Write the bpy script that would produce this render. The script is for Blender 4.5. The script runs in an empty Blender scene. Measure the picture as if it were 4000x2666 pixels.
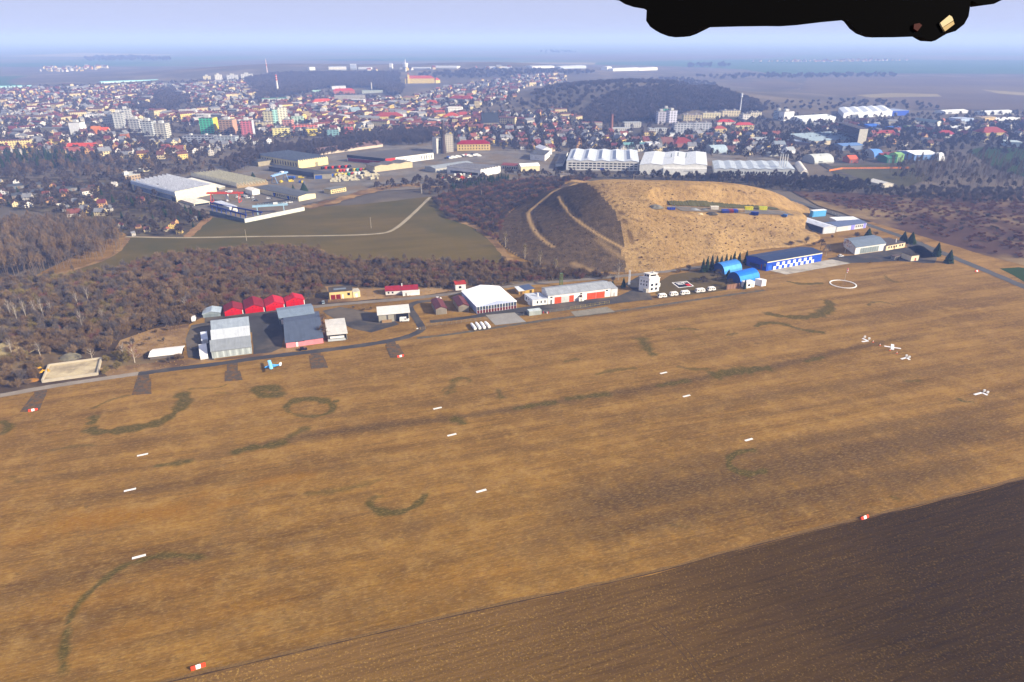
import bpy, bmesh, math, random
import numpy as np
from mathutils import Vector
from mathutils.geometry import tessellate_polygon
RND = random.Random(11)
NPR = np.random.RandomState(5)
SC = bpy.context.scene
COL = SC.collection
rad = math.radians

# ------------------------------------------------------------------ camera model
H, FPX, PITCH = 150.0, 2667.0, rad(23.92)
CP, SP = math.cos(PITCH), math.sin(PITCH)

def ray(px, py):
    cx, cy = (px - 2000) / FPX, (1333 - py) / FPX
    return cx, CP + SP * cy, -SP + CP * cy

def G(px, py, z=0.0):
    """ground point seen at a pixel of the photograph, on the level z"""
    x, y, d = ray(px, py)
    t = (z - H) / min(d, -1e-4)
    return x * t, y * t

def proj(x, y, z):
    dz = z - H
    f = y * CP - dz * SP
    return 2000 + FPX * x / f, 1333 - FPX * (y * SP + dz * CP) / f

def hgt(pt, ytop):
    """height of the vertical over pt whose top is seen at pixel row ytop"""
    c = (1333 - ytop) / FPX
    return H + pt[1] * (c * CP - SP) / (CP + c * SP) - pt[2]

# ------------------------------------------------------------------ terrain heights
_RIDGE = [(2295,712,32),(2350,770,30),(2400,840,24),(2428,900,17),(2445,960,10)]
_BASE = [(2110,745),(1975,840),(1945,940),(2040,1012),(2190,1052)]
_ctl = _RIDGE + [(2320,740,31.5),(2376,805,27.5),(2445,1010,4.5),
        (2500,704,33.5),(2600,705,33.5),(2700,708,32.5),(2800,714,31),(2900,726,27),(3000,748,20),(3080,780,12),
        (2460,850,24),(2550,850,22),(2500,930,14),(2600,950,11),(2800,950,9),(2700,880,16),(2900,900,9),(3000,930,4),
        (2450,770,30),(2600,800,26),(2550,760,31),(2750,765,28),(2650,812,21),(2750,815,18.5),(2850,818,16.5),(2950,820,14),(3050,822,10),
        (2700,840,18.5),(2850,845,15.5),(2950,850,12.5),
        (1930,900,0),(1950,960,0),(2040,1018,0),(2180,1056,0),(2400,1068,0),(2600,1062,0),(2750,1025,0),(2900,992,0),
        (3080,970,0),(3220,935,0),(3140,880,0),(3130,850,0),(3090,850,2),(3150,815,1.5),(3260,830,0),(3300,870,0),(3200,780,2),(1950,850,0),(2010,800,0),(2080,755,1),(2170,715,5),(2250,702,12)]
_YA, _YB = G(2640,814,20.5), G(3075,832,10)
SHELVES = []
_P, _Z = [], []
for a, b, z in _ctl:
    _P.append(G(a, b, z)); _Z.append(z)
for (a, b, z), (c, d) in zip(_RIDGE, _BASE):
    r_, q_ = G(a, b, z), G(c, d, 0)
    for t_ in (.2, .4, .6, .8):
        _P.append((r_[0]+(q_[0]-r_[0])*t_, r_[1]+(q_[1]-r_[1])*t_)); _Z.append(z*(1-t_)**1.05)
for a, b, z in ((2300,710,32),(2500,704,34),(2700,708,33),(2900,726,27),(3050,765,15)):
    x, y = G(a, b, z)
    for dy, k in ((45,.55),(95,.1),(140,0)):
        _P.append((x + dy*.25, y + dy)); _Z.append(z*k)
for ang in range(0, 360, 20):
    _P.append((150 + 330*math.cos(rad(ang)), 590 + 260*math.sin(rad(ang)))); _Z.append(0)
_P = np.array(_P); _Z = np.array(_Z, float)
def _phi(d2):
    return d2 * np.log(np.maximum(d2, 1e-9)) * .5
def _tps():
    n = len(_P); s = 100.
    Q = _P / s
    K = _phi(((Q[:, None] - Q[None]) ** 2).sum(2)) + np.eye(n) * .004
    A = np.zeros((n+3, n+3)); A[:n, :n] = K
    A[:n, n] = 1; A[:n, n+1:] = Q; A[n, :n] = 1; A[n+1:, :n] = Q.T
    return np.linalg.solve(A, np.concatenate([_Z, np.zeros(3)]))
_W = _tps()
def landfill(x, y):
    x = np.atleast_1d(np.asarray(x, float)); y = np.atleast_1d(np.asarray(y, float))
    q = np.stack([x, y], -1) / 100.
    n = len(_P)
    out = np.empty(len(q))
    for i in range(0, len(q), 20000):
        c = q[i:i+20000]
        d2 = ((c[:, None] - _P[None] / 100.) ** 2).sum(2)
        out[i:i+20000] = _phi(d2) @ _W[:n] + _W[n] + c @ _W[n+1:]
    r = np.hypot((x-105)/178., (y-585)/205.)
    m = np.clip((1.12 - r)/.2, 0, 1)
    z = np.where(m > 0, out*m, 0)
    z = np.clip(z, 0, 37)
    for line, hw, fall in SHELVES:
        best = np.full(len(x), 1e9); zs = np.zeros(len(x))
        for (ax, ay, az), (bx, by, bz) in zip(line, line[1:]):
            dx, dy = bx-ax, by-ay; t_ = np.clip(((x-ax)*dx + (y-ay)*dy)/max(dx*dx+dy*dy, 1e-6), 0, 1)
            d_ = np.hypot(x-ax-t_*dx, y-ay-t_*dy); b_ = d_ < best
            best = np.where(b_, d_, best); zs = np.where(b_, az+(bz-az)*t_, zs)
        k_ = np.clip((hw+fall-best)/fall, 0, 1)
        z = z*(1-k_) + zs*k_
    return z
BUMPS = [(330, 1900, 330, 330, 42), (120, 1640, 230, 200, 16), (-430, 3500, 900, 700, 30), (-30, 3400, 420, 420, 22), (-1150, 3300, 420, 500, 26)]
def bumps(x, y):
    z = 0 * np.asarray(x, float)
    for bx, by, sx, sy, hh in BUMPS:
        z = z + hh * np.exp(-((x-bx)/sx)**2 - ((y-by)/sy)**2)
    return z
def hz(x, y):
    z = float(bumps(x, y)) if y > 1000 else 0.0
    if y > 1000 and z < 1.0: z = 0.0
    if abs(x-160) < 330 and 330 < y < 850:
        z = max(z, float(landfill(x, y)[0]))
    return z
def T(px, py):
    """first point of the terrain on the ray through a pixel"""
    dx, dy, dz = ray(px, py)
    dz = min(dz, -1e-4)
    x0, y0 = G(px, py, 0)
    if y0 < 330: return Vector((x0, y0, 0.))
    t0, t1 = (50 - H)/dz, (0 - H)/dz
    prev = t0
    for i in range(1, 81):
        t = t0 + (t1-t0)*i/80
        if H + dz*t <= hz(dx*t, dy*t):
            a, b = prev, t
            for _ in range(12):
                m = (a+b)/2
                if H + dz*m <= hz(dx*m, dy*m): b = m
                else: a = m
            return Vector((dx*b, dy*b, H + dz*b))
        prev = t
    return Vector((x0, y0, 0.))

BENCH = [([(2250,718),(2160,752),(2100,800),(2060,830),(2075,880),(2110,930),(2160,965)], 1.3), ([(2185,768),(2200,800),(2250,860),(2310,900),(2360,932),(2420,962),(2452,985)], 1.1)]
for _px, _hw in BENCH:
    _l = [T(*p) for p in _px]
    SHELVES.append(([(p.x, p.y, p.z) for p in _l], _hw, 3.5))
SHELVES.append(([(*_YA, 20.5), (*_YB, 10)], 13, 11))
# ------------------------------------------------------------------ materials
def lin(h):
    h = h.lstrip('#')
    o = []
    for i in (0, 2, 4):
        c = int(h[i:i+2], 16)/255
        o.append(c/12.92 if c <= .04045 else ((c+.055)/1.055)**2.4)
    return tuple(o)
class NT:
    def __init__(s, name):
        s.m = bpy.data.materials.new(name); s.m.use_nodes = True
        s.t = s.m.node_tree; s.b = s.t.nodes['Principled BSDF']
        s.b.inputs['Specular IOR Level'].default_value = .12
    def n(s, typ, **kw):
        o = s.t.nodes.new(typ)
        for k, v in kw.items():
            if k in o.inputs.keys(): s.set(o, k, v)
            else: setattr(o, k, v)
        return o
    def set(s, o, k, v):
        if isinstance(v, bpy.types.NodeSocket): s.t.links.new(v, o.inputs[k])
        else: o.inputs[k].default_value = v
    def math(s, op, a, b=0.0, c=None):
        o = s.t.nodes.new('ShaderNodeMath'); o.operation = op
        s.set(o, 0, a); s.set(o, 1, b)
        if c is not None: s.set(o, 2, c)
        return o.outputs[0]
    def mix(s, f, a, b):
        o = s.t.nodes.new('ShaderNodeMix'); o.data_type = 'RGBA'
        for k, v in ((0, f), (6, a), (7, b)):
            if isinstance(v, bpy.types.NodeSocket): s.t.links.new(v, o.inputs[k])
            else: o.inputs[k].default_value = v if k == 0 else (*v[:3], 1)
        return o.outputs[2]
    def noise(s, vec, scale, detail=4, rough=.55):
        o = s.t.nodes.new('ShaderNodeTexNoise')
        if vec is not None: s.t.links.new(vec, o.inputs['Vector'])
        o.inputs['Scale'].default_value = scale; o.inputs['Detail'].default_value = detail
        o.inputs['Roughness'].default_value = rough
        return o.outputs['Fac']
    def ramp(s, f, lo, hi):
        o = s.t.nodes.new('ShaderNodeMapRange')
        s.t.links.new(f, o.inputs[0]); o.inputs[1].default_value = lo; o.inputs[2].default_value = hi
        return o.outputs[0]
    def map(s, vec, rot=0, scale=(1,1,1)):
        o = s.t.nodes.new('ShaderNodeMapping')
        # turn first, then stretch
        s.t.links.new(vec, o.inputs[0]); o.vector_type = 'TEXTURE'; o.inputs['Rotation'].default_value = (0,0,-rot); o.inputs['Scale'].default_value = tuple(1/k for k in scale)
        return o.outputs[0]
    def pos(s): return s.t.nodes.new('ShaderNodeNewGeometry').outputs['Position']
    def obj(s): return s.t.nodes.new('ShaderNodeTexCoord').outputs['Object']
    def color(s, c, rough=.8):
        if isinstance(c, bpy.types.NodeSocket): s.t.links.new(c, s.b.inputs['Base Color'])
        else: s.b.inputs['Base Color'].default_value = (*c, 1)
        s.b.inputs['Roughness'].default_value = rough
        return s.m
    def bump(s, hgt_, strength=.3, dist=.2):
        o = s.t.nodes.new('ShaderNodeBump'); s.t.links.new(hgt_, o.inputs['Height'])
        o.inputs['Strength'].default_value = strength; o.inputs['Distance'].default_value = dist
        s.t.links.new(o.outputs[0], s.b.inputs['Normal'])

def mul(c, k): return tuple(min(.95, v*k) for v in c)
MATS = {}
def M(key):
    """'#rrggbb' painted or weathered surface; 'r#rrggbb' sheet or tile roof with run-off streaks; 'f#rrggbb' facade with rows of windows; 'k#..' corrugated sheet"""
    if key in MATS: return MATS[key]
    kind, hexa = (key[0], key[1:]) if key[0] != '#' else ('p', key)
    c = mul(lin(hexa), .86)
    t = NT({'p':'painted ','r':'roofing ','f':'facade ','k':'corrugated ','g':'glazing ','b':'balcony facade '}[kind] + hexa[1:])
    v = t.obj()
    n1 = t.noise(v, .35, 4, .6)
    if kind == 'p':
        m = t.color(t.mix(t.ramp(n1, .3, .72), mul(c, .84), mul(c, 1.06)), .7)
    elif kind == 'r':
        n2 = t.noise(t.map(v, 0, (1, .16, .2)), .9, 3)
        n3 = t.noise(v, 2.2, 2)
        f = t.math('ADD', t.math('MULTIPLY', n1, .45), t.math('ADD', t.math('MULTIPLY', n2, .35), t.math('MULTIPLY', n3, .2)))
        m = t.color(t.mix(t.ramp(f, .36, .64), mul(c, .72), mul(c, 1.15)), .75)
    elif kind == 'k':
        w = t.n('ShaderNodeTexWave', bands_direction='X'); t.t.links.new(v, w.inputs[0]); w.inputs['Scale'].default_value = .9; w.inputs['Distortion'].default_value = .6
        n2 = t.noise(t.map(v, 0, (1.2, .1, .12)), 1.1, 4)
        f = t.math('ADD', t.math('MULTIPLY', w.outputs['Fac'], .25), t.math('MULTIPLY', t.math('ADD', n1, n2), .42))
        m = t.color(t.mix(t.ramp(f, .3, .75), mul(c, .68), mul(c, 1.18)), .5)
        t.b.inputs['Metallic'].default_value = .25
    elif kind == 'g':
        m = t.color(t.mix(t.ramp(n1, .35, .65), mul(c, .6), mul(c, 1.3)), .12)
        t.b.inputs['Specular IOR Level'].default_value = .6
    else:
        sp = t.n('ShaderNodeSeparateXYZ'); t.t.links.new(v, sp.inputs[0])
        ge = t.n('ShaderNodeNewGeometry')
        vt = t.n('ShaderNodeVectorTransform', vector_type='NORMAL', convert_from='WORLD', convert_to='OBJECT'); t.t.links.new(ge.outputs['Normal'], vt.inputs[0])
        sn = t.n('ShaderNodeSeparateXYZ'); t.t.links.new(vt.outputs[0], sn.inputs[0])
        isx = t.math('GREATER_THAN', t.math('ABSOLUTE', sn.outputs[0]), .7)
        up = t.math('LESS_THAN', t.math('ABSOLUTE', sn.outputs[2]), .5)
        u = t.math('ADD', t.math('MULTIPLY', isx, sp.outputs[1]), t.math('MULTIPLY', t.math('SUBTRACT', 1., isx), sp.outputs[0]))
        pu, pz = (3.4, 3.0) if kind == 'f' else (5.6, 3.0)
        fu = t.math('FRACT', t.math('DIVIDE', t.math('ADD', u, 700.), pu)); fz = t.math('FRACT', t.math('DIVIDE', t.math('ADD', sp.outputs[2], .2), pz))
        a, b = (.24, .74) if kind == 'f' else (.12, .8)
        w = t.math('MULTIPLY', t.math('MULTIPLY', t.math('GREATER_THAN', fu, a), t.math('LESS_THAN', fu, b)),
                   t.math('MULTIPLY', t.math('GREATER_THAN', fz, .36), t.math('LESS_THAN', fz, .84)))
        w = t.math('MULTIPLY', w, up)
        col = t.mix(t.ramp(n1, .3, .7), mul(c, .88), mul(c, 1.05))
        m = t.color(t.mix(w, col, (.045, .05, .06)), .6)
    MATS[key] = m
    return m

def ground_mat(name, c1, c2, scale, streak=None, c3=None, s3=.02, bump=.0, fine=1.3):
    c1, c2 = mul(c1, GK), mul(c2, GK); c3 = c3 and mul(c3, GK)
    t = NT(name); v = t.pos()
    a = t.noise(t.map(v, streak[0], streak[1]) if streak else v, scale, 6, .65)
    col = t.mix(t.ramp(a, .33, .68), c1, c2)
    b = t.noise(v, fine, 3, .7)
    col = t.mix(t.math('MULTIPLY', t.ramp(b, .35, .75), .35), col, mul(c1, .6))
    if c3:
        d = t.noise(v, s3, 4, .6)
        col = t.mix(t.ramp(d, .47, .62), col, c3)
    if bump: t.bump(b, bump, .4)
    t.b.inputs['Specular IOR Level'].default_value = 0
    return t.color(col, 1)

# ------------------------------------------------------------------ mesh helpers
class MB:
    def __init__(s): s.v, s.f, s.m = [], [], []
    def poly(s, pts, m=0):
        i = len(s.v); s.v += [tuple(p) for p in pts]; s.f.append(tuple(range(i, i+len(pts)))); s.m.append(m)
    def box(s, x0, x1, y0, y1, z0, z1, m=0):
        i = len(s.v)
        s.v += [(x0,y0,z0),(x1,y0,z0),(x1,y1,z0),(x0,y1,z0),(x0,y0,z1),(x1,y0,z1),(x1,y1,z1),(x0,y1,z1)]
        for q in ((0,3,2,1),(4,5,6,7),(0,1,5,4),(1,2,6,5),(2,3,7,6),(3,0,4,7)): s.f.append(tuple(i+k for k in q)); s.m.append(m)
        return s
    def prism(s, prof, t0, t1, axis, m=0):
        """closed profile [(a,z)] swept along 'u' (a is v) or along 'v' (a is u)"""
        i, n = len(s.v), len(prof)
        for t in (t0, t1):
            s.v += [((t, a, z) if axis == 'u' else (a, t, z)) for a, z in prof]
        for k in range(n):
            j = (k+1) % n
            s.f.append((i+k, i+j, i+n+j, i+n+k)); s.m.append(m)
        s.f.append(tuple(range(i+n-1, i-1, -1))); s.f.append(tuple(range(i+n, i+2*n))); s.m += [m, m]
        return s
    def tube(s, p0, p1, r0, r1, n=6, m=0, cap=True):
        p0, p1 = Vector(p0), Vector(p1); d = (p1-p0).normalized()
        a = d.orthogonal().normalized(); b = d.cross(a); i = len(s.v)
        for p, r in ((p0, r0), (p1, r1)):
            for k in range(n):
                w = 2*math.pi*k/n; s.v.append(tuple(p + (a*math.cos(w) + b*math.sin(w))*r))
        for k in range(n):
            j = (k+1) % n; s.f.append((i+k, i+j, i+n+j, i+n+k)); s.m.append(m)
        if cap: s.f.append(tuple(range(i+n, i+2*n))); s.f.append(tuple(range(i+n-1, i-1, -1))); s.m += [m, m]
        return s
    def loft(s, rings, m=0, close=True):
        i, n = len(s.v), len(rings[0])
        for r in rings: s.v += [tuple(p) for p in r]
        for q in range(len(rings)-1):
            for k in range(n):
                j = (k+1) % n; s.f.append((i+q*n+k, i+q*n+j, i+(q+1)*n+j, i+(q+1)*n+k)); s.m.append(m)
        if close:
            s.f.append(tuple(range(i+n-1, i-1, -1))); e = i+(len(rings)-1)*n; s.f.append(tuple(range(e, e+n))); s.m += [m, m]
        return s
    def mesh(s, name, mats, fn=None, fix=True, smooth=False):
        me = bpy.data.meshes.new(name)
        me.from_pydata([fn(*p) for p in s.v] if fn else s.v, [], s.f)
        for mm in (mats if isinstance(mats, (list, tuple)) else [mats]): me.materials.append(mm)
        me.polygons.foreach_set('material_index', s.m)
        if fix:
            bm = bmesh.new(); bm.from_mesh(me); bmesh.ops.recalc_face_normals(bm, faces=bm.faces); bm.to_mesh(me); bm.free()
        if smooth: me.polygons.foreach_set('use_smooth', [True]*len(me.polygons))
        return me
    def obj(s, name, mats, parent=None, fn=None, smooth=False, fix=True):
        o = bpy.data.objects.new(name, s.mesh(name, mats, fn, fix, smooth)); COL.objects.link(o)
        if parent is not None: o.parent = parent
        return o
def tag(o, label, cat=None, group=None, kind=None):
    if label: o['label'] = label
    if cat: o['category'] = cat
    if group: o['group'] = group
    if kind: o['kind'] = kind
    return o
def empty(name, loc, rz, label, cat, group=None):
    o = bpy.data.objects.new(name, None); COL.objects.link(o)
    o.location = loc; o.rotation_euler = (0, 0, rz); o.empty_display_size = .1
    return tag(o, label, cat, group)
def copy_tree(o, parent=None):
    c = o.copy(); COL.objects.link(c)
    if parent is not None: c.parent = parent
    for ch in KIDS.get(o.name, []): 
        d = ch.copy(); COL.objects.link(d); d.parent = c
        KIDS.setdefault(c.name, []).append(d)
        for g in KIDS.get(ch.name, []):
            e = g.copy(); COL.objects.link(e); e.parent = d
    return c
KIDS = {}
def reg(root):
    """remember a thing's parts so that it can be copied"""
    for o in COL.objects:
        if o.parent is not None:
            k = KIDS.setdefault(o.parent.name, [])
            if o not in k: k.append(o)

# ------------------------------------------------------------------ buildings
LAND = []      # landmarks that the labels of small houses refer to
class B: pass
def profile(kind, L, h, rise, n):
    if kind == 'flat': return [(0, h), (L, h)]
    if kind == 'mono': return [(0, h), (L, h+rise)]
    if kind == 'gable':
        p = [(0, h)]
        for i in range(n): p += [((i+.5)*L/n, h+rise), ((i+1)*L/n, h)]
        return p
    if kind == 'arch':
        return [(L/2*(1-math.cos(math.pi*i/12)), h + rise*math.sin(math.pi*i/12)) for i in range(13)]
    if kind == 'saw':
        p = [(0, h)]
        for i in range(n): p += [((i+.12)*L/n, h+rise), ((i+1)*L/n, h)]
        return p
    if kind == 'saw2':
        p = [(0, h)]
        for i in range(n): p += [((i+.85)*L/n, h+rise), ((i+1)*L/n, h)]
        return p
def bld(name, label, cat, A, Bp, ytop=None, R=None, D=None, h=None, roof='flat', axis='u', rise=2.0, n=1, wm='#dddddd', rm='r#777777', ov=.35, short=None, group=None, shear=.6, thick=.28, flat=False):
    a, b = (Vector((*G(*A), 0)), Vector((*G(*Bp), 0))) if flat else (T(*A), T(*Bp))
    z0 = min(a.z, b.z); a.z = b.z = z0
    ex = (b - a); W = ex.length; ex.normalize(); ey = Vector((-ex.y, ex.x, 0))
    if h is None: h = max(2.2, hgt(a, ytop))
    sh = 0.0
    if R is not None:
        q = Vector((*G(R[0], R[1], z0+h), z0)) - a
        D = max(2.5, q.dot(ey)); sh = max(-shear, min(shear, q.dot(ex)/D))
    o = B(); o.W, o.D, o.h = W, D, h
    ce = a + ex*(W/2 + sh*D/2) + ey*D/2
    o.root = empty(name, ce, math.atan2(ex.y, ex.x), label, cat, group)
    o.fn = lambda u, v, z: (u + sh*v - W/2 - sh*D/2, v - D/2, z)
    L = D if axis == 'u' else W; S = W if axis == 'u' else D
    if roof == 'hip':
        MB().box(0, W, 0, D, -.5, h).obj('wall', M(wm), o.root, o.fn)
        r = MB(); k = min(W, D)/2
        if W >= D: p = [(k, D/2, h+rise), (W-k, D/2, h+rise)]
        else: p = [(W/2, k, h+rise), (W/2, D-k, h+rise)]
        e = ov; c = [(-e,-e,h), (W+e,-e,h), (W+e,D+e,h), (-e,D+e,h)]
        if W >= D: fs = [[c[0],c[1],p[1],p[0]],[c[1],c[2],p[1]],[c[2],c[3],p[0],p[1]],[c[3],c[0],p[0]]]
        else: fs = [[c[0],c[1],p[0]],[c[1],c[2],p[1],p[0]],[c[2],c[3],p[1]],[c[3],c[0],p[0],p[1]]]
        for f in fs: r.poly(f)
        r.poly(c[::-1])
        r.obj('roof', M(rm), o.root, o.fn)
    else:
        pr = profile(roof, L, h, rise, n)
        MB().prism([(0, -.5)] + pr + [(L, -.5)], 0, S, axis).obj('wall', M(wm), o.root, o.fn)
        s0 = (pr[1][1]-pr[0][1])/max(.01, pr[1][0]-pr[0][0]); s1 = (pr[-1][1]-pr[-2][1])/max(.01, pr[-1][0]-pr[-2][0])
        if roof in ('arch', 'saw', 'saw2'): s0 = s1 = 0
        top = [(-ov, pr[0][1]-ov*s0+.03)] + [(p, z+.03) for p, z in pr[1:-1]] + [(L+ov, pr[-1][1]+ov*s1+.03)]
        if isinstance(rm, (list, tuple)):
            for i in range(n):
                q = [(p, z) for p, z in top[2*i:2*i+3]]; e = .25*(i % 2)
                MB().prism(q + [(p, z+thick) for p, z in reversed(q)], -ov+e, S+ov-e*.5, axis).obj('roof', M(rm[i]), o.root, o.fn)
        else: MB().prism(top + [(p, z+thick) for p, z in reversed(top)], -ov, S+ov, axis).obj('roof', M(rm), o.root, o.fn)
    if short: LAND.append((ce, short))
    o.c = ce; o.ex = ex; o.ey = ey
    return o
def face(o, name, side, u0, u1, z0, z1, mat, proud=.07, label=None, frac=True):
    """a flat part on the front, left or right wall; u along the wall and z up as fractions of it"""
    L = o.W if side == 'f' else o.D
    if frac: u0, u1, z0, z1 = u0*L, u1*L, z0*o.h, z1*o.h
    m = MB()
    if side == 'f': m.box(u0, u1, -proud, .03, z0, z1)
    elif side == 'l': m.box(-proud, .03, u0, u1, z0, z1)
    else: m.box(o.W-.03, o.W+proud, u0, u1, z0, z1)
    p = m.obj(name, M(mat), o.root, o.fn)
    if label: p['label'] = label
    return p
def windows(o, side, n, z0, z1, a=.05, b=.95, w=.55, mat='g#20242a'):
    for i in range(n):
        s = (b-a)/n
        face(o, 'window', side, a+(i+.5-w/2)*s, a+(i+.5+w/2)*s, z0, z1, mat)
def extra(o, name, mat, u0, u1, v0, v1, z0, z1):
    return MB().box(u0*o.W, u1*o.W, v0*o.D, v1*o.D, z0, z1).obj(name, M(mat), o.root, o.fn)

# ------------------------------------------------------------------ ground sheets
def dens(poly, step, jit, closed=True):
    out = []
    n = len(poly)
    for i in range(n if closed else n-1):
        a, b = Vector(poly[i]), Vector(poly[(i+1) % n])
        k = max(1, int((b-a).length/step))
        for j in range(k):
            p = a.lerp(b, j/k)
            if j: p = p + Vector((RND.uniform(-jit, jit), RND.uniform(-jit, jit)))
            out.append(p)
    if not closed: out.append(Vector(poly[-1]))
    return out
def parcel(name, px, mat, z, label=None, step=12, jit=1.5, kind='structure', real=False):
    pts = dens([p if real else G(*p) for p in px], step, jit)
    tris = tessellate_polygon([[Vector((p.x, p.y, 0)) for p in pts]])
    tris = [t if (pts[t[1]]-pts[t[0]]).cross(pts[t[2]]-pts[t[0]]) > 0 else t[::-1] for t in tris]
    me = bpy.data.meshes.new(name); me.from_pydata([(p.x, p.y, z) for p in pts], [], tris); me.materials.append(mat)
    o = bpy.data.objects.new(name, me); COL.objects.link(o)
    return tag(o, label, None, None, kind)
def smooth_line(pts, k=3):
    for _ in range(k):
        q = [pts[0]]
        for a, b in zip(pts, pts[1:]): q += [a*.75+b*.25, a*.25+b*.75]
        pts = q + [pts[-1]]
    return pts
def ribbon(name, px, w, mat, z, label=None, jit=.0, kind='structure', follow=False, real=False):
    P = [Vector((*p, 0)) for p in px] if real else [T(*p) if follow else Vector((*G(*p), 0)) for p in px]
    P = smooth_line(P)
    m = MB(); L = []
    for i, p in enumerate(P):
        d = (P[min(i+1, len(P)-1)] - P[max(i-1, 0)]); d.z = 0; d.normalize(); nn = Vector((-d.y, d.x, 0))
        e = RND.uniform(-jit, jit)
        zz = hz(p.x, p.y) if follow else 0
        q1, q2 = p - nn*(w/2+e), p + nn*(w/2+e)
        L.append((q1, q2, hz(q1.x, q1.y) if follow else 0, hz(q2.x, q2.y) if follow else 0))
    for (a, b, z1, z2), (c, d, z3, z4) in zip(L, L[1:]):
        m.poly([(a.x,a.y,z+z1),(c.x,c.y,z+z3),(d.x,d.y,z+z4),(b.x,b.y,z+z2)])
    o = m.obj(name, mat, None)
    if o.data.polygons[0].normal.z < 0: o.data.flip_normals()
    return tag(o, label, None, None, kind)
def inside(poly, x, y):
    c = False; n = len(poly); j = n-1
    for i in range(n):
        xi, yi = poly[i]; xj, yj = poly[j]
        if (yi > y) != (yj > y) and x < (xj-xi)*(y-yi)/(yj-yi)+xi: c = not c
        j = i
    return c
def scatter(px, s, jit=.45, drop=0.0, seed=1):
    r = random.Random(seed)
    poly = [tuple(T(*p)[:2]) for p in px]
    xs, ys = [p[0] for p in poly], [p[1] for p in poly]
    out = []
    x = min(xs)
    while x < max(xs):
        y = min(ys)
        while y < max(ys):
            a, b = x + r.uniform(-jit, jit)*s, y + r.uniform(-jit, jit)*s
            if r.random() >= drop and inside(poly, a, b): out.append((a, b))
            y += s
        x += s
    return out
HAZE_COL, HAZE_A, HAZE_D, SKY_S, SKY_DUST, SKY_OZ, SUN_E, EXPO, SKY_TINT, GK, SKY_VEIL = (.30,.46,1.0), .38, .00020, .044, .0, 6.0, 5.0, 1.22, (.84,.78,1.02), .60, (5.6, 6.0, 8.5)
# ------------------------------------------------------------------ ground, fields, hill
SOIL = ground_mat('town ground', (.17,.145,.115), (.10,.088,.072), .012, None, (.22,.18,.13), .006)
FARL = ground_mat('far farmland', (.22,.16,.11), (.10,.14,.07), .0009, (.3, (1, 2.6, 1)), (.09,.16,.07), .0006, 0, .004)
base = MB(); base.poly([(-24000,-300,-.6),(24000,-300,-.6),(24000,36000,-.6),(-24000,36000,-.6)])
tag(base.obj('ground', SOIL), 'flat brown valley ground under the town and airfield', kind='structure')
far = MB(); far.poly([(-23800,4300,-.1),(23800,4300,-.1),(23800,35500,-.1),(-23800,35500,-.1)])
tag(far.obj('far_farmland', FARL), 'hazy patchwork of fields out to the horizon', kind='structure')

# runway direction in the world
_a, _b = G(557,1778), G(2592,1458)
RUN = math.atan2(_b[1]-_a[1], _b[0]-_a[0])

def stroke(X, Y, px, w, val, acc, rag=.35, real=None):
    """paint a worn line into the array acc: px is a polyline of photo pixels on the ground, w metres wide"""
    P = [Vector((*G(*p), 0)) for p in px]; P = smooth_line(P, 2)
    P = [(p.x, p.y) for p in P]
    xs, ys = [p[0] for p in P], [p[1] for p in P]; m = w*2.5
    sel = np.nonzero((X > min(xs)-m) & (X < max(xs)+m) & (Y > min(ys)-m) & (Y < max(ys)+m))[0]
    if not len(sel): return
    x, y = X[sel], Y[sel]; best = np.full(len(sel), 1e9); along = np.zeros(len(sel)); s0 = 0
    for (ax, ay), (bx, by) in zip(P, P[1:]):
        dx, dy = bx-ax, by-ay; l2 = max(dx*dx+dy*dy, 1e-6)
        t = np.clip(((x-ax)*dx + (y-ay)*dy)/l2, 0, 1)
        d = np.hypot(x-ax-t*dx, y-ay-t*dy)
        better = d < best; best = np.where(better, d, best); along = np.where(better, s0+t*math.sqrt(l2), along); s0 += math.sqrt(l2)
    wob = 1 + rag*np.sin(along*.33+1.3) * np.sin(along*.117+w) + rag*.6*np.sin(along*.9)
    v = np.clip(1.25 - best/(w*.5*np.maximum(wob, .25)), 0, 1) * val
    if rag < .35: v = v*np.clip(along/(.16*s0), 0, 1)*np.clip((s0-along)/(.16*s0), 0, 1)
    else: v = v*np.clip(along/(.07*s0)+.25, 0, 1)*np.clip((s0-along)/(.07*s0)+.25, 0, 1)
    acc[sel] = np.maximum(acc[sel], v)
def ellipse(cx, cy, rx, ry, a0=0, a1=360, n=28):
    return [(cx+rx*math.cos(rad(a0+(a1-a0)*i/n)), cy+ry*math.sin(rad(a0+(a1-a0)*i/n))) for i in range(n+1)]

def grid(name, x0, x1, y0, y1, s, zf, mat, attrs=()):
    nx, ny = int((x1-x0)/s)+1, int((y1-y0)/s)+1
    X, Y = np.meshgrid(np.linspace(x0, x1, nx), np.linspace(y0, y1, ny)); X, Y = X.ravel(), Y.ravel()
    Z = zf(X, Y)
    me = bpy.data.meshes.new(name)
    me.vertices.add(len(X)); me.vertices.foreach_set('co', np.stack([X, Y, Z], -1).astype(np.float32).ravel())
    i = np.arange((nx-1)*(ny-1)); r, c = i//(nx-1), i % (nx-1); a = r*nx+c
    q = np.stack([a, a+1, a+nx+1, a+nx], -1)
    me.loops.add(q.size); me.polygons.add(len(q))
    me.loops.foreach_set('vertex_index', q.ravel().astype(np.int32))
    me.polygons.foreach_set('loop_start', (np.arange(len(q))*4).astype(np.int32))
    me.update(); me.validate()
    for an, fn in attrs:
        at = me.attributes.new(an, 'FLOAT', 'POINT'); at.data.foreach_set('value', fn(X, Y).astype(np.float32))
    me.materials.append(mat)
    o = bpy.data.objects.new(name, me); COL.objects.link(o)
    return o

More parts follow.
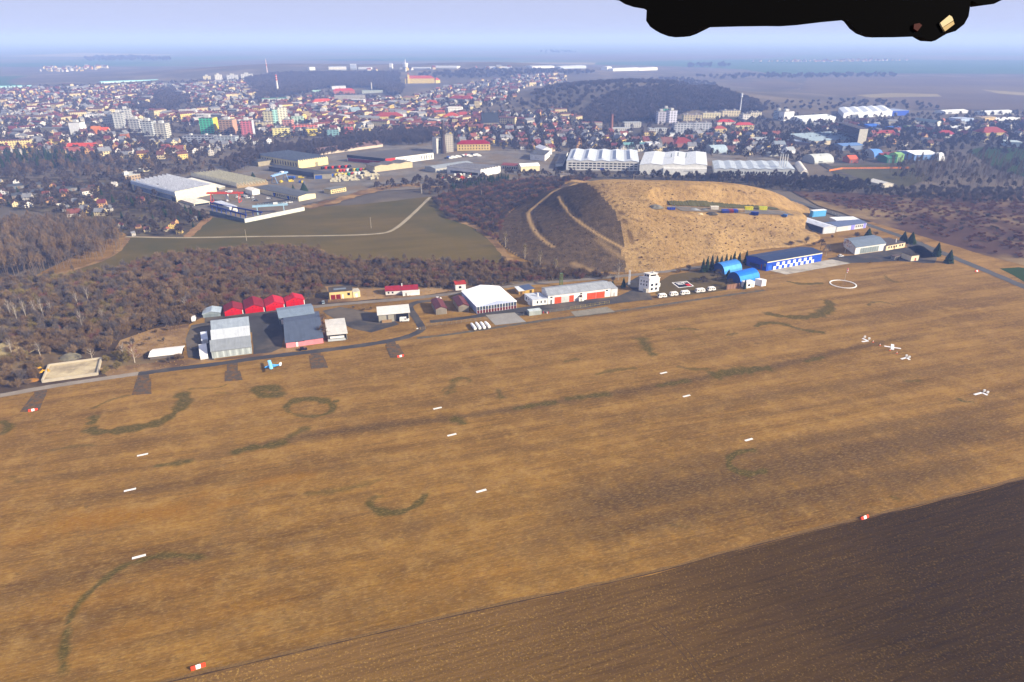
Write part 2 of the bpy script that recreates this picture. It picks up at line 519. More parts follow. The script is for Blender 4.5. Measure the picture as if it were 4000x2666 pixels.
# --- airfield grass
MOSS = [([(345,1668),(360,1690),(450,1684),(560,1668),(640,1645),(700,1600),(728,1560),(700,1532)],5.0,1.),
 ([(350,1660),(380,1625),(350,1640)],4.2,.8), ([(355,1600),(430,1562),(500,1545),(560,1538)],2.,.45),
 (ellipse(1045,1530,40,16),5.5,1.), (ellipse(1045,1530,14,6),2.2,.35), (ellipse(1210,1593,92,34,170,395),3.6,.95), (ellipse(1210,1593,92,34,20,190),2.2,.65), ([(1300,1570),(1325,1566)],2.,.8),
 ([(0,1645),(28,1655),(36,1675),(0,1700)],3.,.8),
 ([(250,2640),(245,2560),(258,2480),(275,2400),(330,2330),(400,2270),(470,2215),(560,2180),(680,2168),(820,2180)],2.2,.7), ([(520,2205),(600,2172),(690,2165)],2.6,.55),
 ([(1440,1955),(1450,1985),(1520,2008),(1600,1992),(1650,1955),(1668,1925)],2.8,.9), ([(1440,1955),(1470,1940),(1500,1938)],2.,.5),
 (ellipse(2930,1805,85,45,40,290),2.6,1.),
 ([(2985,1222),(3050,1237),(3150,1242),(3215,1228),(3245,1200),(3238,1178),(3215,1172)],4.8,1.), ([(3190,1235),(3240,1205)],7.,.9),
 ([(2950,1280),(2960,1268),(3000,1260),(3060,1264),(3120,1288),(3230,1302)],3.6,.75),
 ([(2505,1318),(2520,1345),(2535,1375),(2560,1392)],6.5,.62), ([(2600,1290),(2690,1282),(2740,1292)],3.,.5),
 ([(2840,1310),(2880,1302)],4.,.5), ([(3390,1195),(3400,1183),(3440,1178),(3500,1192)],2.4,.5), ([(3070,1098),(3130,1112),(3220,1106)],3.6,.7), ([(3455,1075),(3470,1095),(3510,1105)],3.,.5),
 ([(3740,1555),(3765,1572),(3805,1572)],1.5,.75), ([(3530,1490),(3600,1488)],2.5,.5),
 ([(1740,1545),(1780,1490),(1790,1480),(1830,1478)],2.6,.5), (ellipse(1800,1490,36,14,150,380),1.8,.55), (ellipse(1755,1525,24,9),1.4,.45), ([(1945,1520),(1960,1560)],3.,.55),
 ([(2200,1415),(2260,1402)],3.,.5), ([(2320,1465),(2400,1445),(2490,1438)],3.,.5), ([(2640,1430),(2700,1445),(2780,1440)],2.6,.5),
 ([(730,1520),(860,1515),(890,1500)],1.6,.45), ([(840,1535),(900,1535)],1.5,.4), ([(40,1860),(80,1885)],2.4,.35), ([(180,1765),(290,1742),(400,1738)],2.2,.35),
 ([(1760,1640),(1800,1640),(1810,1660)],5.,.65), ([(600,1822),(680,1812),(760,1798)],3.4,.6), ([(900,1775),(960,1752),(1060,1742),(1120,1722)],4.4,.8), ([(1120,1712),(1160,1690),(1210,1668)],4.2,.55),
 ([(2000,1600),(2100,1580),(2180,1572)],4.,.6), ([(2200,1560),(2330,1545),(2390,1538)],4.2,.6), ([(2780,1470),(2840,1455),(2900,1448)],6.5,.9), ([(2900,1450),(2960,1440),(3015,1440)],6.,.85), ([(2560,1510),(2700,1485)],4.,.6), ([(3140,1415),(3220,1395)],4.,.6),
 ([(1180,1930),(1280,1925),(1420,1895),(1500,1870)],3.4,.4), ([(2700,1290),(2760,1350)],2.,.25), ([(3650,1680),(3600,1640)],1.5,.25), ([(2600,2050),(2700,2060)],1.6,.3), ([(3480,1940),(3520,1955)],1.6,.5)]
DARK = [([(600,1822),(900,1765),(1120,1715),(1300,1688),(1800,1630),(2100,1582),(2500,1520),(2780,1470),(3010,1438),(3400,1345),(3700,1290)],6.5,.85),
 ([(0,1890),(300,1855),(600,1822)],5.,.3), ([(2000,1605),(2400,1540),(2800,1470),(3300,1385)],9.,.35),
 ([(1400,1850),(1800,1790),(2200,1730),(2600,1680),(3000,1620),(3500,1540)],7.,.22), ([(3400,1610),(3800,1560),(4000,1530)],5.,.35), ([(2000,2010),(2600,1920),(3200,1800),(4000,1640)],26.,.8), ([(2200,1900),(3000,1760),(4000,1570)],14.,.55), ([(1900,2130),(2800,2000),(4000,1770)],22.,.6),
 ([(1300,2240),(2200,2080),(3000,1920)],10.,.16), ([(1060,2080),(1075,2260)],2.6,.28), ([(1110,2080),(1125,2260)],1.4,.22), ([(200,2300),(700,2230),(1100,2170)],5.,.18), ([(3200,1250),(3600,1200),(3990,1150)],10.,.35), ([(2800,1180),(3000,1140)],12.,.35)]
DARK += [([(0,1990),(500,1925),(1200,1840),(1700,1775)],6.,.35), ([(0,1790),(600,1720),(1200,1640),(1900,1545)],5.,.25), ([(0,2290),(700,2190),(1500,2070),(2300,1950)],8.,.28), ([(300,2560),(1200,2400),(2200,2230),(3000,2080)],9.,.3), ([(2300,1660),(3100,1530),(3700,1440),(4000,1400)],10.,.4), ([(2600,1850),(3300,1730),(4000,1610)],7.,.45), ([(2400,1400),(3000,1310),(3600,1230)],8.,.22), ([(3000,1730),(3500,1650),(4000,1580)],4.,.5)]
RUST = [([(160,2060),(450,2020),(800,1985)],11.,.8), ([(0,2130),(200,2080)],9.,.5), ([(800,1980),(960,1955)],7.,.6), ([(980,1885),(1120,1865),(1260,1845)],8.,.75), ([(60,2400),(900,2250)],10.,.35), ([(300,2500),(1200,2330)],9.,.35), ([(1500,2330),(2100,2230)],12.,.35), ([(700,1950),(1000,1900)],4.,.35)]
def layer(L, rag):
    def f(X, Y):
        acc = np.zeros(len(X))
        for px, w, v in L: stroke(X, Y, px, w*(1.25 if rag > .35 else 1), v, acc, rag)
        return acc
    return f
def field_mat():
    t = NT('dry airfield grass'); v = t.pos()
    st = t.noise(t.map(v, -RUN, (.010, .10, .1)), 1., 6, .68)
    st2 = t.noise(t.map(v, -RUN, (.035, .9, .1)), 1., 4, .7)
    st3 = t.noise(t.map(v, -RUN+.5, (.05, .09, .1)), 1., 6, .7)
    big = t.noise(v, .009, 6, .65); mid = t.noise(v, .10, 7, .72); fi = t.noise(t.map(v, -RUN, (.45, 1.25, 1)), 1., 5, .8)
    A, Bc, C = (.245,.127,.021), (.095,.047,.007), (.345,.205,.056)
    f = t.math('ADD', t.math('MULTIPLY', st, .40), t.math('ADD', t.math('MULTIPLY', st2, .24), t.math('ADD', t.math('MULTIPLY', big, .2), t.math('MULTIPLY', st3, .16))))
    col = t.mix(t.ramp(f, .42, .58), Bc, A)
    col = t.mix(t.math('MULTIPLY', t.ramp(mid, .48, .72), .6), col, C)
    sy = t.n('ShaderNodeSeparateXYZ'); t.t.links.new(v, sy.inputs[0])
    north = t.ramp(t.math('ADD', sy.outputs[1], t.math('MULTIPLY', big, 160.)), 260., 520.)
    col = t.mix(t.math('MULTIPLY', north, .55), col, t.mix(t.ramp(st, .42, .6), (.135,.080,.028), (.262,.162,.060)))
    col = t.mix(t.math('MULTIPLY', t.ramp(t.noise(v, .045, 7, .75), .50, .66), .6), col, (.125,.07,.02))
    def at(n): 
        o = t.n('ShaderNodeAttribute'); o.attribute_name = n; return o.outputs['Fac']
    brk = t.math('ADD', t.math('ADD', t.math('MULTIPLY', t.noise(v, .28, 6, .8), 1.7), t.math('MULTIPLY', fi, .9)), -.85)
    rust = t.math('MULTIPLY', at('rust'), t.math('ADD', brk, .55))
    col = t.mix(t.math('MINIMUM', rust, .85), col, (.205,.092,.006))
    dark = t.math('MULTIPLY', at('dark'), t.math('ADD', brk, .55))
    col = t.mix(t.math('MINIMUM', dark, .8), col, (.062,.036,.012))
    moss = t.ramp(t.math('MULTIPLY', at('moss'), t.math('ADD', brk, .46)), .08, .58)
    col = t.mix(t.math('MINIMUM', moss, .92), col, t.mix(t.ramp(fi, .35, .7), (.038,.032,.004), (.084,.064,.008)))
    sp = t.math('MULTIPLY', t.ramp(t.noise(v, .30, 5, .8), .58, .70), .6)
    col = t.mix(sp, col, (.075,.05,.02))
    col = t.mix(t.math('MULTIPLY', t.ramp(fi, .48, .70), .55), col, (.080,.042,.011))
    col = t.mix(t.math('MULTIPLY', t.ramp(t.noise(t.map(v, -RUN, (.5, 1.7, 1)), 1., 4, .75), .5, .72), .42), col, (.40,.265,.10))
    t.bump(t.math('ADD', fi, mid), .55, .35)
    t.b.inputs['Specular IOR Level'].default_value = 0
    return t.color(col, 1)
grass = grid('grass_airfield', -330, 620, 95, 600, 1.2, lambda x, y: 0*x, field_mat(), [('moss', layer(MOSS, .4)), ('dark', layer(DARK, .3)), ('rust', layer(RUST, .3))])
tag(grass, 'broad dry golden grass of the airfield with green rings', kind='structure')

# --- ploughed stubble in the near corner
def plough_mat():
    t = NT('stubble soil'); v = t.pos()
    r2 = RUN + .02
    fur = t.noise(t.map(v, -r2, (.05, .8, 1)), 1., 5, .65); ln = t.noise(t.map(v, -r2, (.02, .22, 1)), 1., 5, .65)
    big = t.noise(v, .02, 4, .6); fi = t.noise(v, .8, 4, .8); fl = t.noise(v, 1.5, 3, .65)
    # stubble thins and soil colour gets darker eastwards
    sp = t.n('ShaderNodeSeparateXYZ'); t.t.links.new(v, sp.inputs[0])
    e = t.math('ADD', t.math('MULTIPLY', t.math('ADD', sp.outputs[0], t.math('MULTIPLY', sp.outputs[1], -.12)), 1/150.), t.math('MULTIPLY', t.math('SUBTRACT', big, .5), .5))
    e = t.ramp(e, -.45, .62)
    soil = t.mix(e, (.165,.090,.024), (.034,.019,.0032))
    col = t.mix(t.math('MULTIPLY', t.ramp(fur, .42, .66), .6), soil, t.mix(e, (.080,.043,.012), (.016,.009,.002)))
    st = t.math('MULTIPLY', t.ramp(t.math('ADD', t.math('MULTIPLY', fl, .6), t.math('ADD', t.math('MULTIPLY', fi, .25), t.math('MULTIPLY', ln, .15))), .535, .63), t.math('SUBTRACT', .75, t.math('MULTIPLY', e, .55)))
    col = t.mix(st, col, (.34,.21,.055))
    t.bump(t.math('ADD', fur, fi), .8, .35)
    t.b.inputs['Specular IOR Level'].default_value = 0
    return t.color(col, 1)
parcel('ploughed_field', [(500,2708),(640,2672),(1000,2590),(1380,2500),(2000,2358),(2544,2248),(2850,2159),(3275,2052),(3530,1993),(4000,1874),(4300,1800),(4700,2200),(4400,2800)], plough_mat(), .05, 'dark ploughed stubble field in the near corner', 6, .35)
VERGE = [(500,2706),(640,2670),(1000,2588),(1380,2498),(2000,2356),(2544,2246),(2850,2157),(3275,2050),(3530,1991),(4000,1872),(4200,1822)]
ribbon('field_verge', [(x, y-5) for x, y in VERGE], 1.3, ground_mat('rank verge grass', (.30,.18,.06), (.15,.085,.03), 1.4, None, None, .3, .8), .085, 'rank grass strip between the airfield and the ploughed field', .3)
ribbon('field_furrow', VERGE, .34, ground_mat('open furrow', (.075,.042,.017), (.13,.075,.028), .7, None, None), .1, 'narrow open furrow along the airfield edge', .12)
for px in ([(2560,2430),(2680,2530),(2780,2666)], [(2545,2440),(2655,2535),(2750,2666)]):
    ribbon('wheel_track', px, .16, M('#3a2a16'), .075, 'faint wheel track across the ploughed stubble', .05)

# --- olive winter crop, scrub floors, yards
CROP = ground_mat('winter crop', (.185,.133,.040), (.130,.10,.030), .012, (-RUN, (1, 5, 1)), (.10,.088,.028), .006, .1, .8)
SCRUB = ground_mat('scrub floor', (.115,.078,.048), (.072,.05,.034), .06, None, (.24,.17,.085), .021, .2, .7)
DRY = ground_mat('dry rough grass', (.50,.32,.14), (.28,.165,.07), .07, None, (.17,.10,.05), .04, .4, .9)
TARM = ground_mat('old tarmac', (.095,.09,.088), (.062,.06,.062), .05, None, (.17,.14,.105), .03, 0, .6)
CONC = ground_mat('pale concrete', (.66,.60,.50), (.52,.48,.40), .08, None, (.40,.36,.29), .12, 0, .4)
YARD = ground_mat('industrial yard', (.30,.27,.23), (.13,.12,.11), .035, None, (.22,.17,.11), .03, 0, .3)
GREEN = ground_mat('green winter wheat', (.050,.088,.026), (.043,.075,.024), .004, None, None)
GREENF = ground_mat('far green field', (.07,.145,.07), (.06,.125,.06), .002, None, (.09,.15,.075), .0016, 0, .01)
PLOUF = ground_mat('far ploughed field', (.18,.14,.11), (.135,.11,.09), .003, None, (.19,.15,.10), .002, 0, .02)
PALEF = ground_mat('far pale stubble', (.38,.32,.18), (.30,.25,.14), .003, None, None, 0, 0, .02)
VINE = ground_mat('vineyard slope', (.30,.23,.13), (.17,.135,.085), .02, (.6, (1, 9, 1)), None)
TOWNY = ground_mat('town courtyards', (.085,.08,.072), (.05,.05,.045), .03, None, (.12,.11,.095), .01)

parcel('scrub_ground', [(-300,1120),(0,1085),(215,1085),(420,1060),(620,1000),(1050,960),(1230,975),(1320,1020),(1980,1020),(2060,1030),(2250,1060),(2420,1075),(2640,1058),(2430,1083),(2050,1112),(1760,1150),(1620,1165),(1270,1195),(1200,1190),(880,1215),(790,1240),(720,1280),(720,1400),(560,1440),(400,1478),(200,1508),(0,1545),(-300,1600)], SCRUB, .03)
parcel('dry_clearing', [(470,1330),(600,1285),(740,1265),(735,1340),(700,1360),(590,1368),(540,1400),(440,1380)], DRY, .06)
parcel('dry_clearing', [(380,1440),(580,1420),(720,1405),(830,1405),(990,1385),(1090,1365),(1200,1350),(1180,1368),(1000,1395),(700,1432),(420,1470)], DRY, .06)
parcel('dry_clearing', [(1270,1120),(1430,1130),(1560,1125),(1770,1108),(1800,1130),(1640,1158),(1280,1185)], DRY, .06)
parcel('olive_field', [(215,1085),(420,1012),(478,965),(500,927),(720,930),(812,850),(960,862),(1195,812),(1400,800),(1690,768),(1740,850),(1850,885),(1925,950),(1985,1018),(1950,1030),(1320,1032),(1240,990),(1050,975),(600,1055),(400,1090)], CROP, .08)
ribbon('field_path', [(490,926),(700,931),(1000,925),(1300,922),(1490,916),(1540,900),(1600,850),(1680,772)], 3.2, ground_mat('pale field path', (.52,.45,.32), (.38,.31,.2), .1), .14, 'pale farm track across the olive field', .3)
ribbon('field_verge', [(160,1090),(420,1016),(480,966),(500,930)], 4, DRY, .12, 'dry grass verge along the bare wood', .8)
ribbon('field_verge', [(730,928),(760,900),(820,848)], 7, ground_mat('orange bank grass', (.42,.25,.11), (.27,.15,.07), .1), .12, 'dry grass bank beside the allotments', 1)
ribbon('field_verge', [(1195,812),(1300,790),(1460,740),(1600,720),(1700,735)], 16, DRY, .12, 'dry grass bank above the olive field', 3)
ribbon('field_verge', [(1750,850),(1870,890),(1935,950),(1990,1018)], 6, DRY, .12, 'dry grass edge at the foot of the mound', 1.2)
parcel('works_yard', [(820,838),(957,872),(1191,824),(1180,800),(1300,775),(1420,752),(1700,735),(2100,700),(2200,690),(2230,600),(1950,560),(1500,555),(1000,600),(850,650),(500,720),(690,800)], YARD, .05)
parcel('works_yard', [(2160,668),(3130,690),(3150,640),(3100,600),(2700,585),(2200,585)], YARD, .05)
parcel('allotments', [(-200,690),(400,700),(700,810),(815,842),(720,928),(500,925),(440,880),(0,800),(-200,800)], ground_mat('allotment soil', (.12,.095,.065), (.075,.062,.045), .06, None, (.17,.14,.08), .04), .05)
parcel('red_scrub_ground', [(3090,745),(3480,760),(3700,745),(4200,765),(4200,1060),(4010,1040),(3800,985),(3640,935),(3460,885),(3200,805)], ground_mat('red scrub floor', (.14,.085,.06), (.095,.055,.045), .04, None, (.33,.23,.11), .012, .1, .4), .04)
parcel('green_field', [(3905,1050),(3980,1045),(4150,1062),(4150,1160),(4010,1108)], GREEN, .07)
parcel('green_field', [(3780,590),(3840,575),(4300,590),(4300,720),(4000,690),(3890,660)], GREEN, .06)
parcel('sports_ground', [(3230,650),(3560,640),(3640,700),(3480,745),(3300,720)], ground_mat('sports turf', (.13,.12,.06), (.10,.09,.05), .01), .06)
parcel('helipad_lawn', [(2560,1150),(2570,1105),(2620,1075),(2770,1050),(2860,1085),(2860,1125),(2830,1135),(2600,1165)], ground_mat('mown lawn', (.165,.12,.05), (.12,.09,.035), .06), .05)

# asphalt
for px in ([(800,1238),(955,1226),(1195,1190),(1215,1215),(1262,1235),(1262,1262),(1120,1285),(1100,1360),(1060,1378),(990,1385),(985,1300),(800,1260)],
           [(748,1272),(832,1255),(835,1408),(735,1398),(725,1330)], [(1260,1215),(1330,1200),(1470,1225),(1560,1268),(1450,1300),(1380,1286),(1330,1262)],
           [(1860,1228),(2070,1198),(2410,1160),(2480,1128),(2540,1150),(2548,1172),(2400,1187),(2290,1206),(2020,1236),(1900,1240)], [(2440,1110),(2500,1078),(2525,1082),(2500,1130),(2470,1132)],
           [(3230,1010),(3340,998),(3540,968),(3600,958),(3660,1000),(3650,1030),(3500,1020),(3300,1030)], [(3540,960),(3600,945),(3640,975),(3660,1005),(3600,1010)]):
    parcel('tarmac_yard', px, TARM, .10, None, 8, .8)
ROADS = [([(-200,1578),(0,1548),(200,1510),(420,1478),(560,1458)], 4.2, ground_mat('gravel road', (.42,.36,.29), (.30,.25,.19), .1)), ([(540,1462),(700,1440),(850,1424),(1000,1400),(1250,1372),(1450,1346),(1580,1322),(1640,1297),(1652,1282)], 4.4, TARM),
 ([(1650,1284),(1630,1250),(1605,1215),(1598,1196),(1630,1180),(1700,1175)], 4.4, TARM), ([(1680,1258),(1760,1250),(1870,1236),(2000,1222)], 4., TARM),
 ([(1190,1205),(1280,1194),(1450,1180),(1620,1166),(1760,1150),(1880,1135),(2050,1112),(2250,1096),(2430,1080),(2640,1058),(2760,1040)], 4.6, ground_mat('worn lane', (.32,.28,.23), (.21,.18,.15), .08)),
 ([(4300,1245),(4000,1122),(3860,1062),(3722,1006),(3600,955),(3489,913),(3340,862),(3145,799),(3040,765)], 7., ground_mat('grey country road', (.16,.155,.15), (.12,.118,.115), .06)),
 ([(0,560),(300,470)], 5., TARM), ([(420,630),(360,540),(330,500)], 11., TARM), ([(3160,600),(3240,660),(3350,700)], 9., TARM), ([(1000,800),(1180,775)], 8., TARM)]
for i, (px, w, m) in enumerate(ROADS): ribbon('road', px, w, m, .13 + .004*i, None, .25)
ribbon('paving_strip', [(1630,1322),(1760,1308),(1935,1281),(2130,1252),(2245,1238),(2400,1219),(2600,1190),(2800,1160),(2985,1135)], 2.6, ground_mat('block paving', (.17,.16,.13), (.10,.085,.06), .35, None, (.2,.14,.07), .2, 0, 1.6), .12, 'weathered slab strip along the front of the airfield buildings', .2)
parcel('concrete_apron', [(1897,1232),(2010,1222),(2055,1259),(1935,1272)], ground_mat('grey apron', (.42,.40,.36), (.33,.31,.27), .1), .15, None, 8, .1)
parcel('concrete_apron', [(2229,1219),(2371,1200),(2402,1219),(2248,1238)], ground_mat('stone apron', (.36,.33,.26), (.25,.22,.16), .3), .15, None, 8, .1)
parcel('concrete_apron', [(3005,1058),(3225,1018),(3250,1015),(3322,1030),(3072,1074)], CONC, .16, None, 8, .1)
PADM = ground_mat('mossy slab pad', (.17,.13,.09), (.085,.066,.045), .9, None, (.22,.115,.03), .35, .2, 2.)
for px in ([(132,1540),(183,1536),(152,1606),(76,1612)], [(532,1484),(590,1480),(592,1540),(515,1545)], [(880,1452),(938,1450),(948,1486),(877,1492)], [(1207,1390),(1262,1386),(1282,1438),(1215,1443)], [(1505,1350),(1556,1346),(1584,1394),(1525,1400)]):
    parcel('slab_pad', px, PADM, .14, None, 3, .12)
    c = [(sum(p[0] for p in px[:2])/2, sum(p[1] for p in px[:2])/2)]
for a, b in (((160,1515),(158,1542)), ((560,1460),(560,1485)), ((908,1415),(908,1455)), ((1232,1378),(1235,1392)), ((1525,1335),(1530,1352))):
    ribbon('slab_ramp', [a, b], 5.0, PADM, .118)

# --- far country
for nm, px, m, z in (('far_green_field', [(-600,352),(0,341),(234,333),(255,331),(247,316),(330,296),(255,290),(120,296),(0,300),(-600,310)], GREENF, .8),
  ('far_pale_field', [(255,331),(247,316),(330,298),(425,286),(630,282),(640,300),(617,310),(400,325)], PALEF, 1.0),
  ('far_ploughed_field', [(630,284),(760,262),(1050,262),(1040,278),(900,288),(660,300)], PLOUF, .9),
  ('far_ploughed_field', [(700,250),(1000,236),(1500,238),(1400,250),(1000,256)], PLOUF, .9),
  ('far_green_field', [(-300,262),(0,250),(400,240),(640,246),(430,258),(140,262)], GREENF, .9),
  ('far_green_field', [(2258,292),(2330,246),(2700,236),(3300,234),(4600,238),(4600,292),(4000,290),(3300,286),(3050,292),(2900,302),(2600,306)], GREENF, .8),
  ('far_pale_field', [(1760,254),(2000,246),(2330,246),(2310,262),(2000,264),(1800,266)], PALEF, 1.1),
  ('far_ploughed_field', [(2264,305),(2280,293),(2425,293),(2410,304)], PLOUF, 1.1),
  ('vineyard', [(2180,350),(2230,335),(2350,328),(2408,356),(2380,384),(2300,375)], VINE, 1.2),
  ('far_ploughed_field', [(2640,345),(2660,312),(3000,302),(3120,330),(3120,348),(2800,350)], PLOUF, 1.0),
  ('far_ploughed_field', [(3120,360),(3150,306),(4600,300),(4600,430),(3900,432),(3200,425)], PLOUF, .9),
  ('far_pale_field', [(3340,374),(3480,366),(3660,370),(3680,380),(3400,384)], PALEF, 1.2),
  ('far_pale_field', [(3830,352),(4300,385),(4300,398),(3900,368)], PALEF, 1.2),
  ('far_green_field', [(1200,232),(1700,226),(2100,230),(1900,236),(1300,240)], GREENF, .9),
  ('far_ploughed_field', [(1900,225),(2300,214),(3100,216),(3000,228),(2300,236)], PLOUF, .9),
  ('far_pale_field', [(0,222),(300,208),(700,214),(500,224)], PALEF, .9)):
    parcel(nm, px, m, z, None, 400, 8)

# --- the hills beyond the river and the landfill mound
hills = grid('hills', -2400, 1200, 1010, 5200, 25, lambda x, y: np.where(bumps(x, y) > .9, bumps(x, y), -1.2), SOIL)
tag(hills, 'low wooded hills rising behind the town', kind='structure')

def hill_attr(which):
    def f(X, Y):
        acc = np.zeros(len(X))
        Z = landfill(X, Y)
        fw = Y*CP - (Z-H)*SP; px = 2000 + FPX*X/fw; py = 1333 - FPX*(Y*SP + (Z-H)*CP)/fw
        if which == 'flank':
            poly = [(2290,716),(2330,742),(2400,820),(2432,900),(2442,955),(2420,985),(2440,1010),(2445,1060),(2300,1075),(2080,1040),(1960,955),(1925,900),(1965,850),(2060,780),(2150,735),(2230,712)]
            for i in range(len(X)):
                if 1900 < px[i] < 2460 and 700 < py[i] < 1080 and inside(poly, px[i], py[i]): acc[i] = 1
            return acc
        L = {'bench': [(BENCH[0][0],4,.8), (BENCH[1][0],3.4,.8), ([(2320,1062),(2280,1048),(2240,1030)],6,.5), ([(2330,935),(2400,990),(2440,1010)],6,.35)],
             'track': [([(2303,722),(2340,760),(2400,800),(2425,840),(2445,880),(2458,920),(2465,950)],1.,1.), ([(2312,722),(2350,757),(2408,795),(2432,838),(2453,880),(2466,915),(2474,952)],1.,1.), ([(2350,716),(2365,745),(2420,775),(2458,790),(2455,810),(2440,840)],1.,.9), ([(2630,1000),(2670,1030)],1.1,.5)]}[which]
        for pl, w, v in L:
            P = [T(*p) for p in pl]; P = smooth_line(P, 2)
            best = np.full(len(X), 1e9)
            for a, b in zip(P, P[1:]):
                dx, dy = b.x-a.x, b.y-a.y; l2 = max(dx*dx+dy*dy, 1e-6)
                t = np.clip(((X-a.x)*dx+(Y-a.y)*dy)/l2, 0, 1)
                best = np.minimum(best, np.hypot(X-a.x-t*dx, Y-a.y-t*dy))
            acc = np.maximum(acc, np.clip(1.3-best/(w*.5), 0, 1)*v)
        return acc
    return f
def hill_mat():
    t = NT('landfill grass'); v = t.pos()
    def at(n):
        o = t.n('ShaderNodeAttribute'); o.attribute_name = n; return o.outputs['Fac']
    b1 = t.noise(v, .03, 5, .65); b2 = t.noise(v, .22, 5, .75); fi = t.noise(v, 1.1, 4, .75)
    dry = t.mix(t.ramp(b1, .35, .65), (.275,.172,.064), (.365,.240,.098))
    dry = t.mix(t.math('MULTIPLY', t.ramp(b2, .47, .66), .75), dry, (.17,.098,.036))
    dry = t.mix(t.math('MULTIPLY', t.ramp(t.noise(v, .075, 6, .78), .53, .64), .7), dry, (.13,.078,.033))
    sc = t.mix(t.ramp(b2, .35, .68), (.125,.084,.044), (.042,.031,.021))  # flank tone: dark scrub, with the shade of that side put into the colour
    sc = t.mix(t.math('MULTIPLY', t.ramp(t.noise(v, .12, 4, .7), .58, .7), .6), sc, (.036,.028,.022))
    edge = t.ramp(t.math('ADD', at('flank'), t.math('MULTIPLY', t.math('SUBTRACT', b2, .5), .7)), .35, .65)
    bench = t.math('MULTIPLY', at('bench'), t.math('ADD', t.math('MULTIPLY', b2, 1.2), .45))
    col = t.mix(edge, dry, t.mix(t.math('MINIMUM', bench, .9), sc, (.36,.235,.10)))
    col = t.mix(t.math('MULTIPLY', at('track'), .8), col, (.085,.05,.025))
    col = t.mix(t.math('MULTIPLY', t.ramp(fi, .5, .8), .4), col, (.12,.08,.04))
    t.bump(t.math('ADD', t.math('MULTIPLY', b2, 2.), fi), .9, .9)
    t.b.inputs['Specular IOR Level'].default_value = 0
    return t.color(col, 1)
def hill_z(x, y):
    z = landfill(x, y)
    return np.where(z > .35, z, z - 1.6)
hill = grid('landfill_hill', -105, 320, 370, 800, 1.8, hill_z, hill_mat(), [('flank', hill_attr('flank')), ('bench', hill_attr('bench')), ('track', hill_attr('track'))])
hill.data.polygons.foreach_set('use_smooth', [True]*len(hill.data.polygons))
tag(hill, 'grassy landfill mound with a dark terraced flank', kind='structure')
# ------------------------------------------------------------------ airfield buildings
W_, CR = '#e4e2dc', '#d9c9a0'
o = bld('garage', 'small pale grey gabled garage beside the red hangars', 'garage', (794,1243), (862,1236), ytop=1230, D=9, roof='gable', axis='v', rise=1.3, wm='k#8f9a9c', rm='k#a9b6bd', short='the grey garage')
face(o, 'garage_door', 'f', .12, .88, .0, .9, 'k#7e8a8c')
RHL = ['dark red gabled hangar with weathered roof next to the grey garage', 'dark red gabled hangar with timber gable vents, between two red ones', 'bright red gabled hangar with lighter roof, third from the grey garage', 'bright red gabled hangar standing nearest the yellow garage building']
for i, (A, b, yt, R, rc) in enumerate((((880,1237),(951,1227),1220,(874,1196),'r#7b2026'), ((960,1227),(1034,1218),1209,(951,1176),'r#7d1f27'), ((1041,1218),(1113,1207),1199,(1031,1172),'r#b32332'), ((1120,1200),(1191,1190),1181,(1108,1163),'r#b32332'))):
    o = bld('red_hangar', RHL[i], 'hangar', A, b, ytop=yt, R=R, roof='gable', axis='v', rise=2.1, wm='#c4101a', rm=rc, group='row of red gabled hangars', short='the red hangars' if i == 1 else None)
    face(o, 'hangar_door', 'f', .07, .93, 0, .93, 'k#c00d18', .09)
    face(o, 'white_post', 'f', .965, 1.0, 0, 1, W_, .12); 
    for k in (.38, .56): face(o, 'vent', 'f', k, k+.06, 1.08, 1.22, '#3a1c14', .05)
# silver three-bay hangar
o = bld('silver_hangar', 'large silver corrugated hangar with three parallel gable roofs', 'hangar', (830,1402), (985,1382), ytop=1375, R=(829,1258), roof='gable', axis='u', n=3, rise=3.2, wm='k#b4bdbb', rm=['k#8f9496','k#c3c8ca','k#98a2aa'], short='the silver hangar')
face(o, 'side_door', 'r', .05, .28, 0, .8, 'k#9aa3a3'); face(o, 'side_door', 'r', .4, .62, 0, .8, 'k#9aa3a3'); face(o, 'side_door', 'r', .73, .95, 0, .8, 'k#9aa3a3')
for i in range(12): face(o, 'roof_light', 'f', .03+.081*i, .075+.081*i, .08, .92, 'k#cfd8d4' if i % 2 else 'k#a7b0ae', .06)
# rear grey hangar and pink hangar
o = bld('grey_hangar', 'dark grey sheet metal hangar behind the pink hangar', 'hangar', (1095,1273), (1231,1253), ytop=1244, R=(1080,1207), roof='gable', axis='u', rise=1.5, wm='k#5c6669', rm='k#7f8d9a', short='the dark grey hangar')
face(o, 'sliding_door', 'f', .3, .68, .25, .92, 'k#9fb0b4'); face(o, 'door', 'f', .04, .1, .15, .75, W_); face(o, 'canopy', 'f', .3, .72, .08, .2, W_, .5)
o = bld('pink_hangar', 'pink walled hangar with a slate blue sheet roof', 'hangar', (1119,1361), (1264,1341), ytop=1340, R=(1110,1235), roof='gable', axis='u', rise=3.6, wm='#d8868a', rm='k#57606f', short='the pink hangar')
face(o, 'door', 'f', .265, .32, 0, .85, W_); face(o, 'clerestory', 'f', .24, .5, .86, .98, 'g#222222', .05); face(o, 'panel_joint', 'f', .77, .775, 0, .98, '#c07478', .05)
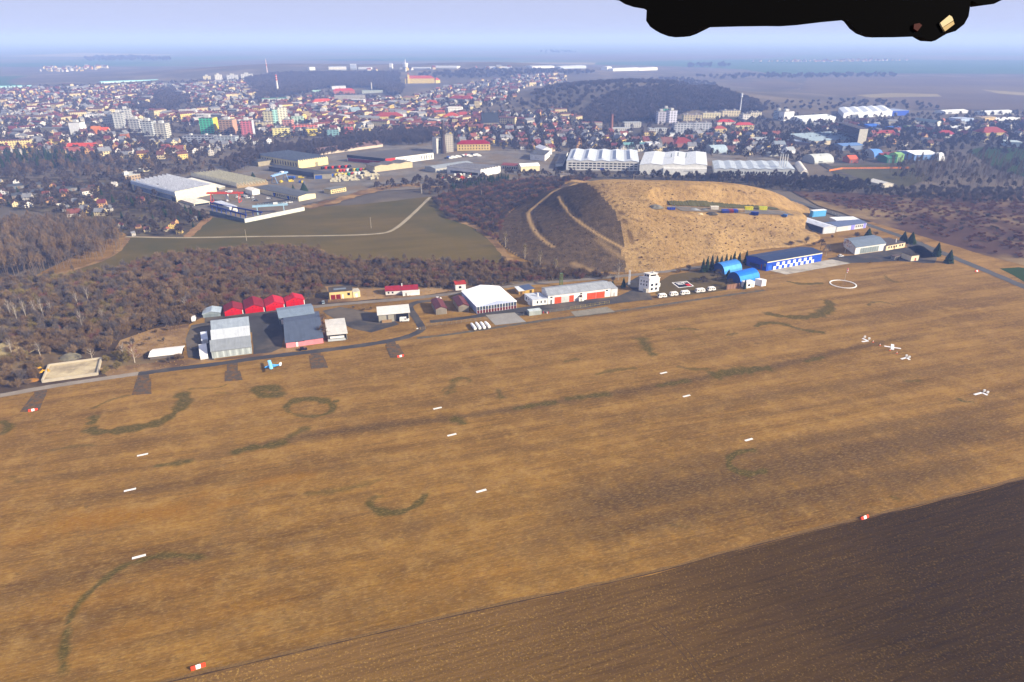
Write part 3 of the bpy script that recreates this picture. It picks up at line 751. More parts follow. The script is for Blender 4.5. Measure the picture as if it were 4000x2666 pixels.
# containers and sheds on the left
for A, b, y, d, lb, c in (((784,1407),(814,1402),1397,15,'long white box container in front corner of the silver hangar','#e9e6e0'), ((790,1346),(815,1342),1334,12,'white container in the shade beside the silver hangar','#cfd3da')):  # second container's white carries its bluish shade in the colour
    o = bld('white_container', lb, 'container', A, b, ytop=y, D=d, roof='flat', wm=c, rm=c, ov=.08, group='white containers by the silver hangar')
    face(o, 'door', 'f', .06, .49, .06, .94, '#d6d4cf'); face(o, 'door', 'f', .51, .94, .06, .94, '#d6d4cf')
o = bld('store_shed', 'low shed under a long white sloping sheet roof', 'shed', (587,1406), (708,1392), h=1.6, R=(600,1367), roof='gable', axis='u', rise=.9, wm='#6b625a', rm='#e9e4da', ov=.5, short='the low white-roofed shed')
face(o, 'opening', 'r', .1, .9, .05, .8, '#1d1b19')
o = bld('glider_shelter', 'open shelter with pale sheet roof and white trailer below', 'shelter', (1283,1333), (1357,1326), ytop=1310, R=(1272,1252), roof='gable', axis='u', rise=.6, wm='#8a8378', rm='#cbc7bd', ov=.5, short='the glider shelter')
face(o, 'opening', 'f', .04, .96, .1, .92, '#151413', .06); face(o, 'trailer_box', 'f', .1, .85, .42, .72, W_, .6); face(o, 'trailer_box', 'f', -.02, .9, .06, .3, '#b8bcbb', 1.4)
for k in (0, .33, .66, .97): face(o, 'post', 'f', k, k+.015, 0, 1, '#8d8a83', .2)
o = bld('open_barn', 'open sided barn with a tilted pale grey sheet roof', 'barn', (1480,1262), (1600,1251), ytop=1232, R=(1475,1206), roof='mono', axis='u', rise=.6, wm='#9c9788', rm='#d2cfc6', ov=.6, short='the open barn')
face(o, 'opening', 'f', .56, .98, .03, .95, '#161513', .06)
for k in (.0, .3, .55, .97): face(o, 'post', 'f', k, k+.012, 0, 1, '#7d776d', .5)
face(o, 'crate_pile', 'f', .1, .42, 0, .32, '#9a7d58', 1.2)
o = bld('yellow_garage', 'flat roofed yellow building with two dark red garage doors', 'garage', (1289,1172), (1378,1164), ytop=1143, D=9, roof='flat', wm='#d9bd7d', rm='r#4c463f', short='the yellow garage')
for k in (.05, .28): face(o, 'garage_door', 'f', k, k+.2, 0, .62, '#7c1b1c')
face(o, 'door', 'f', .55, .61, 0, .58, W_); windows(o, 'f', 1, .38, .74, .78, .9, .95)
MB().box(o.W*.2, o.W*.75, o.D*.3, o.D*.6, o.h+.25, o.h+.42).obj('roof_panel', M('#707a84'), o.root, o.fn)
o = bld('annex', 'low cream annex joined to the yellow garage building', 'annex', (1381,1164), (1408,1160), ytop=1143, D=6, roof='flat', wm='#e0cc98', rm='r#b9b3a4', ov=.15)
face(o, 'door', 'f', .3, .6, 0, .7, W_)
o = bld('clubhouse', 'long white cottage with a dark red roof and chimney', 'house', (1507,1154), (1633,1147), ytop=1138, D=8, roof='gable', axis='u', rise=1.7, wm='#ded8cf', rm='r#8c2230', short='the white cottage')
windows(o, 'f', 2, .35, .75, .03, .28, .4); windows(o, 'f', 1, .3, .8, .64, .74, .9); 
MB().box(o.W*.5, o.W*.53, o.D*.4, o.D*.52, o.h, o.h+3.2).obj('chimney', M(W_), o.root, o.fn)
o = bld('cottage_porch', 'low white flat roofed annex in front of the white cottage', 'annex', (1574,1158), (1640,1153), h=2.3, D=3, wm='#e6e2da', rm='#d8d4cc', ov=.15)
face(o, 'door', 'f', .15, .25, 0, .85, '#8b857c')
for A, b, y, R, lb in (((1704,1231),(1746,1227),1209,(1684,1174),'brown roofed timber shed nearest the lane bend'), ((1792,1220),(1832,1217),1198,(1769,1164),'brown roofed timber shed beside the white tent hall')):
    o = bld('timber_shed', lb, 'shed', A, b, ytop=y, R=R, roof='gable', axis='v', rise=1.3, wm='k#9b9181', rm='k#6a3530', group='brown timber sheds', short='the brown sheds')
    face(o, 'plank_door', 'f', .08, .92, 0, .92, 'k#8c8474')
# white tent hall
o = bld('tent_hall', 'big brilliant white tent hall with a glazed front', 'hall', (1863,1227), (2017,1205), ytop=1200, R=(1803,1139), roof='gable', axis='v', rise=2.3, wm='#aab4d4', rm='#ffffff', ov=.25, short='the white tent hall')  # wall colour holds the blue shade of the white hall's left side
for i in range(14):
    s = 1/14
    face(o, 'front_panel', 'f', i*s+.006, (i+1)*s-.006, .03, .46, '#5b1619', .06); face(o, 'front_window', 'f', i*s+.006, (i+1)*s-.006, .5, .96, 'g#3d4650', .06)
for i in range(15): face(o, 'mullion', 'f', max(0, i/14-.005), min(1, i/14+.005), 0, 1, W_, .14)
o = bld('white_hut', 'small white hut with red roof edge behind the tent hall', 'hut', (1780,1136), (1820,1133), ytop=1113, D=6, roof='mono', axis='u', rise=.3, wm='#e4e0d8', rm='r#a8352b')
windows(o, 'f', 1, .35, .7, .3, .6, .8)
o = bld('tool_shed', 'small yellow shed with blue and white lean-to roofs', 'shed', (2027,1152), (2050,1149), ytop=1139, D=7, roof='mono', axis='u', rise=.5, wm='#a9823c', rm='#c9ced0')
face(o, 'door', 'f', .2, .6, 0, .8, '#5e4824')
o = bld('tool_shed', 'small ochre shed with dark blue panel roof', 'shed', (2051,1149), (2086,1142), ytop=1135, D=7, roof='mono', axis='u', rise=.5, wm='#b3934c', rm='#46536e')
face(o, 'door', 'f', .5, .75, 0, .8, '#4c3c20')
# long white hangar with orange doors
o = bld('long_hangar', 'long white hangar with orange doors and grey roof', 'hangar', (2141,1190), (2384,1159), ytop=1157, R=(2116,1126), roof='gable', axis='u', rise=2.0, wm='#e6e3dd', rm='r#94989c', short='the long hangar')
for a, b, m in ((.1,.205,'#e8552a'), (.205,.33,'#c9cbc6'), (.33,.405,'#e8552a'), (.615,.76,'#e8552a'), (.765,.905,'#e8552a')): face(o, 'hangar_door', 'f', a, b, 0, .74, 'k'+m, .1)
for a in (.03, .5, .92): windows(o, 'f', 1, .72, .86, a, a+.04, .9)
face(o, 'door', 'f', .035, .06, 0, .5, '#6b6a66'); face(o, 'cornice', 'f', 0, 1, .93, 1.0, '#f0eee8', .12)
o = bld('hangar_wing', 'lower white flat wing at the far end of the long hangar', 'annex', (2386,1159), (2411,1157), ytop=1130, D=13, wm='#e0ddd6', rm='r#9a9da0', ov=.2)
face(o, 'door', 'f', .4, .6, 0, .5, '#b5b0a7')
o = bld('hangar_office', 'low white office wing with pale flat roof and entrance porch', 'annex', (2080,1196), (2139,1190), ytop=1173, R=(2049,1150), wm='#e6e4de', rm='r#b9bec6', ov=.2, short='the hangar office')
windows(o, 'f', 3, .35, .75, .2, .95, .3); windows(o, 'l', 2, .35, .75, .3, .9, .4)
face(o, 'porch', 'l', .1, .35, 0, .75, '#d5d2cb', 1.2)
MB().box(o.W*.55, o.W*.62, o.D*.4, o.D*.48, o.h, o.h+2.4).obj('chimney', M(W_), o.root, o.fn)
o = bld('water_trailer', 'small white hut with a dark tank on its roof', 'hut', (2262,1179), (2281,1177), ytop=1170, D=2.6, wm=W_, rm='#cfccc4', ov=.05)
MB().tube((o.W*.5, o.D*.5, o.h), (o.W*.5, o.D*.5, o.h+1.4), .9, .8, 10).obj('tank', M('#5c3a30'), o.root, o.fn); face(o, 'door', 'f', .3, .6, 0, .8, '#aaa69c')
o = bld('silver_container', 'silver corrugated container standing on the grass verge', 'container', (2067,1235), (2115,1229), ytop=1219, D=3.6, wm='k#aeb6b0', rm='k#c6cfcb', ov=.05, short='the silver container')
face(o, 'door', 'f', .5, .95, .05, .95, 'k#9aa29d')
# control tower
A = (2533,1144)
o = bld('control_tower', 'white three storey control tower with a glazed cabin', 'tower', A, (2573,1138), ytop=1091, R=(2490,1084), wm='#eceae6', rm='#d9d6d0', ov=.25, short='the control tower')
W0, D0, h0 = o.W, o.D, o.h
for z in (.14, .45): windows(o, 'f', 2, z, z+.17, .08, .92, .5)
for z in (.45, .7): windows(o, 'l', 3, z, z+.13, .1, .95, .35)
face(o, 'entrance_porch', 'l', .05, .35, 0, .28, '#b9b3a8', 1.5)
c = MB().box(W0*.04, W0*.8, D0*.08, D0*.62, h0+.2, h0+3.1).obj('cabin', M('#e8e6e2'), o.root, o.fn)
MB().box(W0*.14, W0*.7, D0*.08-.08, D0*.08+.02, h0+1.5, h0+2.5).obj('cabin_window', M('g#15181c'), c, o.fn)
for k in (.14, .38): MB().box(W0*.04-.08, W0*.04+.02, D0*k, D0*(k+.17), h0+1.4, h0+2.5).obj('cabin_window', M('g#15181c'), c, o.fn)
MB().box(W0*-.01, W0*.85, D0*.03, D0*.67, h0+3.1, h0+3.35).obj('cabin_roof', M('#d4d2cc'), o.root, o.fn)
for u, v, hh in ((.55,.3,3.2), (.66,.34,2.4), (.45,.45,1.8)): MB().tube((W0*u, D0*v, h0+3.3), (W0*u, D0*v, h0+3.3+hh), .09, .05, 5).obj('antenna', M('#888888'), o.root, o.fn)
MB().box(W0*.5, W0*.62, D0*.2, D0*.36, h0+3.35, h0+4.1).obj('roof_box', M('#c8c6c0'), o.root, o.fn)
MB().box(W0, W0*1.3, D0*.2, D0*.7, 2.4, 4.9).obj('balcony', M('#e2e0da'), o.root, o.fn)
MB().box(W0*.82, W0*.98, D0*.1, D0*.9, h0+.2, h0+1.2).obj('parapet', M('#dedcd6'), o.root, o.fn)
# blue quonset sheds
def quonset(name, label, A, Bp, D, hh, rm, endm, **k):
    o = bld(name, label, 'shed', A, Bp, h=.6, D=D, roof='arch', axis='u', rise=hh, wm=endm, rm=rm, ov=.2, thick=.15, **k)
    return o
o = quonset('arch_shed', 'bright blue round roofed shed beside the white containers', (2893,1113), (2966,1095), 12, 6.2, 'k#1f6fd0', '#1c3f86', short='the blue arched sheds'); face(o, 'end_door', 'l', .3, .7, 0, 3.5, '#17356f')
o = quonset('arch_shed', 'faded blue round roofed shed standing behind the trees', (2830,1075), (2897,1060), 12, 6.2, 'k#3d7fc4', '#1f4688'); face(o, 'end_door', 'l', .3, .7, 0, 3.5, '#1a3b76')
o = bld('site_cabin', 'white site cabin with a window in front of the arched shed', 'cabin', (2913,1128), (2946,1122), ytop=1108, D=4.5, wm='#e8e6e2', rm='#dcd9d3', ov=.1); windows(o, 'f', 1, .35, .75, .2, .5, .9); face(o, 'door', 'f', .62, .8, 0, .8, '#bcb9b2')
o = bld('site_cabin', 'plain white box cabin at the end of the arched shed', 'cabin', (2974,1120), (2991,1117), ytop=1098, R=(2950,1091), wm='#e9e8e6', rm='#dfdedb', ov=.06); face(o, 'door', 'f', .25, .7, .05, .85, '#d3d1cc')
o = bld('board_fence', 'rusty brown board fence in front of the blue shed', 'fence', (2838,1133), (2888,1126), ytop=1115, D=.25, wm='#8c6a52', rm='#7b5c47', ov=.02)
for k in range(9): face(o, 'board', 'f', k/9+.01, (k+1)/9-.01, .03, .97, '#94705a' if k % 2 else '#84614b', .04)
# checkered hangar
o = bld('checkered_hangar', 'blue hangar with a white and blue chequered front', 'hangar', (2991,1060), (3207,1022), ytop=1024, R=(2914,1001), roof='gable', axis='u', rise=1.4, wm='#1d49b4', rm='k#2f3d5c', ov=.3, short='the chequered hangar')
face(o, 'fascia', 'f', .005, .995, .88, 1.0, '#e8dfc0', .14)
for r in range(2):
    for k in range(r, 15 - r):
        u = .125 + k*.049
        face(o, 'door_panel', 'f', u, u+.0478, .02 + .36*r, .37 + .36*r, '#eceae8' if (k + r) % 2 == 0 else '#2050c0', .09)
face(o, 'door', 'f', .03, .1, 0, .55, '#2b60c6', .08); face(o, 'cabin_door', 'f', .105, .12, 0, .6, '#173a8e', .1)
face(o, 'window', 'l', .03, .12, .45, .75, 'g#6f7a80'); face(o, 'side_canopy', 'l', .3, .75, .2, .5, '#1a2d66', .6); face(o, 'door', 'l', .2, .24, 0, .6, '#8c2a2a')
# grey hall with cream wing
o = bld('grey_hall', 'white hangar with grey roof and glazed sliding doors', 'hangar', (3338,996), (3455,979), ytop=968, R=(3298,935), roof='gable', axis='u', rise=1.6, wm='#e3dfd4', rm='k#76828c', short='the glazed grey hangar')
for k in range(8): face(o, 'sliding_door', 'f', .16+k*.078, .16+(k+1)*.078-.008, .04, .8, 'k#8e9896', .1)
face(o, 'door', 'f', .8, .96, .04, .86, W_)
o = bld('cream_office', 'long cream office building beside the grey hangar', 'office', (3459,981), (3533,967), ytop=962, D=15, wm='#dcc6a0', rm='r#4f4844', ov=.2, short='the cream office')
windows(o, 'f', 4, .4, .8, .08, .6, .45); windows(o, 'f', 2, .4, .8, .66, .92, .5); face(o, 'door', 'f', .42, .47, 0, .72, '#7b5f3d')
MB().tube((o.W*.66, o.D*.2, o.h), (o.W*.66, o.D*.2, o.h+3.2), .35, .3, 8).obj('chimney', M(W_), o.root, o.fn)
o = bld('kiosk', 'small cream kiosk with dark roof and red door', 'kiosk', (3557,1022), (3586,1019), ytop=1001, D=9, roof='mono', axis='v', rise=.2, wm='#e3d3b2', rm='r#38332f', ov=.3, short='the kiosk'); face(o, 'door', 'f', .5, .66, 0, .55, '#a5352a')
o = bld('bin_shelter', 'low grey shelter beside the cream kiosk', 'shelter', (3494,1016), (3514,1013), ytop=1004, D=3.5, roof='mono', axis='v', rise=.2, wm='#8f8a82', rm='r#5a4b42'); face(o, 'opening', 'f', .1, .9, .05, .8, '#3b3733')
# company hall with side wings up the road
o = bld('company_hall', 'white and grey company hall with a pale ridged roof', 'hall', (3213,915), (3262,911), ytop=891, R=(3082,848), roof='gable', axis='v', rise=1.2, wm='#c3c6c8', rm='r#c4c9d2', ov=.15, short='the company hall', shear=1.2, flat=True)
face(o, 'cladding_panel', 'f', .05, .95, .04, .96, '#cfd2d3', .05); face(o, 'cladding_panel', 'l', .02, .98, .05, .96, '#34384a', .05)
o = bld('company_wing', 'grey wing with purple panels and a blue-grey roof', 'office', (3266,907), (3382,891), ytop=888, D=15, roof='gable', axis='u', rise=1.2, wm='#c6c6c2', rm='k#5f6c88', ov=.2, short='the purple panelled wing', flat=True)
face(o, 'panel', 'f', .48, .6, .02, .98, '#8a86d8', .08); face(o, 'panel', 'f', .9, .985, .02, .98, '#8a86d8', .08); face(o, 'gate', 'f', .37, .46, .02, .72, W_); windows(o, 'f', 4, .35, .78, .62, .89, .4)
o = bld('company_wing', 'narrow white roofed wing behind the company hall yard', 'hall', (3236,872), (3262,884), h=5, D=22, roof='flat', wm='#cdd0d2', rm='r#dfe2e6', ov=.1, flat=True); face(o, 'cladding_panel', 'f', .05, .95, .05, .9, '#b9bcbe')
o = bld('blue_container', 'light blue lorry container with white roof behind the hall', 'container', (3173,847), (3225,843), ytop=826, D=4, wm='#5aa6d8', rm='#e8eef2', ov=.04, flat=True); face(o, 'door', 'f', .02, .1, .05, .95, '#4a90c2')
o = bld('brick_hut', 'tiny brick hut with red doors on the mound top', 'hut', (2188,702), (2226,702), ytop=683, D=6, roof='flat', wm='#c9b9a4', rm='r#7c746b', ov=.4); face(o, 'door', 'f', .25, .75, 0, .55, '#8f2a24')

# ------------------------------------------------------------------ industrial works
def S(name, label, cat, A, Bp, yt, R, wm, rm, roof='flat', axis='u', rise=2., n=1, short=None, win=None, **k):
    D = None
    if not isinstance(R, tuple): D, R = R, None
    o = bld(name, label, cat, A, Bp, ytop=yt, R=R, D=D, roof=roof, axis=axis, rise=rise, n=n, wm=wm, rm=rm, short=short, **k)
    for w in win or (): windows(o, *w)
    return o
o = S('sawtooth_works', 'cream factory hall with white sawtooth roof by the gardens', 'factory', (691,790), (847,756), 758, (512,712), '#d9cfae', 'r#f4f3ee', 'saw', 'v', 2.0, 9, 'the cream sawtooth factory', shear=1.2, ov=.2)
MB().box(-.2, o.W+.2, -.5, -.1, 0, o.h+2.0).obj('parapet', M('#d9cfae'), o.root, o.fn); MB().box(-.6, -.25, -.5, o.D+.2, o.h-2, o.h+1.6).obj('parapet', M('#b9c3d2'), o.root, o.fn)
face(o, 'front_panel', 'f', .1, .96, .08, .5, '#b3ab94', .1); face(o, 'gutter_band', 'l', .0, .98, .8, 1.0, '#b9c3d2', .1); face(o, 'grey_panel', 'l', .05, .95, .1, .66, '#7f8ba0', .08); face(o, 'gate', 'l', .02, .1, 0, .5, '#39414f', .12)
windows(o, 'l', 7, .45, .62, .12, .9, .6, 'g#2c3442')
o = S('sawtooth_works', 'long olive factory hall with many sawtooth roof teeth', 'factory', (926,737), (1048,722), 728, (746,687), '#8b7b60', 'r#ded8ba', 'saw', 'v', 3.4, 10, 'the olive sawtooth factory', shear=1.2, ov=.2)
face(o, 'brick_band', 'f', .02, .98, .1, .9, '#96805f', .06); face(o, 'eaves_wall', 'l', 0, 1, .7, 1., '#cfcbbb', .1)
S('link_roof', 'narrow white flat link building between the sawtooth halls', 'factory', (856,744), (880,738), 735, (725,701), '#8d8878', 'r#d8d4c6', shear=1.2)
o = S('loading_hall', 'low cream loading hall with red and white roof', 'hall', (759,806), (820,798), 797, (704,781), '#d8d2bd', 'r#d8d2c0', 'gable', 'v', .8, shear=1., short='the cream loading hall'); face(o, 'opening', 'f', .04, .97, .02, .75, '#22242a'); face(o, 'red_band', 'l', .1, .98, .75, 1.02, '#b4483a', .2)
o = S('box_hall', 'small white flat roofed hall behind the concrete wall', 'hall', (899,831), (929,827), 811, (834,789), '#d5d2c8', 'r#b7bcc6', shear=1.); face(o, 'gate', 'f', .1, .8, 0, .4, '#9e9c96')
S('gable_store', 'white gabled store next to the grey works building', 'shed', (987,764), (1016,759), 747, (957,738), '#e2dfd6', 'r#d9d5ca', 'gable', 'v', 1.2, shear=1.)
o = S('workshop', 'long dark roofed workshop with cream gable by the field', 'workshop', (1168,788), (1234,775), 769, (1004,735), '#d4c7a2', 'r#55585c', 'gable', 'v', 1.2, shear=1.2, short='the dark roofed workshop')
windows(o, 'l', 13, .2, .72, .02, .62, .5, 'g#30343a'); face(o, 'blue_gate', 'l', .22, .26, 0, .7, '#2f55a8', .12); face(o, 'blue_gate', 'l', .56, .6, 0, .7, '#2f55a8', .12)
o = S('yard_office', 'small cream yard office with a row of windows', 'office', (1293,759), (1353,748), 743, (1264,738), '#d9c48c', 'r#6d6f6c', shear=1.); windows(o, 'f', 7, .62, .86, .05, .95, .6, 'g#3a3d40'); windows(o, 'f', 6, .12, .42, .05, .95, .6, 'g#3a3d40')
o = S('brick_works', 'tall brown brick building at the garden edge', 'factory', (494,712), (552,703), 690, (476,676), 'f#9a8468', 'r#bdbcb2', short='the brown brick building'); extra(o, 'roof_hut', '#cfccc0', .02, .3, .3, .7, o.h, o.h+3)
S('cream_store', 'low cream store with white roof behind the brick building', 'shed', (560,672), (597,667), 664, 12, '#d9cfa8', 'r#d5d2c6')
o = S('sawtooth_works', 'cream gabled factory with grey glass sawtooth roof lights', 'factory', (1168,660), (1283,643), 632, (1016,607), '#dac88e', 'r#8f9498', 'saw', 'v', 2.2, 13, 'the grey glass sawtooth factory', shear=1.3); windows(o, 'l', 14, .2, .75, .03, .97, .45, 'g#3c3a38'); face(o, 'gate', 'f', .55, .65, 0, .6, '#8d8468'); face(o, 'orange_panel', 'r', .1, .5, .0, .5, '#c96b3c')
o = S('dispatch_hall', 'large dispatch hall with red side and white front', 'hall', (1507,647), (1694,622), 621, (1355,606), '#e4e1d8', 'r#57534e', 'flat', short='the red and white dispatch hall', shear=1.6)
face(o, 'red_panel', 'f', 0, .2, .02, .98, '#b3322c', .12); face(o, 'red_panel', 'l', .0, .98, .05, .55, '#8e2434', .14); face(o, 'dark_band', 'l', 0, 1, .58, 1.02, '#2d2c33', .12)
windows(o, 'f', 14, .42, .58, .24, .98, .4, 'g#3f444c'); windows(o, 'f', 5, .1, .8, .72, .98, .3, 'g#3f444c')
o = S('long_store', 'long brown roofed store with a white gable end', 'warehouse', (1252,607), (1496,574), 596, 26, '#b9aa98', 'r#6d5652', 'gable', 'u', 4.); face(o, 'white_gable', 'r', .02, .98, .02, 1, '#d6d0c6', .1)
S('works_shed', 'low dark flat shed row along the lorry yard', 'shed', (1052,668), (1252,697), 652, 14, '#4a4c58', 'r#3d3f44')
o = S('works_shed', 'low grey shed with blue gates beside the caravan lot', 'shed', (1228,701), (1297,698), 682, 16, '#8e8878', 'r#4a4b4d'); face(o, 'blue_gate', 'f', .05, .45, 0, .75, '#2b4f9c')
S('works_shed', 'low dark store beyond the olive sawtooth factory', 'shed', (1010,652), (1060,644), 634, 20, '#8f8670', 'r#46484c')
S('works_shed', 'wide low grey roofed store below the dispatch hall', 'warehouse', (1465,674), (1612,655), 652, 22, '#b8a988', 'r#605c58', 'gable', 'v', 1.4, 3)
S('grey_store', 'grey arched roof store beside the white caravan hall', 'warehouse', (1660,667), (1702,676), 652, 60, '#a4a39c', 'r#8c9296', 'gable', 'v', 1.6, shear=.8)
o = S('caravan_hall', 'white hall with sawtooth roof and a dark window strip', 'hall', (1878,692), (1955,677), 666, (1746,653), '#e2dfd9', 'r#b0aca6', 'saw', 'v', 1.5, 7, 'the white caravan hall', shear=1.3); face(o, 'window_strip', 'l', .08, .9, .15, .55, 'g#232a36', .12)
o = S('silo', 'tall pale concrete silo block with dark slots', 'silo', (1706,601), (1730,599), 542, 14, '#c4bfb4', '#a5a097', short='the concrete silo'); face(o, 'slot', 'f', .35, .65, .3, .85, '#4d4a48')
o = S('silo', 'taller ribbed concrete silo next to the dark chimney', 'silo', (1741,597), (1772,594), 529, 18, 'f#a39d92', '#8f8a80')
o = S('storehouse', 'long yellow storehouse with dark red hipped roof', 'warehouse', (1786,590), (1915,588), 565, 14, '#cdb173', 'r#86182c', 'hip', rise=5., short='the red roofed yellow storehouse'); windows(o, 'f', 11, .62, .86, .03, .97, .35); windows(o, 'f', 11, .2, .4, .03, .97, .35)
o = S('white_factory', 'long white factory with ridged roof and four window rows', 'factory', (2212,664), (2493,669), 629, (2232,585), '#dcdad2', 'r#b9c0c8', 'gable', 'v', 1.5, 5, 'the long white factory', shear=.4)
for z in (.14, .42, .68):
    for k in range(17): 
        if not (8 <= k <= 8 and z < .3): face(o, 'window', 'f', .03+.057*k, .03+.057*k+.042, z, z+.14, 'g#23272c')
face(o, 'loading_gate', 'f', .475, .53, 0, .3, '#3f4a8c', .1); face(o, 'white_tank', 'l', .02, .06, 0, .6, W_, .8)
for k in range(5): MB().box(o.W*(k+.42)/5, o.W*(k+.58)/5, o.D*.12, o.D*.88, o.h+1.2, o.h+3.0).obj('roof_lantern', M('#dfe3e6'), o.root, o.fn)
o = S('factory_annex', 'low white block with dark roof at the white factory end', 'factory', (2170,652), (2198,650), 640, (2194,592), '#dcdcd8', 'r#5a5654', shear=.6)
o = S('white_factory', 'white windowless factory with three shallow gables', 'factory', (2496,682), (2758,683), 645, (2520,596), '#cfcfcb', 'r#c9cdd0', 'gable', 'v', 1.6, 3, 'the windowless white factory', shear=.3); face(o, 'front_box', 'f', .36, 1.0, .0, .72, '#d6d6d2', 6); face(o, 'sign_strip', 'f', .66, .8, .42, .5, '#8d9094', 6.15); windows(o, 'f', 3, .06, .2, .7, .95, .3)
for u, v in ((.55,.6), (.68,.55), (.45,.5)): MB().tube((o.W*u, o.D*v, o.h), (o.W*u, o.D*v, o.h+6), .9, .9, 8).obj('vent_stack', M('#8f979c'), o.root, o.fn)
o = S('grey_factory', 'wide flat factory with pale grey ribbed roof', 'factory', (2788,684), (3101,686), 661, (2783,630), '#b9bcbc', 'r#a9b2ba', 'gable', 'v', 1.0, 7, 'the flat grey factory', shear=.4); windows(o, 'f', 24, .2, .6, .12, .98, .4)
for k in range(4): MB().tube((o.W*(.82+.03*k), o.D*.2, o.h), (o.W*(.82+.03*k), o.D*.2, o.h+16), .5, .45, 7).obj('steel_stack', M('#c7c9c8'), o.root, o.fn)
o = S('white_warehouse', 'white twin gabled warehouse beside the white factory', 'warehouse', (2071,625), (2128,630), 602, (2093,585), '#e6e3dd', 'r#4e4f52', 'flat', shear=.6); windows(o, 'f', 3, .3, .42, .3, .6, .3)
S('white_warehouse', 'bright white gabled shed behind the twin warehouse', 'warehouse', (2120,606), (2156,604), 586, 30, '#e8e6e2', 'r#e4e5e6', 'gable', 'v', 3.)
o = S('red_roof_depot', 'low depot with brown red roof and glazed side', 'depot', (1958,662), (2045,668), 646, 18, '#cfc7b6', 'r#7a3f3e', 'gable', 'u', 1.6); windows(o, 'f', 9, .2, .8, .05, .95, .7)
S('cream_depot', 'cream building with white peaked roof below the depot', 'depot', (2035,672), (2108,668), 652, 14, '#d8cba6', 'r#e3e3df', 'gable', 'u', 2.4)
o = bld('quonset_hall', 'long white round roofed hall slanting by the grey factory', 'hall', (3128,684), (3157,683), h=.8, R=(3104,645), roof='arch', axis='v', rise=4.5, wm='#d5d0c6', rm='r#cfc9bf', ov=.2, shear=1.2)
# concrete works wall
for A, b, lb, c in (((957,872),(1191,824),'long pale concrete wall facing the olive field','#bfc0b6'), ((821,838),(957,872),'dark grey concrete wall along the garden side','#5d666c')):
    o = bld('concrete_wall', lb, 'wall', A, b, h=3.4, D=.5, wm=c, rm=c, ov=.06)
    for k in range(10): face(o, 'pier', 'f', k/10, k/10+.012, 0, .98, c, .15)

# ------------------------------------------------------------------ town: tower blocks and landmark buildings
TB = [ # label, A, B, ytop, depth, wall, roofbox
 ('plain white slab tower beside the tram road', (276,526),(320,526),477,16,'#e6e6e4','the plain white tower'),
 ('squat grey balcony tower, frontmost of three grey towers',(407,497),(446,500),452,18,'b#b3ab9c',None), ('tall grey balcony tower between two grey towers',(448,501),(486,500),439,18,'b#b6b8b6','the grey towers'),
 ('rearmost tall grey balcony tower of the cluster',(478,485),(514,484),424,18,'b#b9bab8',None), ('grey tower with brown red flank',(508,518),(549,518),464,18,'b#b4b4b2',None), ('pale grey tower with flat roof hut beside the brown flanked one',(557,531),(600,531),471,18,'b#b0b4b4',None),
 ('brown flanked pale tower close to the terraced houses',(612,546),(654,546),481,18,'b#bcb9ae',None), ('green tower block with a yellow flank',(786,525),(840,525),458,20,'b#49b98a','the green tower block'),
 ('brown and beige tower next to the green block',(863,530),(915,530),466,20,'b#a98a70',None), ('pink and grey tower beside the brown tower',(946,539),(991,538),469,20,'b#c06a74',None),
 ('cream and yellow tower with red roof edge',(1032,492),(1070,492),431,18,'b#d8d0a6','the cream and yellow tower'), ('white and turquoise tower, highest of the centre',(1090,486),(1128,484),418,18,'b#d6cfb8',None), ('pale tower with turquoise flank joined to the highest one',(1070,492),(1090,491),425,18,'b#9fcfc0',None),
 ('small pink tower beneath the cream tower',(1104,492),(1140,492),465,16,'b#c98f84',None), ('pale turquoise block with salmon gable',(1140,482),(1187,481),452,16,'b#b8d2c0',None),
 ('white panel tower on the slope under the wooded hill',(2568,486),(2600,486),434,18,'b#c9c6d0','the hillside towers'), ('teal green tower behind the hillside tower',(2589,476),(2617,476),422,18,'b#58b59c',None), ('lavender white tower by the wooded hill',(2613,482),(2643,481),430,18,'b#cfcfe0',None),
 ('cream tower far up the hill, first of the ridge row',(795,312),(823,311),294,18,'b#d8cda6',None), ('white tower far up the hill beside the cream one',(842,318),(870,317),289,18,'b#dad8d0',None), ('pale grey tower far up the hill with two cores',(887,312),(930,311),290,18,'b#cfd0d2',None), ('white tower far up the hill at the wood edge',(942,307),(987,306),286,18,'b#d6d6d6',None),
 ('white office tower beside the eastern works',(3060,474),(3098,472),434,18,'#dcdde0',None), ('grey glazed office tower next to the white one',(3034,470),(3057,470),430,18,'b#9aa6b2',None)]
for lb, A, b, yt, D, c, sh in TB:
    o = S('tower_block', lb, 'tower block', A, b, yt+4, D, c, 'r#77756f', short=sh, ov=.1)
    MB().box(o.W*.3, o.W*.65, o.D*.3, o.D*.7, o.h+.2, o.h+4.2).obj('lift_house', M('#bcbcb8'), o.root, o.fn)
    if c[0] == 'b':
        fl = {'b#49b98a':'#d8c23c','b#b4b4b2':'#7d4f48','b#bcb9ae':'#6e5148','b#a98a70':'#b08a74','b#d8d0a6':'#d9c65a','b#c06a74':'#b9bcc2'}.get(c)
        if fl: face(o, 'end_wall', 'r' if A[0] < 2000 and c != 'b#b4b4b2' and c != 'b#bcb9ae' else 'l', .02, .98, .01, .99, fl, .12)
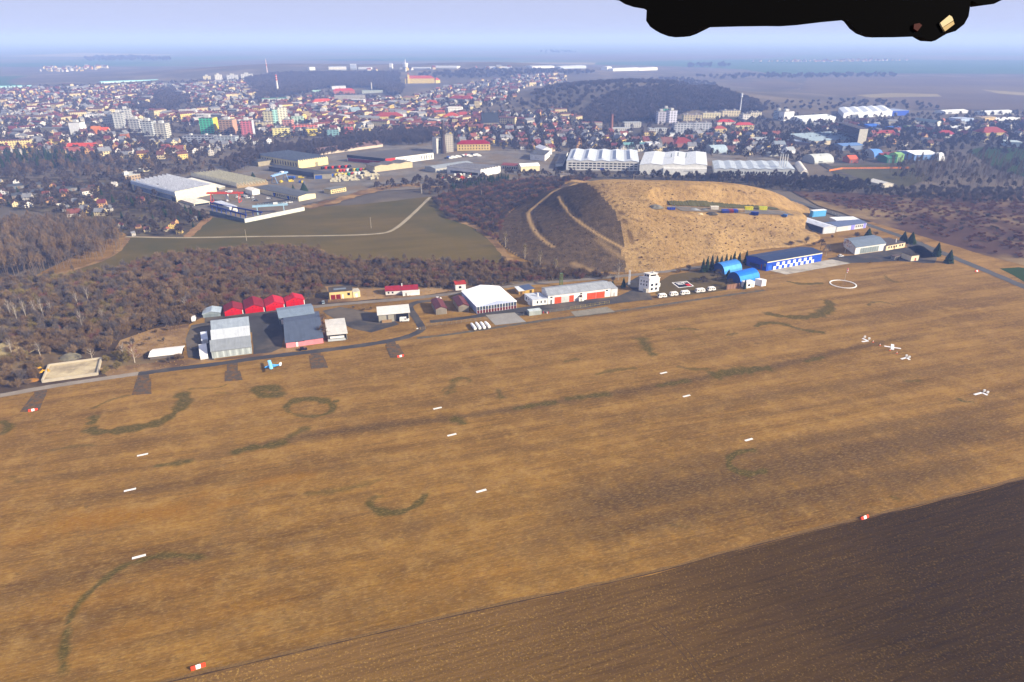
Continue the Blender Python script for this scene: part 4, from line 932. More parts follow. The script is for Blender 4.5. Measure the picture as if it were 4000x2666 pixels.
LB = [
 ('long grey balcony block near the allotments',(716,561),(836,562),529,14,'b#a9adb6','r#6d6c6c',None), ('long pale balcony block with white gable',(839,564),(923,564),533,14,'b#aab2b8','r#8b8b8b','the long pale block'),
 ('white long hall building behind the grey towers',(334,467),(408,464),447,16,'f#dedede','r#9a9a98',None), ('beige terraced block along the dark avenue',(0,468),(188,470),450,14,'f#b9a88a','r#6e5b50',None), ('cream block with brown red stair towers',(0,583),(121,578),550,14,'f#dcc888','r#5c3a36','the cream block'),
 ('drab grey school block near the plain white tower',(164,523),(270,524),499,16,'f#8f8a7c','r#6a6a68',None), ('brown cube shaped brick house among trees',(471,547),(500,546),524,16,'#a0613c','r#8a8078',None), ('cream block with grey blue gable',(1000,503),(1060,502),477,14,'b#cbbf9c','r#6a6460',None),
 ('yellow cream balcony block above the creek wood',(1066,535),(1136,532),501,14,'b#d2c884','r#7b766a','the yellow balcony block'), ('salmon red long balcony block',(1142,516),(1242,513),488,14,'b#d07264','r#8d5a50','the salmon block'), ('yellow and grey block by the salmon block',(1198,530),(1242,528),503,14,'b#d6c04a','r#8c8676',None),
 ('teal block standing in the trees',(1279,535),(1323,534),507,14,'b#7fa9ad','r#6a7072',None), ('small red and white balcony block',(1347,522),(1381,521),495,14,'b#c2605c','r#8a6a62',None), ('yellow grey block beside bare trees',(1416,524),(1451,523),501,14,'b#d0bc74','r#8b8676',None), ('pink rendered block at the wood edge',(1514,524),(1544,523),505,14,'#d39a94','r#8b6a62',None), ('orange rendered block at the wood edge',(1585,520),(1615,519),499,14,'#cf9a6c','r#8b5a42',None),
 ('grey long college complex below the wood',(1308,400),(1428,398),373,20,'f#a8a39c','r#8d8a8c','the grey college'), ('white low sports hall near the college',(1436,397),(1498,396),384,20,'f#d8dadc','r#5f6468',None), ('green roofed pale institute',(1026,401),(1123,398),385,22,'f#c3c8c4','r#2f7a5c','the green roofed institute'), ('pale green long low shed under the wood',(1177,362),(1252,360),353,14,'#9fc3b6','r#a9cdbc',None),
 ('white hospital wing above the red roofed wing',(1297,350),(1352,348),336,18,'f#d4d6da','r#8f9498',None), ('grey green school with thin chimney',(1415,366),(1497,364),354,18,'f#a9b0aa','r#93a39c',None),
 ('long grey white panel block with even balconies',(2633,520),(2704,519),482,14,'b#b7bac0','r#7d7d80','the long grey panel block'), ('long grey white panel block joined at the stair tower',(2706,519),(2777,518),480,14,'b#b4b7be','r#7d7d80',None), ('yellow and pink panel block below the wooded hill',(2670,473),(2740,473),448,14,'b#c9bb98','r#8b7d74',None), ('pale yellow panel block beyond dark conifers',(2744,463),(2816,462),441,14,'b#cfc6a0','r#86807a',None), ('cream panel block under the red white mast',(2820,456),(2891,455),432,14,'b#cbbf9e','r#86807a',None), ('cream and white twin block',(2931,463),(2973,462),438,14,'b#c9c2ae','r#86807a',None), ('white small panel block',(2900,470),(2930,469),447,14,'b#cfccc8','r#86807a',None),
 ('brown roofed long factory below the wooded hill',(2274,495),(2353,494),478,14,'f#b9b0a4','r#7a4a44',None), ('cream low factory in front of the brown roofed one',(2240,512),(2351,511),497,14,'f#c9b88c','r#8b8b8b',None), ('white stepped school wing',(2391,517),(2470,516),500,14,'f#c9c8c4','r#a0a4a6',None), ('white upper school wing with flat roof',(2438,500),(2505,499),478,14,'f#c3c2be','r#9ea3a6',None), ('white school building amid conifers',(2534,524),(2606,524),502,14,'f#d2d2ce','r#a4a8aa',None),
 ('yellow flat roofed shop house',(2512,530),(2560,529),515,14,'f#cbb67e','r#5f4a44',None), ('white low bungalow with grey roof',(2612,533),(2664,532),521,14,'#dfe0e0','r#9aa0a4',None)]
for lb, A, b, yt, D, c, rm, sh in LB:
    o = S('apartment_block', lb, 'apartment block', A, b, yt+2, D, c, rm, short=sh, ov=.15)
    if c[0] == 'b': MB().box(o.W*.2, o.W*.26, o.D*.3, o.D*.7, o.h+.2, o.h+2.6).obj('stair_head', M('#b4b2ac'), o.root, o.fn); MB().box(o.W*.7, o.W*.76, o.D*.3, o.D*.7, o.h+.2, o.h+2.6).obj('stair_head', M('#b4b2ac'), o.root, o.fn)
    if 'stair towers' in lb:
        for k in (.22, .6): face(o, 'stair_tower', 'f', k, k+.06, .02, .8, '#8a4038', .4)
HB = [ # gabled / hipped landmark houses: label, A, B, yeave, D, wall, roof, rise, kind, short
 ('yellow long school with a great red hipped roof',(1466,478),(1576,476),457,24,'f#d9c27a','r#8e3a30',7,'hip','the yellow school'), ('red roofed white secondary school on the slope',(1225,415),(1306,410),400,20,'f#e2dcd4','r#b04a34',6,'hip','the white school'), ('red brick hospital wing with long red roof',(1302,367),(1387,365),356,18,'f#b0685c','r#a83a34',6,'hip',None),
 ('cream ornate town house with white trim',(1568,399),(1627,398),382,20,'f#ddd2a0','r#8a6a58',3,'hip',None), ('yellow villa with a red hipped roof',(1657,414),(1708,412),402,18,'f#d9bf6e','r#a24a36',6,'hip','the yellow villa'), ('white and cream convent with red roof',(1753,399),(1840,397),384,22,'f#ddd6c4','r#a8443a',7,'hip','the convent'),
 ('yellow monastery with red roofs near the church',(1733,470),(1795,468),455,26,'f#dcbc62','r#b04a32',6,'hip','the yellow monastery'), ('yellow arcaded hall attached to the monastery',(1695,458),(1735,457),446,18,'f#dab860','r#a8483a',6,'gable',None), ('white long farmhouse with red roof',(1797,466),(1824,465),450,18,'#e2ded8','r#a0443a',5,'gable',None),
 ('green roofed theatre with pale front',(1376,457),(1412,455),438,24,'#a4b4b4','r#7f9096',8,'gable',None), ('tan gabled church hall in the old town',(1190,470),(1216,468),455,20,'#b9a06a','r#8a7a58',8,'gable',None), ('orange gabled house in front of the towers',(357,524),(393,523),508,14,'#c8763c','r#b56a34',5,'gable','the orange house'), ('orange roofed house joined to the orange one',(394,523),(425,522),510,14,'#c9a688','r#c4532e',4,'gable',None),
 ('long red roofed row beside the tram road',(262,586),(372,584),574,14,'f#cfa284','r#b8452e',4,'gable','the red roofed row'), ('large brick red roofed hall behind the wall',(2636,576),(2716,572),562,26,'#8d5a50','r#7c332f',7,'hip',None), ('cream chapel like house with brown roof',(2589,577),(2632,575),562,18,'#cfc4ae','r#6e4a44',8,'gable','the cream chapel house'),
 ('red roofed white row house under cream blocks',(2802,490),(2872,489),478,14,'f#ddd4c4','r#b03a36',4,'hip',None), ('red roofed yellow house with long front',(2872,509),(2944,508),490,14,'f#cdbf92','r#aa3e3a',4,'hip',None), ('yellow corner house with brown red roof',(2790,521),(2838,520),504,14,'f#cdbb84','r#9a4a3a',4,'hip',None),
 ('yellow palace like house with red roof in the east',(3836,536),(3931,534),520,24,'f#d2bf7c','r#8a3a36',8,'hip','the eastern yellow palace'), ('red roofed white house with green end',(3666,537),(3735,536),527,18,'f#e2e0dc','r#93343a',6,'hip',None), ('yellow row with red roof near blue sheds',(3417,535),(3496,533),523,16,'f#d2c49a','r#8f3f3c',4,'gable',None), ('white house with tall windows by the eastern works',(3025,586),(3067,586),565,16,'f#e4e2e0','r#7f8890',4,'gable','the white house with tall windows'), ('small white gabled house along the lane',(3076,601),(3106,599),589,12,'#dfe0e0','r#9aa0a4',4,'gable',None),
 ('ochre building at the far eastern yard',(3834,484),(3884,480),462,20,'f#cbb07c','r#9a8a74',1,'gable',None)]
for lb, A, b, yt, D, wm, rm, ri, kd, sh in HB:
    o = S('town_house', lb, 'building', A, b, yt, D, wm, rm, kd, 'u', ri, short=sh)
    MB().box(o.W*.3, o.W*.34, o.D*.45, o.D*.55, o.h+ri*.6, o.h+ri+1.6).obj('chimney', M('#9a6a58'), o.root, o.fn)
# castle on the hill
o = S('castle', 'yellow hilltop castle with a red roof and square tower', 'castle', (1583,327), (1698,326), 308, 26, 'f#e0c66c', 'r#a5462f', 'hip', rise=9, short='the yellow castle')
TH = hgt(o.c, 291)
MB().box(o.W*.085, o.W*.15, -3, 6, 0, TH).obj('tower', M('#e2ca78'), o.root, o.fn); MB().loft([[(o.W*.08,-3.5,TH),(o.W*.155,-3.5,TH),(o.W*.155,6.5,TH),(o.W*.08,6.5,TH)],[(o.W*.117,1.4,TH+7),(o.W*.118,1.4,TH+7),(o.W*.118,1.6,TH+7),(o.W*.117,1.6,TH+7)]]).obj('tower_roof', M('r#8a4a3a'), o.root, o.fn)
S('castle_wing', 'small yellow castle wing with red pyramid roof', 'castle wing', (1702,326), (1720,325), 314, 16, 'f#e0c66c', 'r#a5462f', 'hip', rise=8)
# old church
o = S('church', 'dark stone church with steep black roof', 'church', (1887,505), (1950,503), 480, 22, '#7a7066', 'r#2e333c', 'gable', 'u', 16, short='the dark church'); windows(o, 'f', 6, .2, .8, .05, .95, .35, 'g#c8bf9a')
MB().loft([[(o.W*.12,8,o.h+10),(o.W*.17,8,o.h+10),(o.W*.17,12,o.h+10),(o.W*.12,12,o.h+10)],[(o.W*.144,9.9,o.h+22),(o.W*.146,9.9,o.h+22),(o.W*.146,10.1,o.h+22),(o.W*.144,10.1,o.h+22)]]).obj('spire', M('#3a3f48'), o.root, o.fn)
# ridge-top buildings and far factories
for lb, A, b, yt, c, D in (('white estate block on the skyline ridge',(1210,278),(1232,277),265,'#dfdfdf',20), ('long white block on the skyline ridge',(1285,277),(1354,276),264,'f#e0dcd0',20), ('grey cube block on the skyline ridge',(1369,274),(1392,274),253,'#9fa8b8',24), ('slim white silo block near the water tower',(1521,269),(1532,269),251,'#e4e4e4',14), ('long brilliant white hall beyond the ridge',(1697,269),(1785,269),261,'#e8e8e8',60), ('pale low hall beside the long ridge hall',(1400,273),(1450,273),266,'#c8ccd2',40), ('white shed row beyond the castle',(1600,271),(1680,271),266,'#d4d6da',40), ('bluish long hall at the end of the ridge',(1900,270),(2000,270),264,'#c0c8d4',60), ('white hall at the ridge road',(2079,268),(2166,268),261,'#e0e2e6',60), ('grey blue warehouse near the ridge road',(2190,270),(2290,269),262,'#a9b4c8',60), ('white long sheds in the green fields',(2395,279),(2480,279),270,'#e2e4e4',50), ('cream long sheds in the green fields',(2496,278),(2568,277),268,'#dcd6c8',50), ('white farm tower in the green fields',(2372,277),(2388,276),263,'#e4e4e4',30), ('white pitched barn in the green fields',(2478,279),(2494,279),266,'#ececec',40)):
    o = S('far_hall', lb, 'hall', A, b, yt, D, c, 'r#bfc3c8', 'gable', 'u', 2, group='white halls beyond the ridge'); face(o, 'dark_base', 'f', .0, 1, 0, .3, '#8a8e94', .3)
for lb, A, b, yt in (('long turquoise glasshouse roof at the edge of town',(396,327),(621,313),322), ('turquoise glasshouse roof reaching the frame edge',(-60,347),(123,342),342)):
    S('glasshouse', lb, 'glasshouse', A, b, yt, 30, '#bfd8d4', 'r#9fd8d8', 'gable', 'u', 2)
# eastern works
EW = [('huge white hall with ribbed roof in the east','hall',(3293,463),(3483,455),444,(3276,423),'#dfe2e6','r#cdd4dc','gable','v',2.2,5,'the huge white hall'), ('royal blue hall joined to the white hall','hall',(3485,454),(3547,453),435,40,'#2c4fb0','r#8f9cb8','flat','u',1,1,None), ('pale ribbed works hall with many bays','factory',(3132,487),(3262,478),470,(3098,457),'#d3d8dc','r#c3ccd4','saw','u',2,6,'the pale ribbed works'),
 ('brick works hall with small sawtooth lights','factory',(3166,569),(3332,559),554,(3082,526),'#bfb49c','r#7f8f9c','saw','u',2,10,None), ('pale green roofed hall with white gable','hall',(3651,494),(3681,492),482,(3565,470),'#dcdcd4','r#5a6a70','gable','v',4,1,'the dark roofed eastern hall'), ('olive green long shed in the east','shed',(3552,508),(3620,506),497,20,'#6f8a4a','r#6c6f62','gable','u',2,1,None),
 ('bright blue sheet hall with flat roof','shed',(3395,508),(3440,506),494,30,'#2458b4','r#2f62b8','gable','u',2,1,None), ('blue and yellow workshop','workshop',(3480,514),(3518,512),502,20,'#2a62c0','r#2f5fae','gable','u',2,1,None), ('blue white hall with brilliant white roof','hall',(3570,627),(3660,624),606,36,'#6f8fc0','r#e8eaec','gable','u',2.5,1,'the blue white hall'),
 ('dark green workshop in the eastern yards','workshop',(3464,637),(3500,636),618,20,'#2f6a52','r#3f7a60','gable','u',2,1,None), ('light green tall shed beside the green workshop','shed',(3502,636),(3527,635),606,16,'#8fc07a','r#7fae6c','gable','u',2,1,None), ('orange roofed barn in the eastern yards','barn',(3318,637),(3352,636),624,16,'#a05a48','r#c9603c','gable','u',4,1,'the orange roofed barn'), ('dark red long shed behind the barn','shed',(3440,620),(3510,618),606,16,'#6b2f34','r#7a3a3c','gable','u',2,1,None),
 ('blue grey lab building by the pale block','hall',(3750,486),(3800,483),466,26,'#a9bcd8','r#a4b0c4','flat','u',1,1,None), ('long bright shed near the far orchard','shed',(3690,446),(3780,442),437,26,'#c8ccce','r#dfe2e2','gable','u',2,1,None), ('pale long hall near the frame edge','hall',(3850,450),(3960,446),440,30,'#cdd2d6','r#d8dcde','gable','u',2,1,None), ('grey white sheds in the eastern yard','shed',(3720,512),(3800,510),502,26,'#d8d8d4','r#cfd2d0','gable','u',2,2,None),
 ('white twin sheds beyond the yellow palace','shed',(3890,480),(3990,476),470,26,'#e0e2e4','r#e2e4e4','gable','u',2,2,None), ('grey glass works near the green field','works',(3930,572),(3990,574),556,24,'#9fb4bc','r#a9b9bc','flat','u',1,1,None), ('low grey sheds at the road junction','shed',(2950,560),(3030,556),548,20,'#a9acb0','r#8d9296','gable','u',2,2,None), ('low white shop hall near the depot lane','hall',(3008,612),(3062,610),600,18,'#b9bab4','r#8b8f92','flat','u',1,1,None), ('pale roofed long barn by the poplars','barn',(3440,735),(3488,732),722,22,'#c9c2b4','r#d2cfc6','gable','v',2,1,None), ('blue roofed low works shed','shed',(3290,588),(3370,584),572,26,'#7f8a9c','r#5f7fae','gable','u',2,1,None),('long workshop with yellow end by the sawtooth works','workshop',(3070,556),(3160,568),548,18,'#8d7a74','r#8f98a8','flat','u',1,1,None),
 ('turquoise roofed hall above the white factory','hall',(2440,580),(2545,578),568,26,'#8fa9a4','r#6f9a98','gable','u',2,1,None), ('white stepped villa above the white factory','villa',(2534,583),(2575,581),560,14,'#e6e6e6','r#c9ccd0','flat','u',1,1,None), ('dark grey barracks above the white factory','hall',(2185,530),(2242,530),514,14,'#7f7a7c','r#6f5a58','gable','u',3,1,None)]
for lb, cat, A, b, yt, R, wm, rm, kd, ax, ri, n, sh in EW:
    o = S('works_hall', lb, cat, A, b, yt, R, wm, rm, kd, ax, ri, n, sh, shear=1.2)
    face(o, 'gate', 'f', .15, .3, 0, .7, '#6a6e74', .15)
o = S('office_slab', 'tall dark office slab with a cream end wall', 'office', (3347,569), (3379,569), 504, (3276,479), '#d9d2c0', 'r#4c4648', shear=2.2, short='the dark office slab'); face(o, 'dark_facade', 'l', .01, .99, .02, .98, '#3d3138', .2)
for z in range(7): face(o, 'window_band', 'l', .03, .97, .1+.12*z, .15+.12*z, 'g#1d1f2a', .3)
for A, b, R, c, lb in (((3182,641),(3256,637),(3180,622),'r#b9bdb8','round roofed grey store at the road'), ((3415,619),(3449,618),(3415,600),'r#5f8fd0','light blue round roofed shed'), ((2782,602),(2842,600),(2782,588),'r#9fb0b8','grey blue round roofed hangar in town')):
    o = bld('round_roof_store', lb, 'store', A, b, h=1, D=26, roof='arch', axis='u', rise=9, wm='#a9a8a4', rm=c, ov=.3); face(o, 'gate', 'f', .2, .4, 0, 3, '#66686a', .2)
o = bld('storage_dome', 'white storage dome beside the blue white hall', 'dome', (3668,628), (3688,627), h=1, D=14, roof='arch', axis='u', rise=8, wm='#e8e8e6', rm='#e6e8ea', ov=.1)

# rows of flat garages at the edge of the allotments
for i, (A, b, d) in enumerate((((48,778),(108,772),7), ((118,764),(190,757),7), ((190,756),(262,748),7), ((252,752),(304,745),6), ((318,748),(366,742),6), ((376,737),(414,733),6), ((30,742),(96,736),7), ((112,738),(170,732),7))):
    o = bld('garage_row', f'long low grey garage row in the allotments, {"first second third fourth fifth sixth seventh eighth".split()[i]} from the bare wood', 'garage row', A, b, h=3.0, D=d*2.4, roof='flat', wm='#77736c', rm='r#4f5357', ov=.2, group='garage rows in the allotments')
    for k in range(5): face(o, 'garage_door', 'f', .04+.195*k, .17+.195*k, 0, .8, ('#6a5a4c','#7d7f80','#596670')[k % 3])
# ------------------------------------------------------------------ masts, chimneys, poles
def standing(name, label, cat, px, ytop, r0, r1, mat, n=10, group=None, parts=()):
    b = T(*px); hh = hgt(b, ytop)
    root = empty(name, b, 0, label, cat, group)
    MB().tube((0,0,-.5), (0,0,hh), r0, r1, n).obj('shaft', M(mat), root)
    return root, hh
r_, hh = standing('chimney', 'tall slim white chimney with red bands by the wood', 'chimney', (1086,362), 292, 3.4, 2.0, '#d8d4cc')
for k in (.72, .84, .96): MB().tube((0,0,hh*(k-.045)), (0,0,hh*(k+.03)), 2.75, 2.55, 10).obj('red_band', M('#b8392e'), r_)
r_, hh = standing('chimney', 'thin pale chimney of the grey school', 'chimney', (1452,352), 322, 1.8, 1.2, '#c9c4b8'); MB().tube((0,0,hh), (0,0,hh+.6), 1.5, 1.5, 8).obj('rim', M('#8a857c'), r_)
r_, hh = standing('chimney', 'brown brick chimney in front of the wooded hill', 'chimney', (2388,512), 447, 2.9, 2.0, '#8a5c4c'); MB().tube((0,0,hh-1), (0,0,hh+.4), 2.5, 2.5, 10).obj('rim', M('#6f4a3e'), r_)
r_, hh = standing('water_tower', 'dark slender chimney with a bulging tank beside the silos', 'chimney', (1733,600), 470, 4.2, 1.3, '#4a3f3c', 12); MB().tube((0,0,hh*.58), (0,0,hh*.7), 4.3, 4.9, 12).obj('tank', M('#3f3735'), r_)
r_, hh = standing('water_tower', 'white water tower with a mast behind the castle', 'water tower', (1585,280), 232, 3.0, 1.0, '#dde0e6', 8); MB().tube((0,0,hh*.35), (0,0,hh*.68), 8, 12, 14).obj('tank', M('#e6e8ec'), r_)
r_, hh = standing('radio_mast', 'grey white lattice mast on top of a panel block', 'mast', (2889,448), 363, 1.5, .5, '#c8ccd4', 5); MB().tube((0,0,hh*.8), (0,0,hh*.98), 2., 1.6, 6).obj('antenna_drum', M('#d8dade'), r_)
r_, hh = standing('radio_mast', 'thin red and white mast on the skyline', 'mast', (1044,284), 232, 2.6, 1.2, '#c8b4b8', 5); MB().tube((0,0,hh*.5), (0,0,hh*.62), 2.9, 2.6, 6).obj('red_band', M('#b05a58'), r_)
# power line poles on the olive field and scrub
def pole(px, yt, label, group='timber power poles'):
    r, hh = standing('power_pole', label, 'pole', px, yt, .22, .14, '#a59a86', 6, group)
    MB().box(-.9, .9, -.08, .08, hh-.7, hh-.5).obj('cross_arm', M('#77705f'), r)
for px, yt, lb in (((964,942),897,'timber power pole nearest the garden end of the field path'), ((1450,893),850,'timber power pole above the bend of the field path'), ((1185,980),952,'timber power pole standing in the scrub edge below the field'), ((1969,700),668,'tall pole on the scrubby knoll above the field'), ((1881,775),745,'timber pole among the bushes above the field corner'), ((1645,752),718,'thin pole on the bank by the bare birch'), ((2475,704),680,'thin pole on the skyline of the mound'), ((3522,862),832,'pale pole amid the red scrub')): pole(px, yt, lb)
for i, px in enumerate(((2454,1113),(2457,1112.5),(2460,1112))):
    r_, hh = standing('flag_pole', 'silver flag pole beside the dark hedge and control tower', 'flag pole', px, 1055, .16, .11, '#cfd4dc', 7, 'three flag poles'); MB().tube((0,0,hh), (0,0,hh+.25), .2, .1, 6).obj('finial', M('#c9b46a'), r_)
# green lattice tower
b = T(2191,1119); hh = hgt(b, 1071); root = empty('lattice_tower', b, .2, 'slim green lattice tower behind the long hangar', 'tower')
m = MB(); w = .95
for sx in (-1,1):
    for sy in (-1,1): MB().tube((sx*w,sy*w,0), (sx*w*.8,sy*w*.8,hh), .13, .1, 4).obj('leg', M('#57693a'), root)
m = MB()
for k in range(7):
    z0, z1 = hh*k/7, hh*(k+1)/7; q = w*(1-.2*k/7); p = w*(1-.2*(k+1)/7)
    for a, c in (((-1,-1),(1,-1)), ((1,-1),(1,1)), ((1,1),(-1,1)), ((-1,1),(-1,-1))):
        m.tube((a[0]*q,a[1]*q,z0), (c[0]*p,c[1]*p,z1), .07, .07, 4); m.tube((a[0]*p,a[1]*p,z1), (c[0]*p,c[1]*p,z1), .07, .07, 4)
m.obj('lattice_bracing', M('#66793f'), root)
MB().box(-w, w, -w, w, hh, hh+.5).obj('top_box', M('#55653a'), root)

# gantry cranes
def gantry(name, label, A, Bp, ytop, colr):
    a, b = T(*A), T(*Bp); hh = hgt(a, ytop); L = (b-a).length
    root = empty(name, (a+b)/2, math.atan2(b.y-a.y, b.x-a.x), label, 'crane')
    MB().box(-L/2-4, L/2+4, -1.3, -.6, hh-1.6, hh).box(-L/2-4, L/2+4, .6, 1.3, hh-1.6, hh).obj('bridge_beam', M(colr), root)
    for s in (-1, 1):
        for q in (-1, 1): MB().tube((s*L/2, q*4.2, 0), (s*L/2, q*1.0, hh-1.4), .38, .38, 4).obj('leg', M(colr), root)
        MB().tube((s*L/2, -4.2, .4), (s*L/2, 4.2, .4), .35, .35, 4).obj('end_carriage', M(colr), root)
    MB().box(L*.12, L*.12+4, -1.6, 1.6, hh, hh+1.6).obj('trolley', M('#cfd2cf'), root)
    m = MB(); n = 10
    for k in range(n): m.tube((-L/2+L*k/n, -.95, hh), (-L/2+L*(k+.5)/n, -.95, hh+1.6), .13, .13, 4); m.tube((-L/2+L*(k+.5)/n, -.95, hh+1.6), (-L/2+L*(k+1)/n, -.95, hh), .13, .13, 4)
    m.obj('lattice_bracing', M(colr), root)
gantry('gantry_crane', 'orange red gantry crane over the works yard', (830,791), (939,790), 752, '#c4492f')
gantry('gantry_crane', 'pale blue gantry crane above the concrete wall', (1008,838), (1111,831), 803, '#8fb0c4')
gantry('gantry_crane', 'blue lattice gantry crane in the scrap yard', (1073,718), (1117,706), 684, '#7fa0cc')
for A, b, lb in (((824,812),(1026,851),'dark blue crane rail beam, upper of two'), ((829,824),(966,862),'dark blue crane rail beam, lower of two')):
    p, q = T(*A), T(*b); root = empty('crane_rail', p, math.atan2(q.y-p.y, q.x-p.x), lb, 'crane rail'); L = (q-p).length
    MB().box(0, L, -.5, .5, 4.2, 5.4).obj('beam', M('#25377e'), root)
    for k in range(8): MB().box(L*k/7.3, L*k/7.3+.6, -.3, .3, 0, 4.3).obj('column', M('#2d3e80'), root)
r_ = empty('storage_tank', T(889,786), 0, 'white upright tank under the orange crane', 'tank'); MB().tube((0,0,0),(0,0,9),1.6,1.6,12).obj('shell', M(W_), r_); MB().tube((0,0,9),(0,0,10),1.6,.4,12).obj('cap', M('#d2d0ca'), r_)

# ------------------------------------------------------------------ vehicles
def wheel_set(root, xs, y, r=.33):
    for x in xs:
        for s in (-1, 1): MB().tube((x, s*y-.1, r), (x, s*y+.1, r), r, r, 10).obj('wheel', M('#18181a'), root)
def car(label, px, ang, c, group=None, name='parked_car'):
    p = T(*px); root = empty(name, p, ang, label, 'car', group)
    body = [(-2.15,.3),(-2.15,.85),(-1.95,.95),(1.0,.98),(2.0,.82),(2.15,.6),(2.15,.3)]
    MB().prism(body, -.88, .88, 'v').obj('body', M(c), root)
    MB().prism([(-1.9,.93),(-1.45,1.5),(.35,1.52),(1.15,.95)], -.78, .78, 'v').obj('cabin', M('g#1b2026'), root)
    MB().box(-1.4, .3, -.76, .76, 1.5, 1.56).obj('car_roof', M(c), root)
    wheel_set(root, (-1.35, 1.35), .8)
    return root
def van(label, px, ang, c, group=None, L=5.4, hh=2.5, name='parked_van', cat='van'):
    p = T(*px); root = empty(name, p, ang, label, cat, group)
    MB().prism([(-L/2,.4),(-L/2,hh-.1),(-L/2+.15,hh),(L/2-1.6,hh),(L/2-.9,1.4),(L/2,1.15),(L/2,.4)], -.98, .98, 'v').obj('body', M(c), root)
    MB().prism([(L/2-1.62,hh-.12),(L/2-1.5,hh-.08),(L/2-.78,1.5),(L/2-.9,1.4)], -.9, .9, 'v').obj('windscreen', M('g#1b2026'), root)
    MB().box(L/2-2.6, L/2-1.5, -1.02, 1.02, 1.5, 2.1).obj('side_window', M('g#1b2026'), root)
    wheel_set(root, (-L/2+1.1, L/2-1.1), .88, .36)
    return root
car('black car parked in front of the pink hangar', (1184,1368), RUN, '#16181f')
car('small grey blue car on the grass by the yellow garage', (1263,1185), 1.9, '#8d9aa3')
car('white car parked at the grey hangar apron', (3284,1003), .3, '#dddddb')
van('white van under the edge of the open barn', (1580,1256), 0.1, '#e8e6e0')
van('white camper parked by the pale grey garage', (758,1252), 1.9, '#e6e4de')
car('white low car under a tarpaulin behind a brown shed', (1712,1170), .3, '#e0ded6')
cars = [(926,772,'#e2e2e0'),(935,776,'#d4d6d8'),(948,772,'#2d3340'),(958,768,'#c9cccf'),(968,775,'#e4e4e2'),(976,770,'#3a4048'),(988,774,'#dcdcda'),(996,785,'#cdd0d2'),(1001,786,'#4a5058'),(1048,777,'#e2e2e2'),(1056,776,'#585d66'),(1066,800,'#3a4150'),(1074,801,'#2a2e36'),(1112,797,'#e0e0dc'),(1122,794,'#c9cacc'),(1135,793,'#e6e4de')]
CN = {'#e2e2e0':'white','#d4d6d8':'silver','#2d3340':'dark blue','#c9cccf':'silver','#e4e4e2':'white','#3a4048':'dark grey','#dcdcda':'white','#cdd0d2':'silver','#4a5058':'grey','#e2e2e2':'white','#585d66':'grey','#3a4150':'dark blue','#2a2e36':'black','#e0e0dc':'white','#c9cacc':'silver','#e6e4de':'cream'}
ORD = 'first second third fourth fifth sixth seventh eighth ninth tenth eleventh twelfth thirteenth fourteenth fifteenth sixteenth seventeenth eighteenth nineteenth twentieth'.split()
for i, (x, y, c) in enumerate(cars): car(f'{CN[c]} parked car in the works yard, {ORD[i]} from the orange crane', (x, y), RND.choice((.2, .3, 1.7)), c, 'cars parked in the works yard')
# cream campers lot and coloured lorries
protoC = van('x', (1310,708), .2, '#b9b196', 'cream vans in the works lot', 6.2, 2.9, 'camper_van', 'van'); reg(protoC)
k = 0; first = True
for row in range(5):
    for i in range(14):
        x = 1300 + row*6 + i*13.4 + RND.uniform(-1, 1); y = 713 - row*7.2 - i*.95 + RND.uniform(-.5, .5)
        if x > 1478 or RND.random() < .22: continue
        c = protoC if first else copy_tree(protoC); first = False
        c.location = T(x, y); c.rotation_euler.z = .35 + RND.choice((0, 0, .1, 1.6, 1.8)); k += 1
        c['label'] = 'cream van parked in the tightly packed rows of the works lot'
lor = ['#2b4f9c','#c0392b','#d8d4c8','#1f7f78','#c9b03c','#22262e','#e0e0dc','#b03a3a']
LN = ['blue','red','pale','teal','yellow','black','white','dull red']
for r0, (x0, y0, dx, dy, n, lot) in enumerate(((1300,690,13,-.9,10,'lower lorry row by the cream vans'), (1262,662,13,-.9,9,'upper lorry row by the dispatch hall'), (1320,672,13,-.7,9,'middle lorry row facing the dispatch hall'))):
    for i in range(n):
        j = RND.randrange(8) if r0 != 1 else (1 if i % 2 else 5)
        van(f'{LN[j]} lorry, {ORD[i]} in the {lot}', (x0+dx*i, y0+dy*i), 1.3, lor[j], 'lorries in the works lot', 6.5, 3.0, 'parked_lorry', 'lorry')
for i in range(22):
    x, y = RND.uniform(1730, 1845), RND.uniform(683, 712)
    j = RND.choice((6, 6, 2, 1, 1))
    van(f'{LN[j]} van below the white caravan hall', (x, y), RND.choice((.3, 1.5)), '#ded6ba' if j == 2 else lor[j], 'vans below the white caravan hall', 6, 2.7, 'parked_van', 'van')
for i in range(16):
    x, y = 1745+i*8.5, 620-i*.9+RND.uniform(-3, 6); j = RND.choice((0, 1, 6, 6, 5))
    van(f'{LN[j]} vehicle on the depot yard under the silos', (x, y), .4, lor[j], 'vehicles on the depot yard', 6, 2.6, 'parked_van', 'van')
for i in range(9):
    x, y = RND.uniform(1095,1190), RND.uniform(695,722); j = RND.choice((4, 0, 5, 4))
    van(f'{LN[j]} machine lorry standing in the scrap yard', (x, y), RND.uniform(0, 2), lor[j], 'machines in the scrap yard', 6, 2.6, 'parked_lorry', 'lorry')
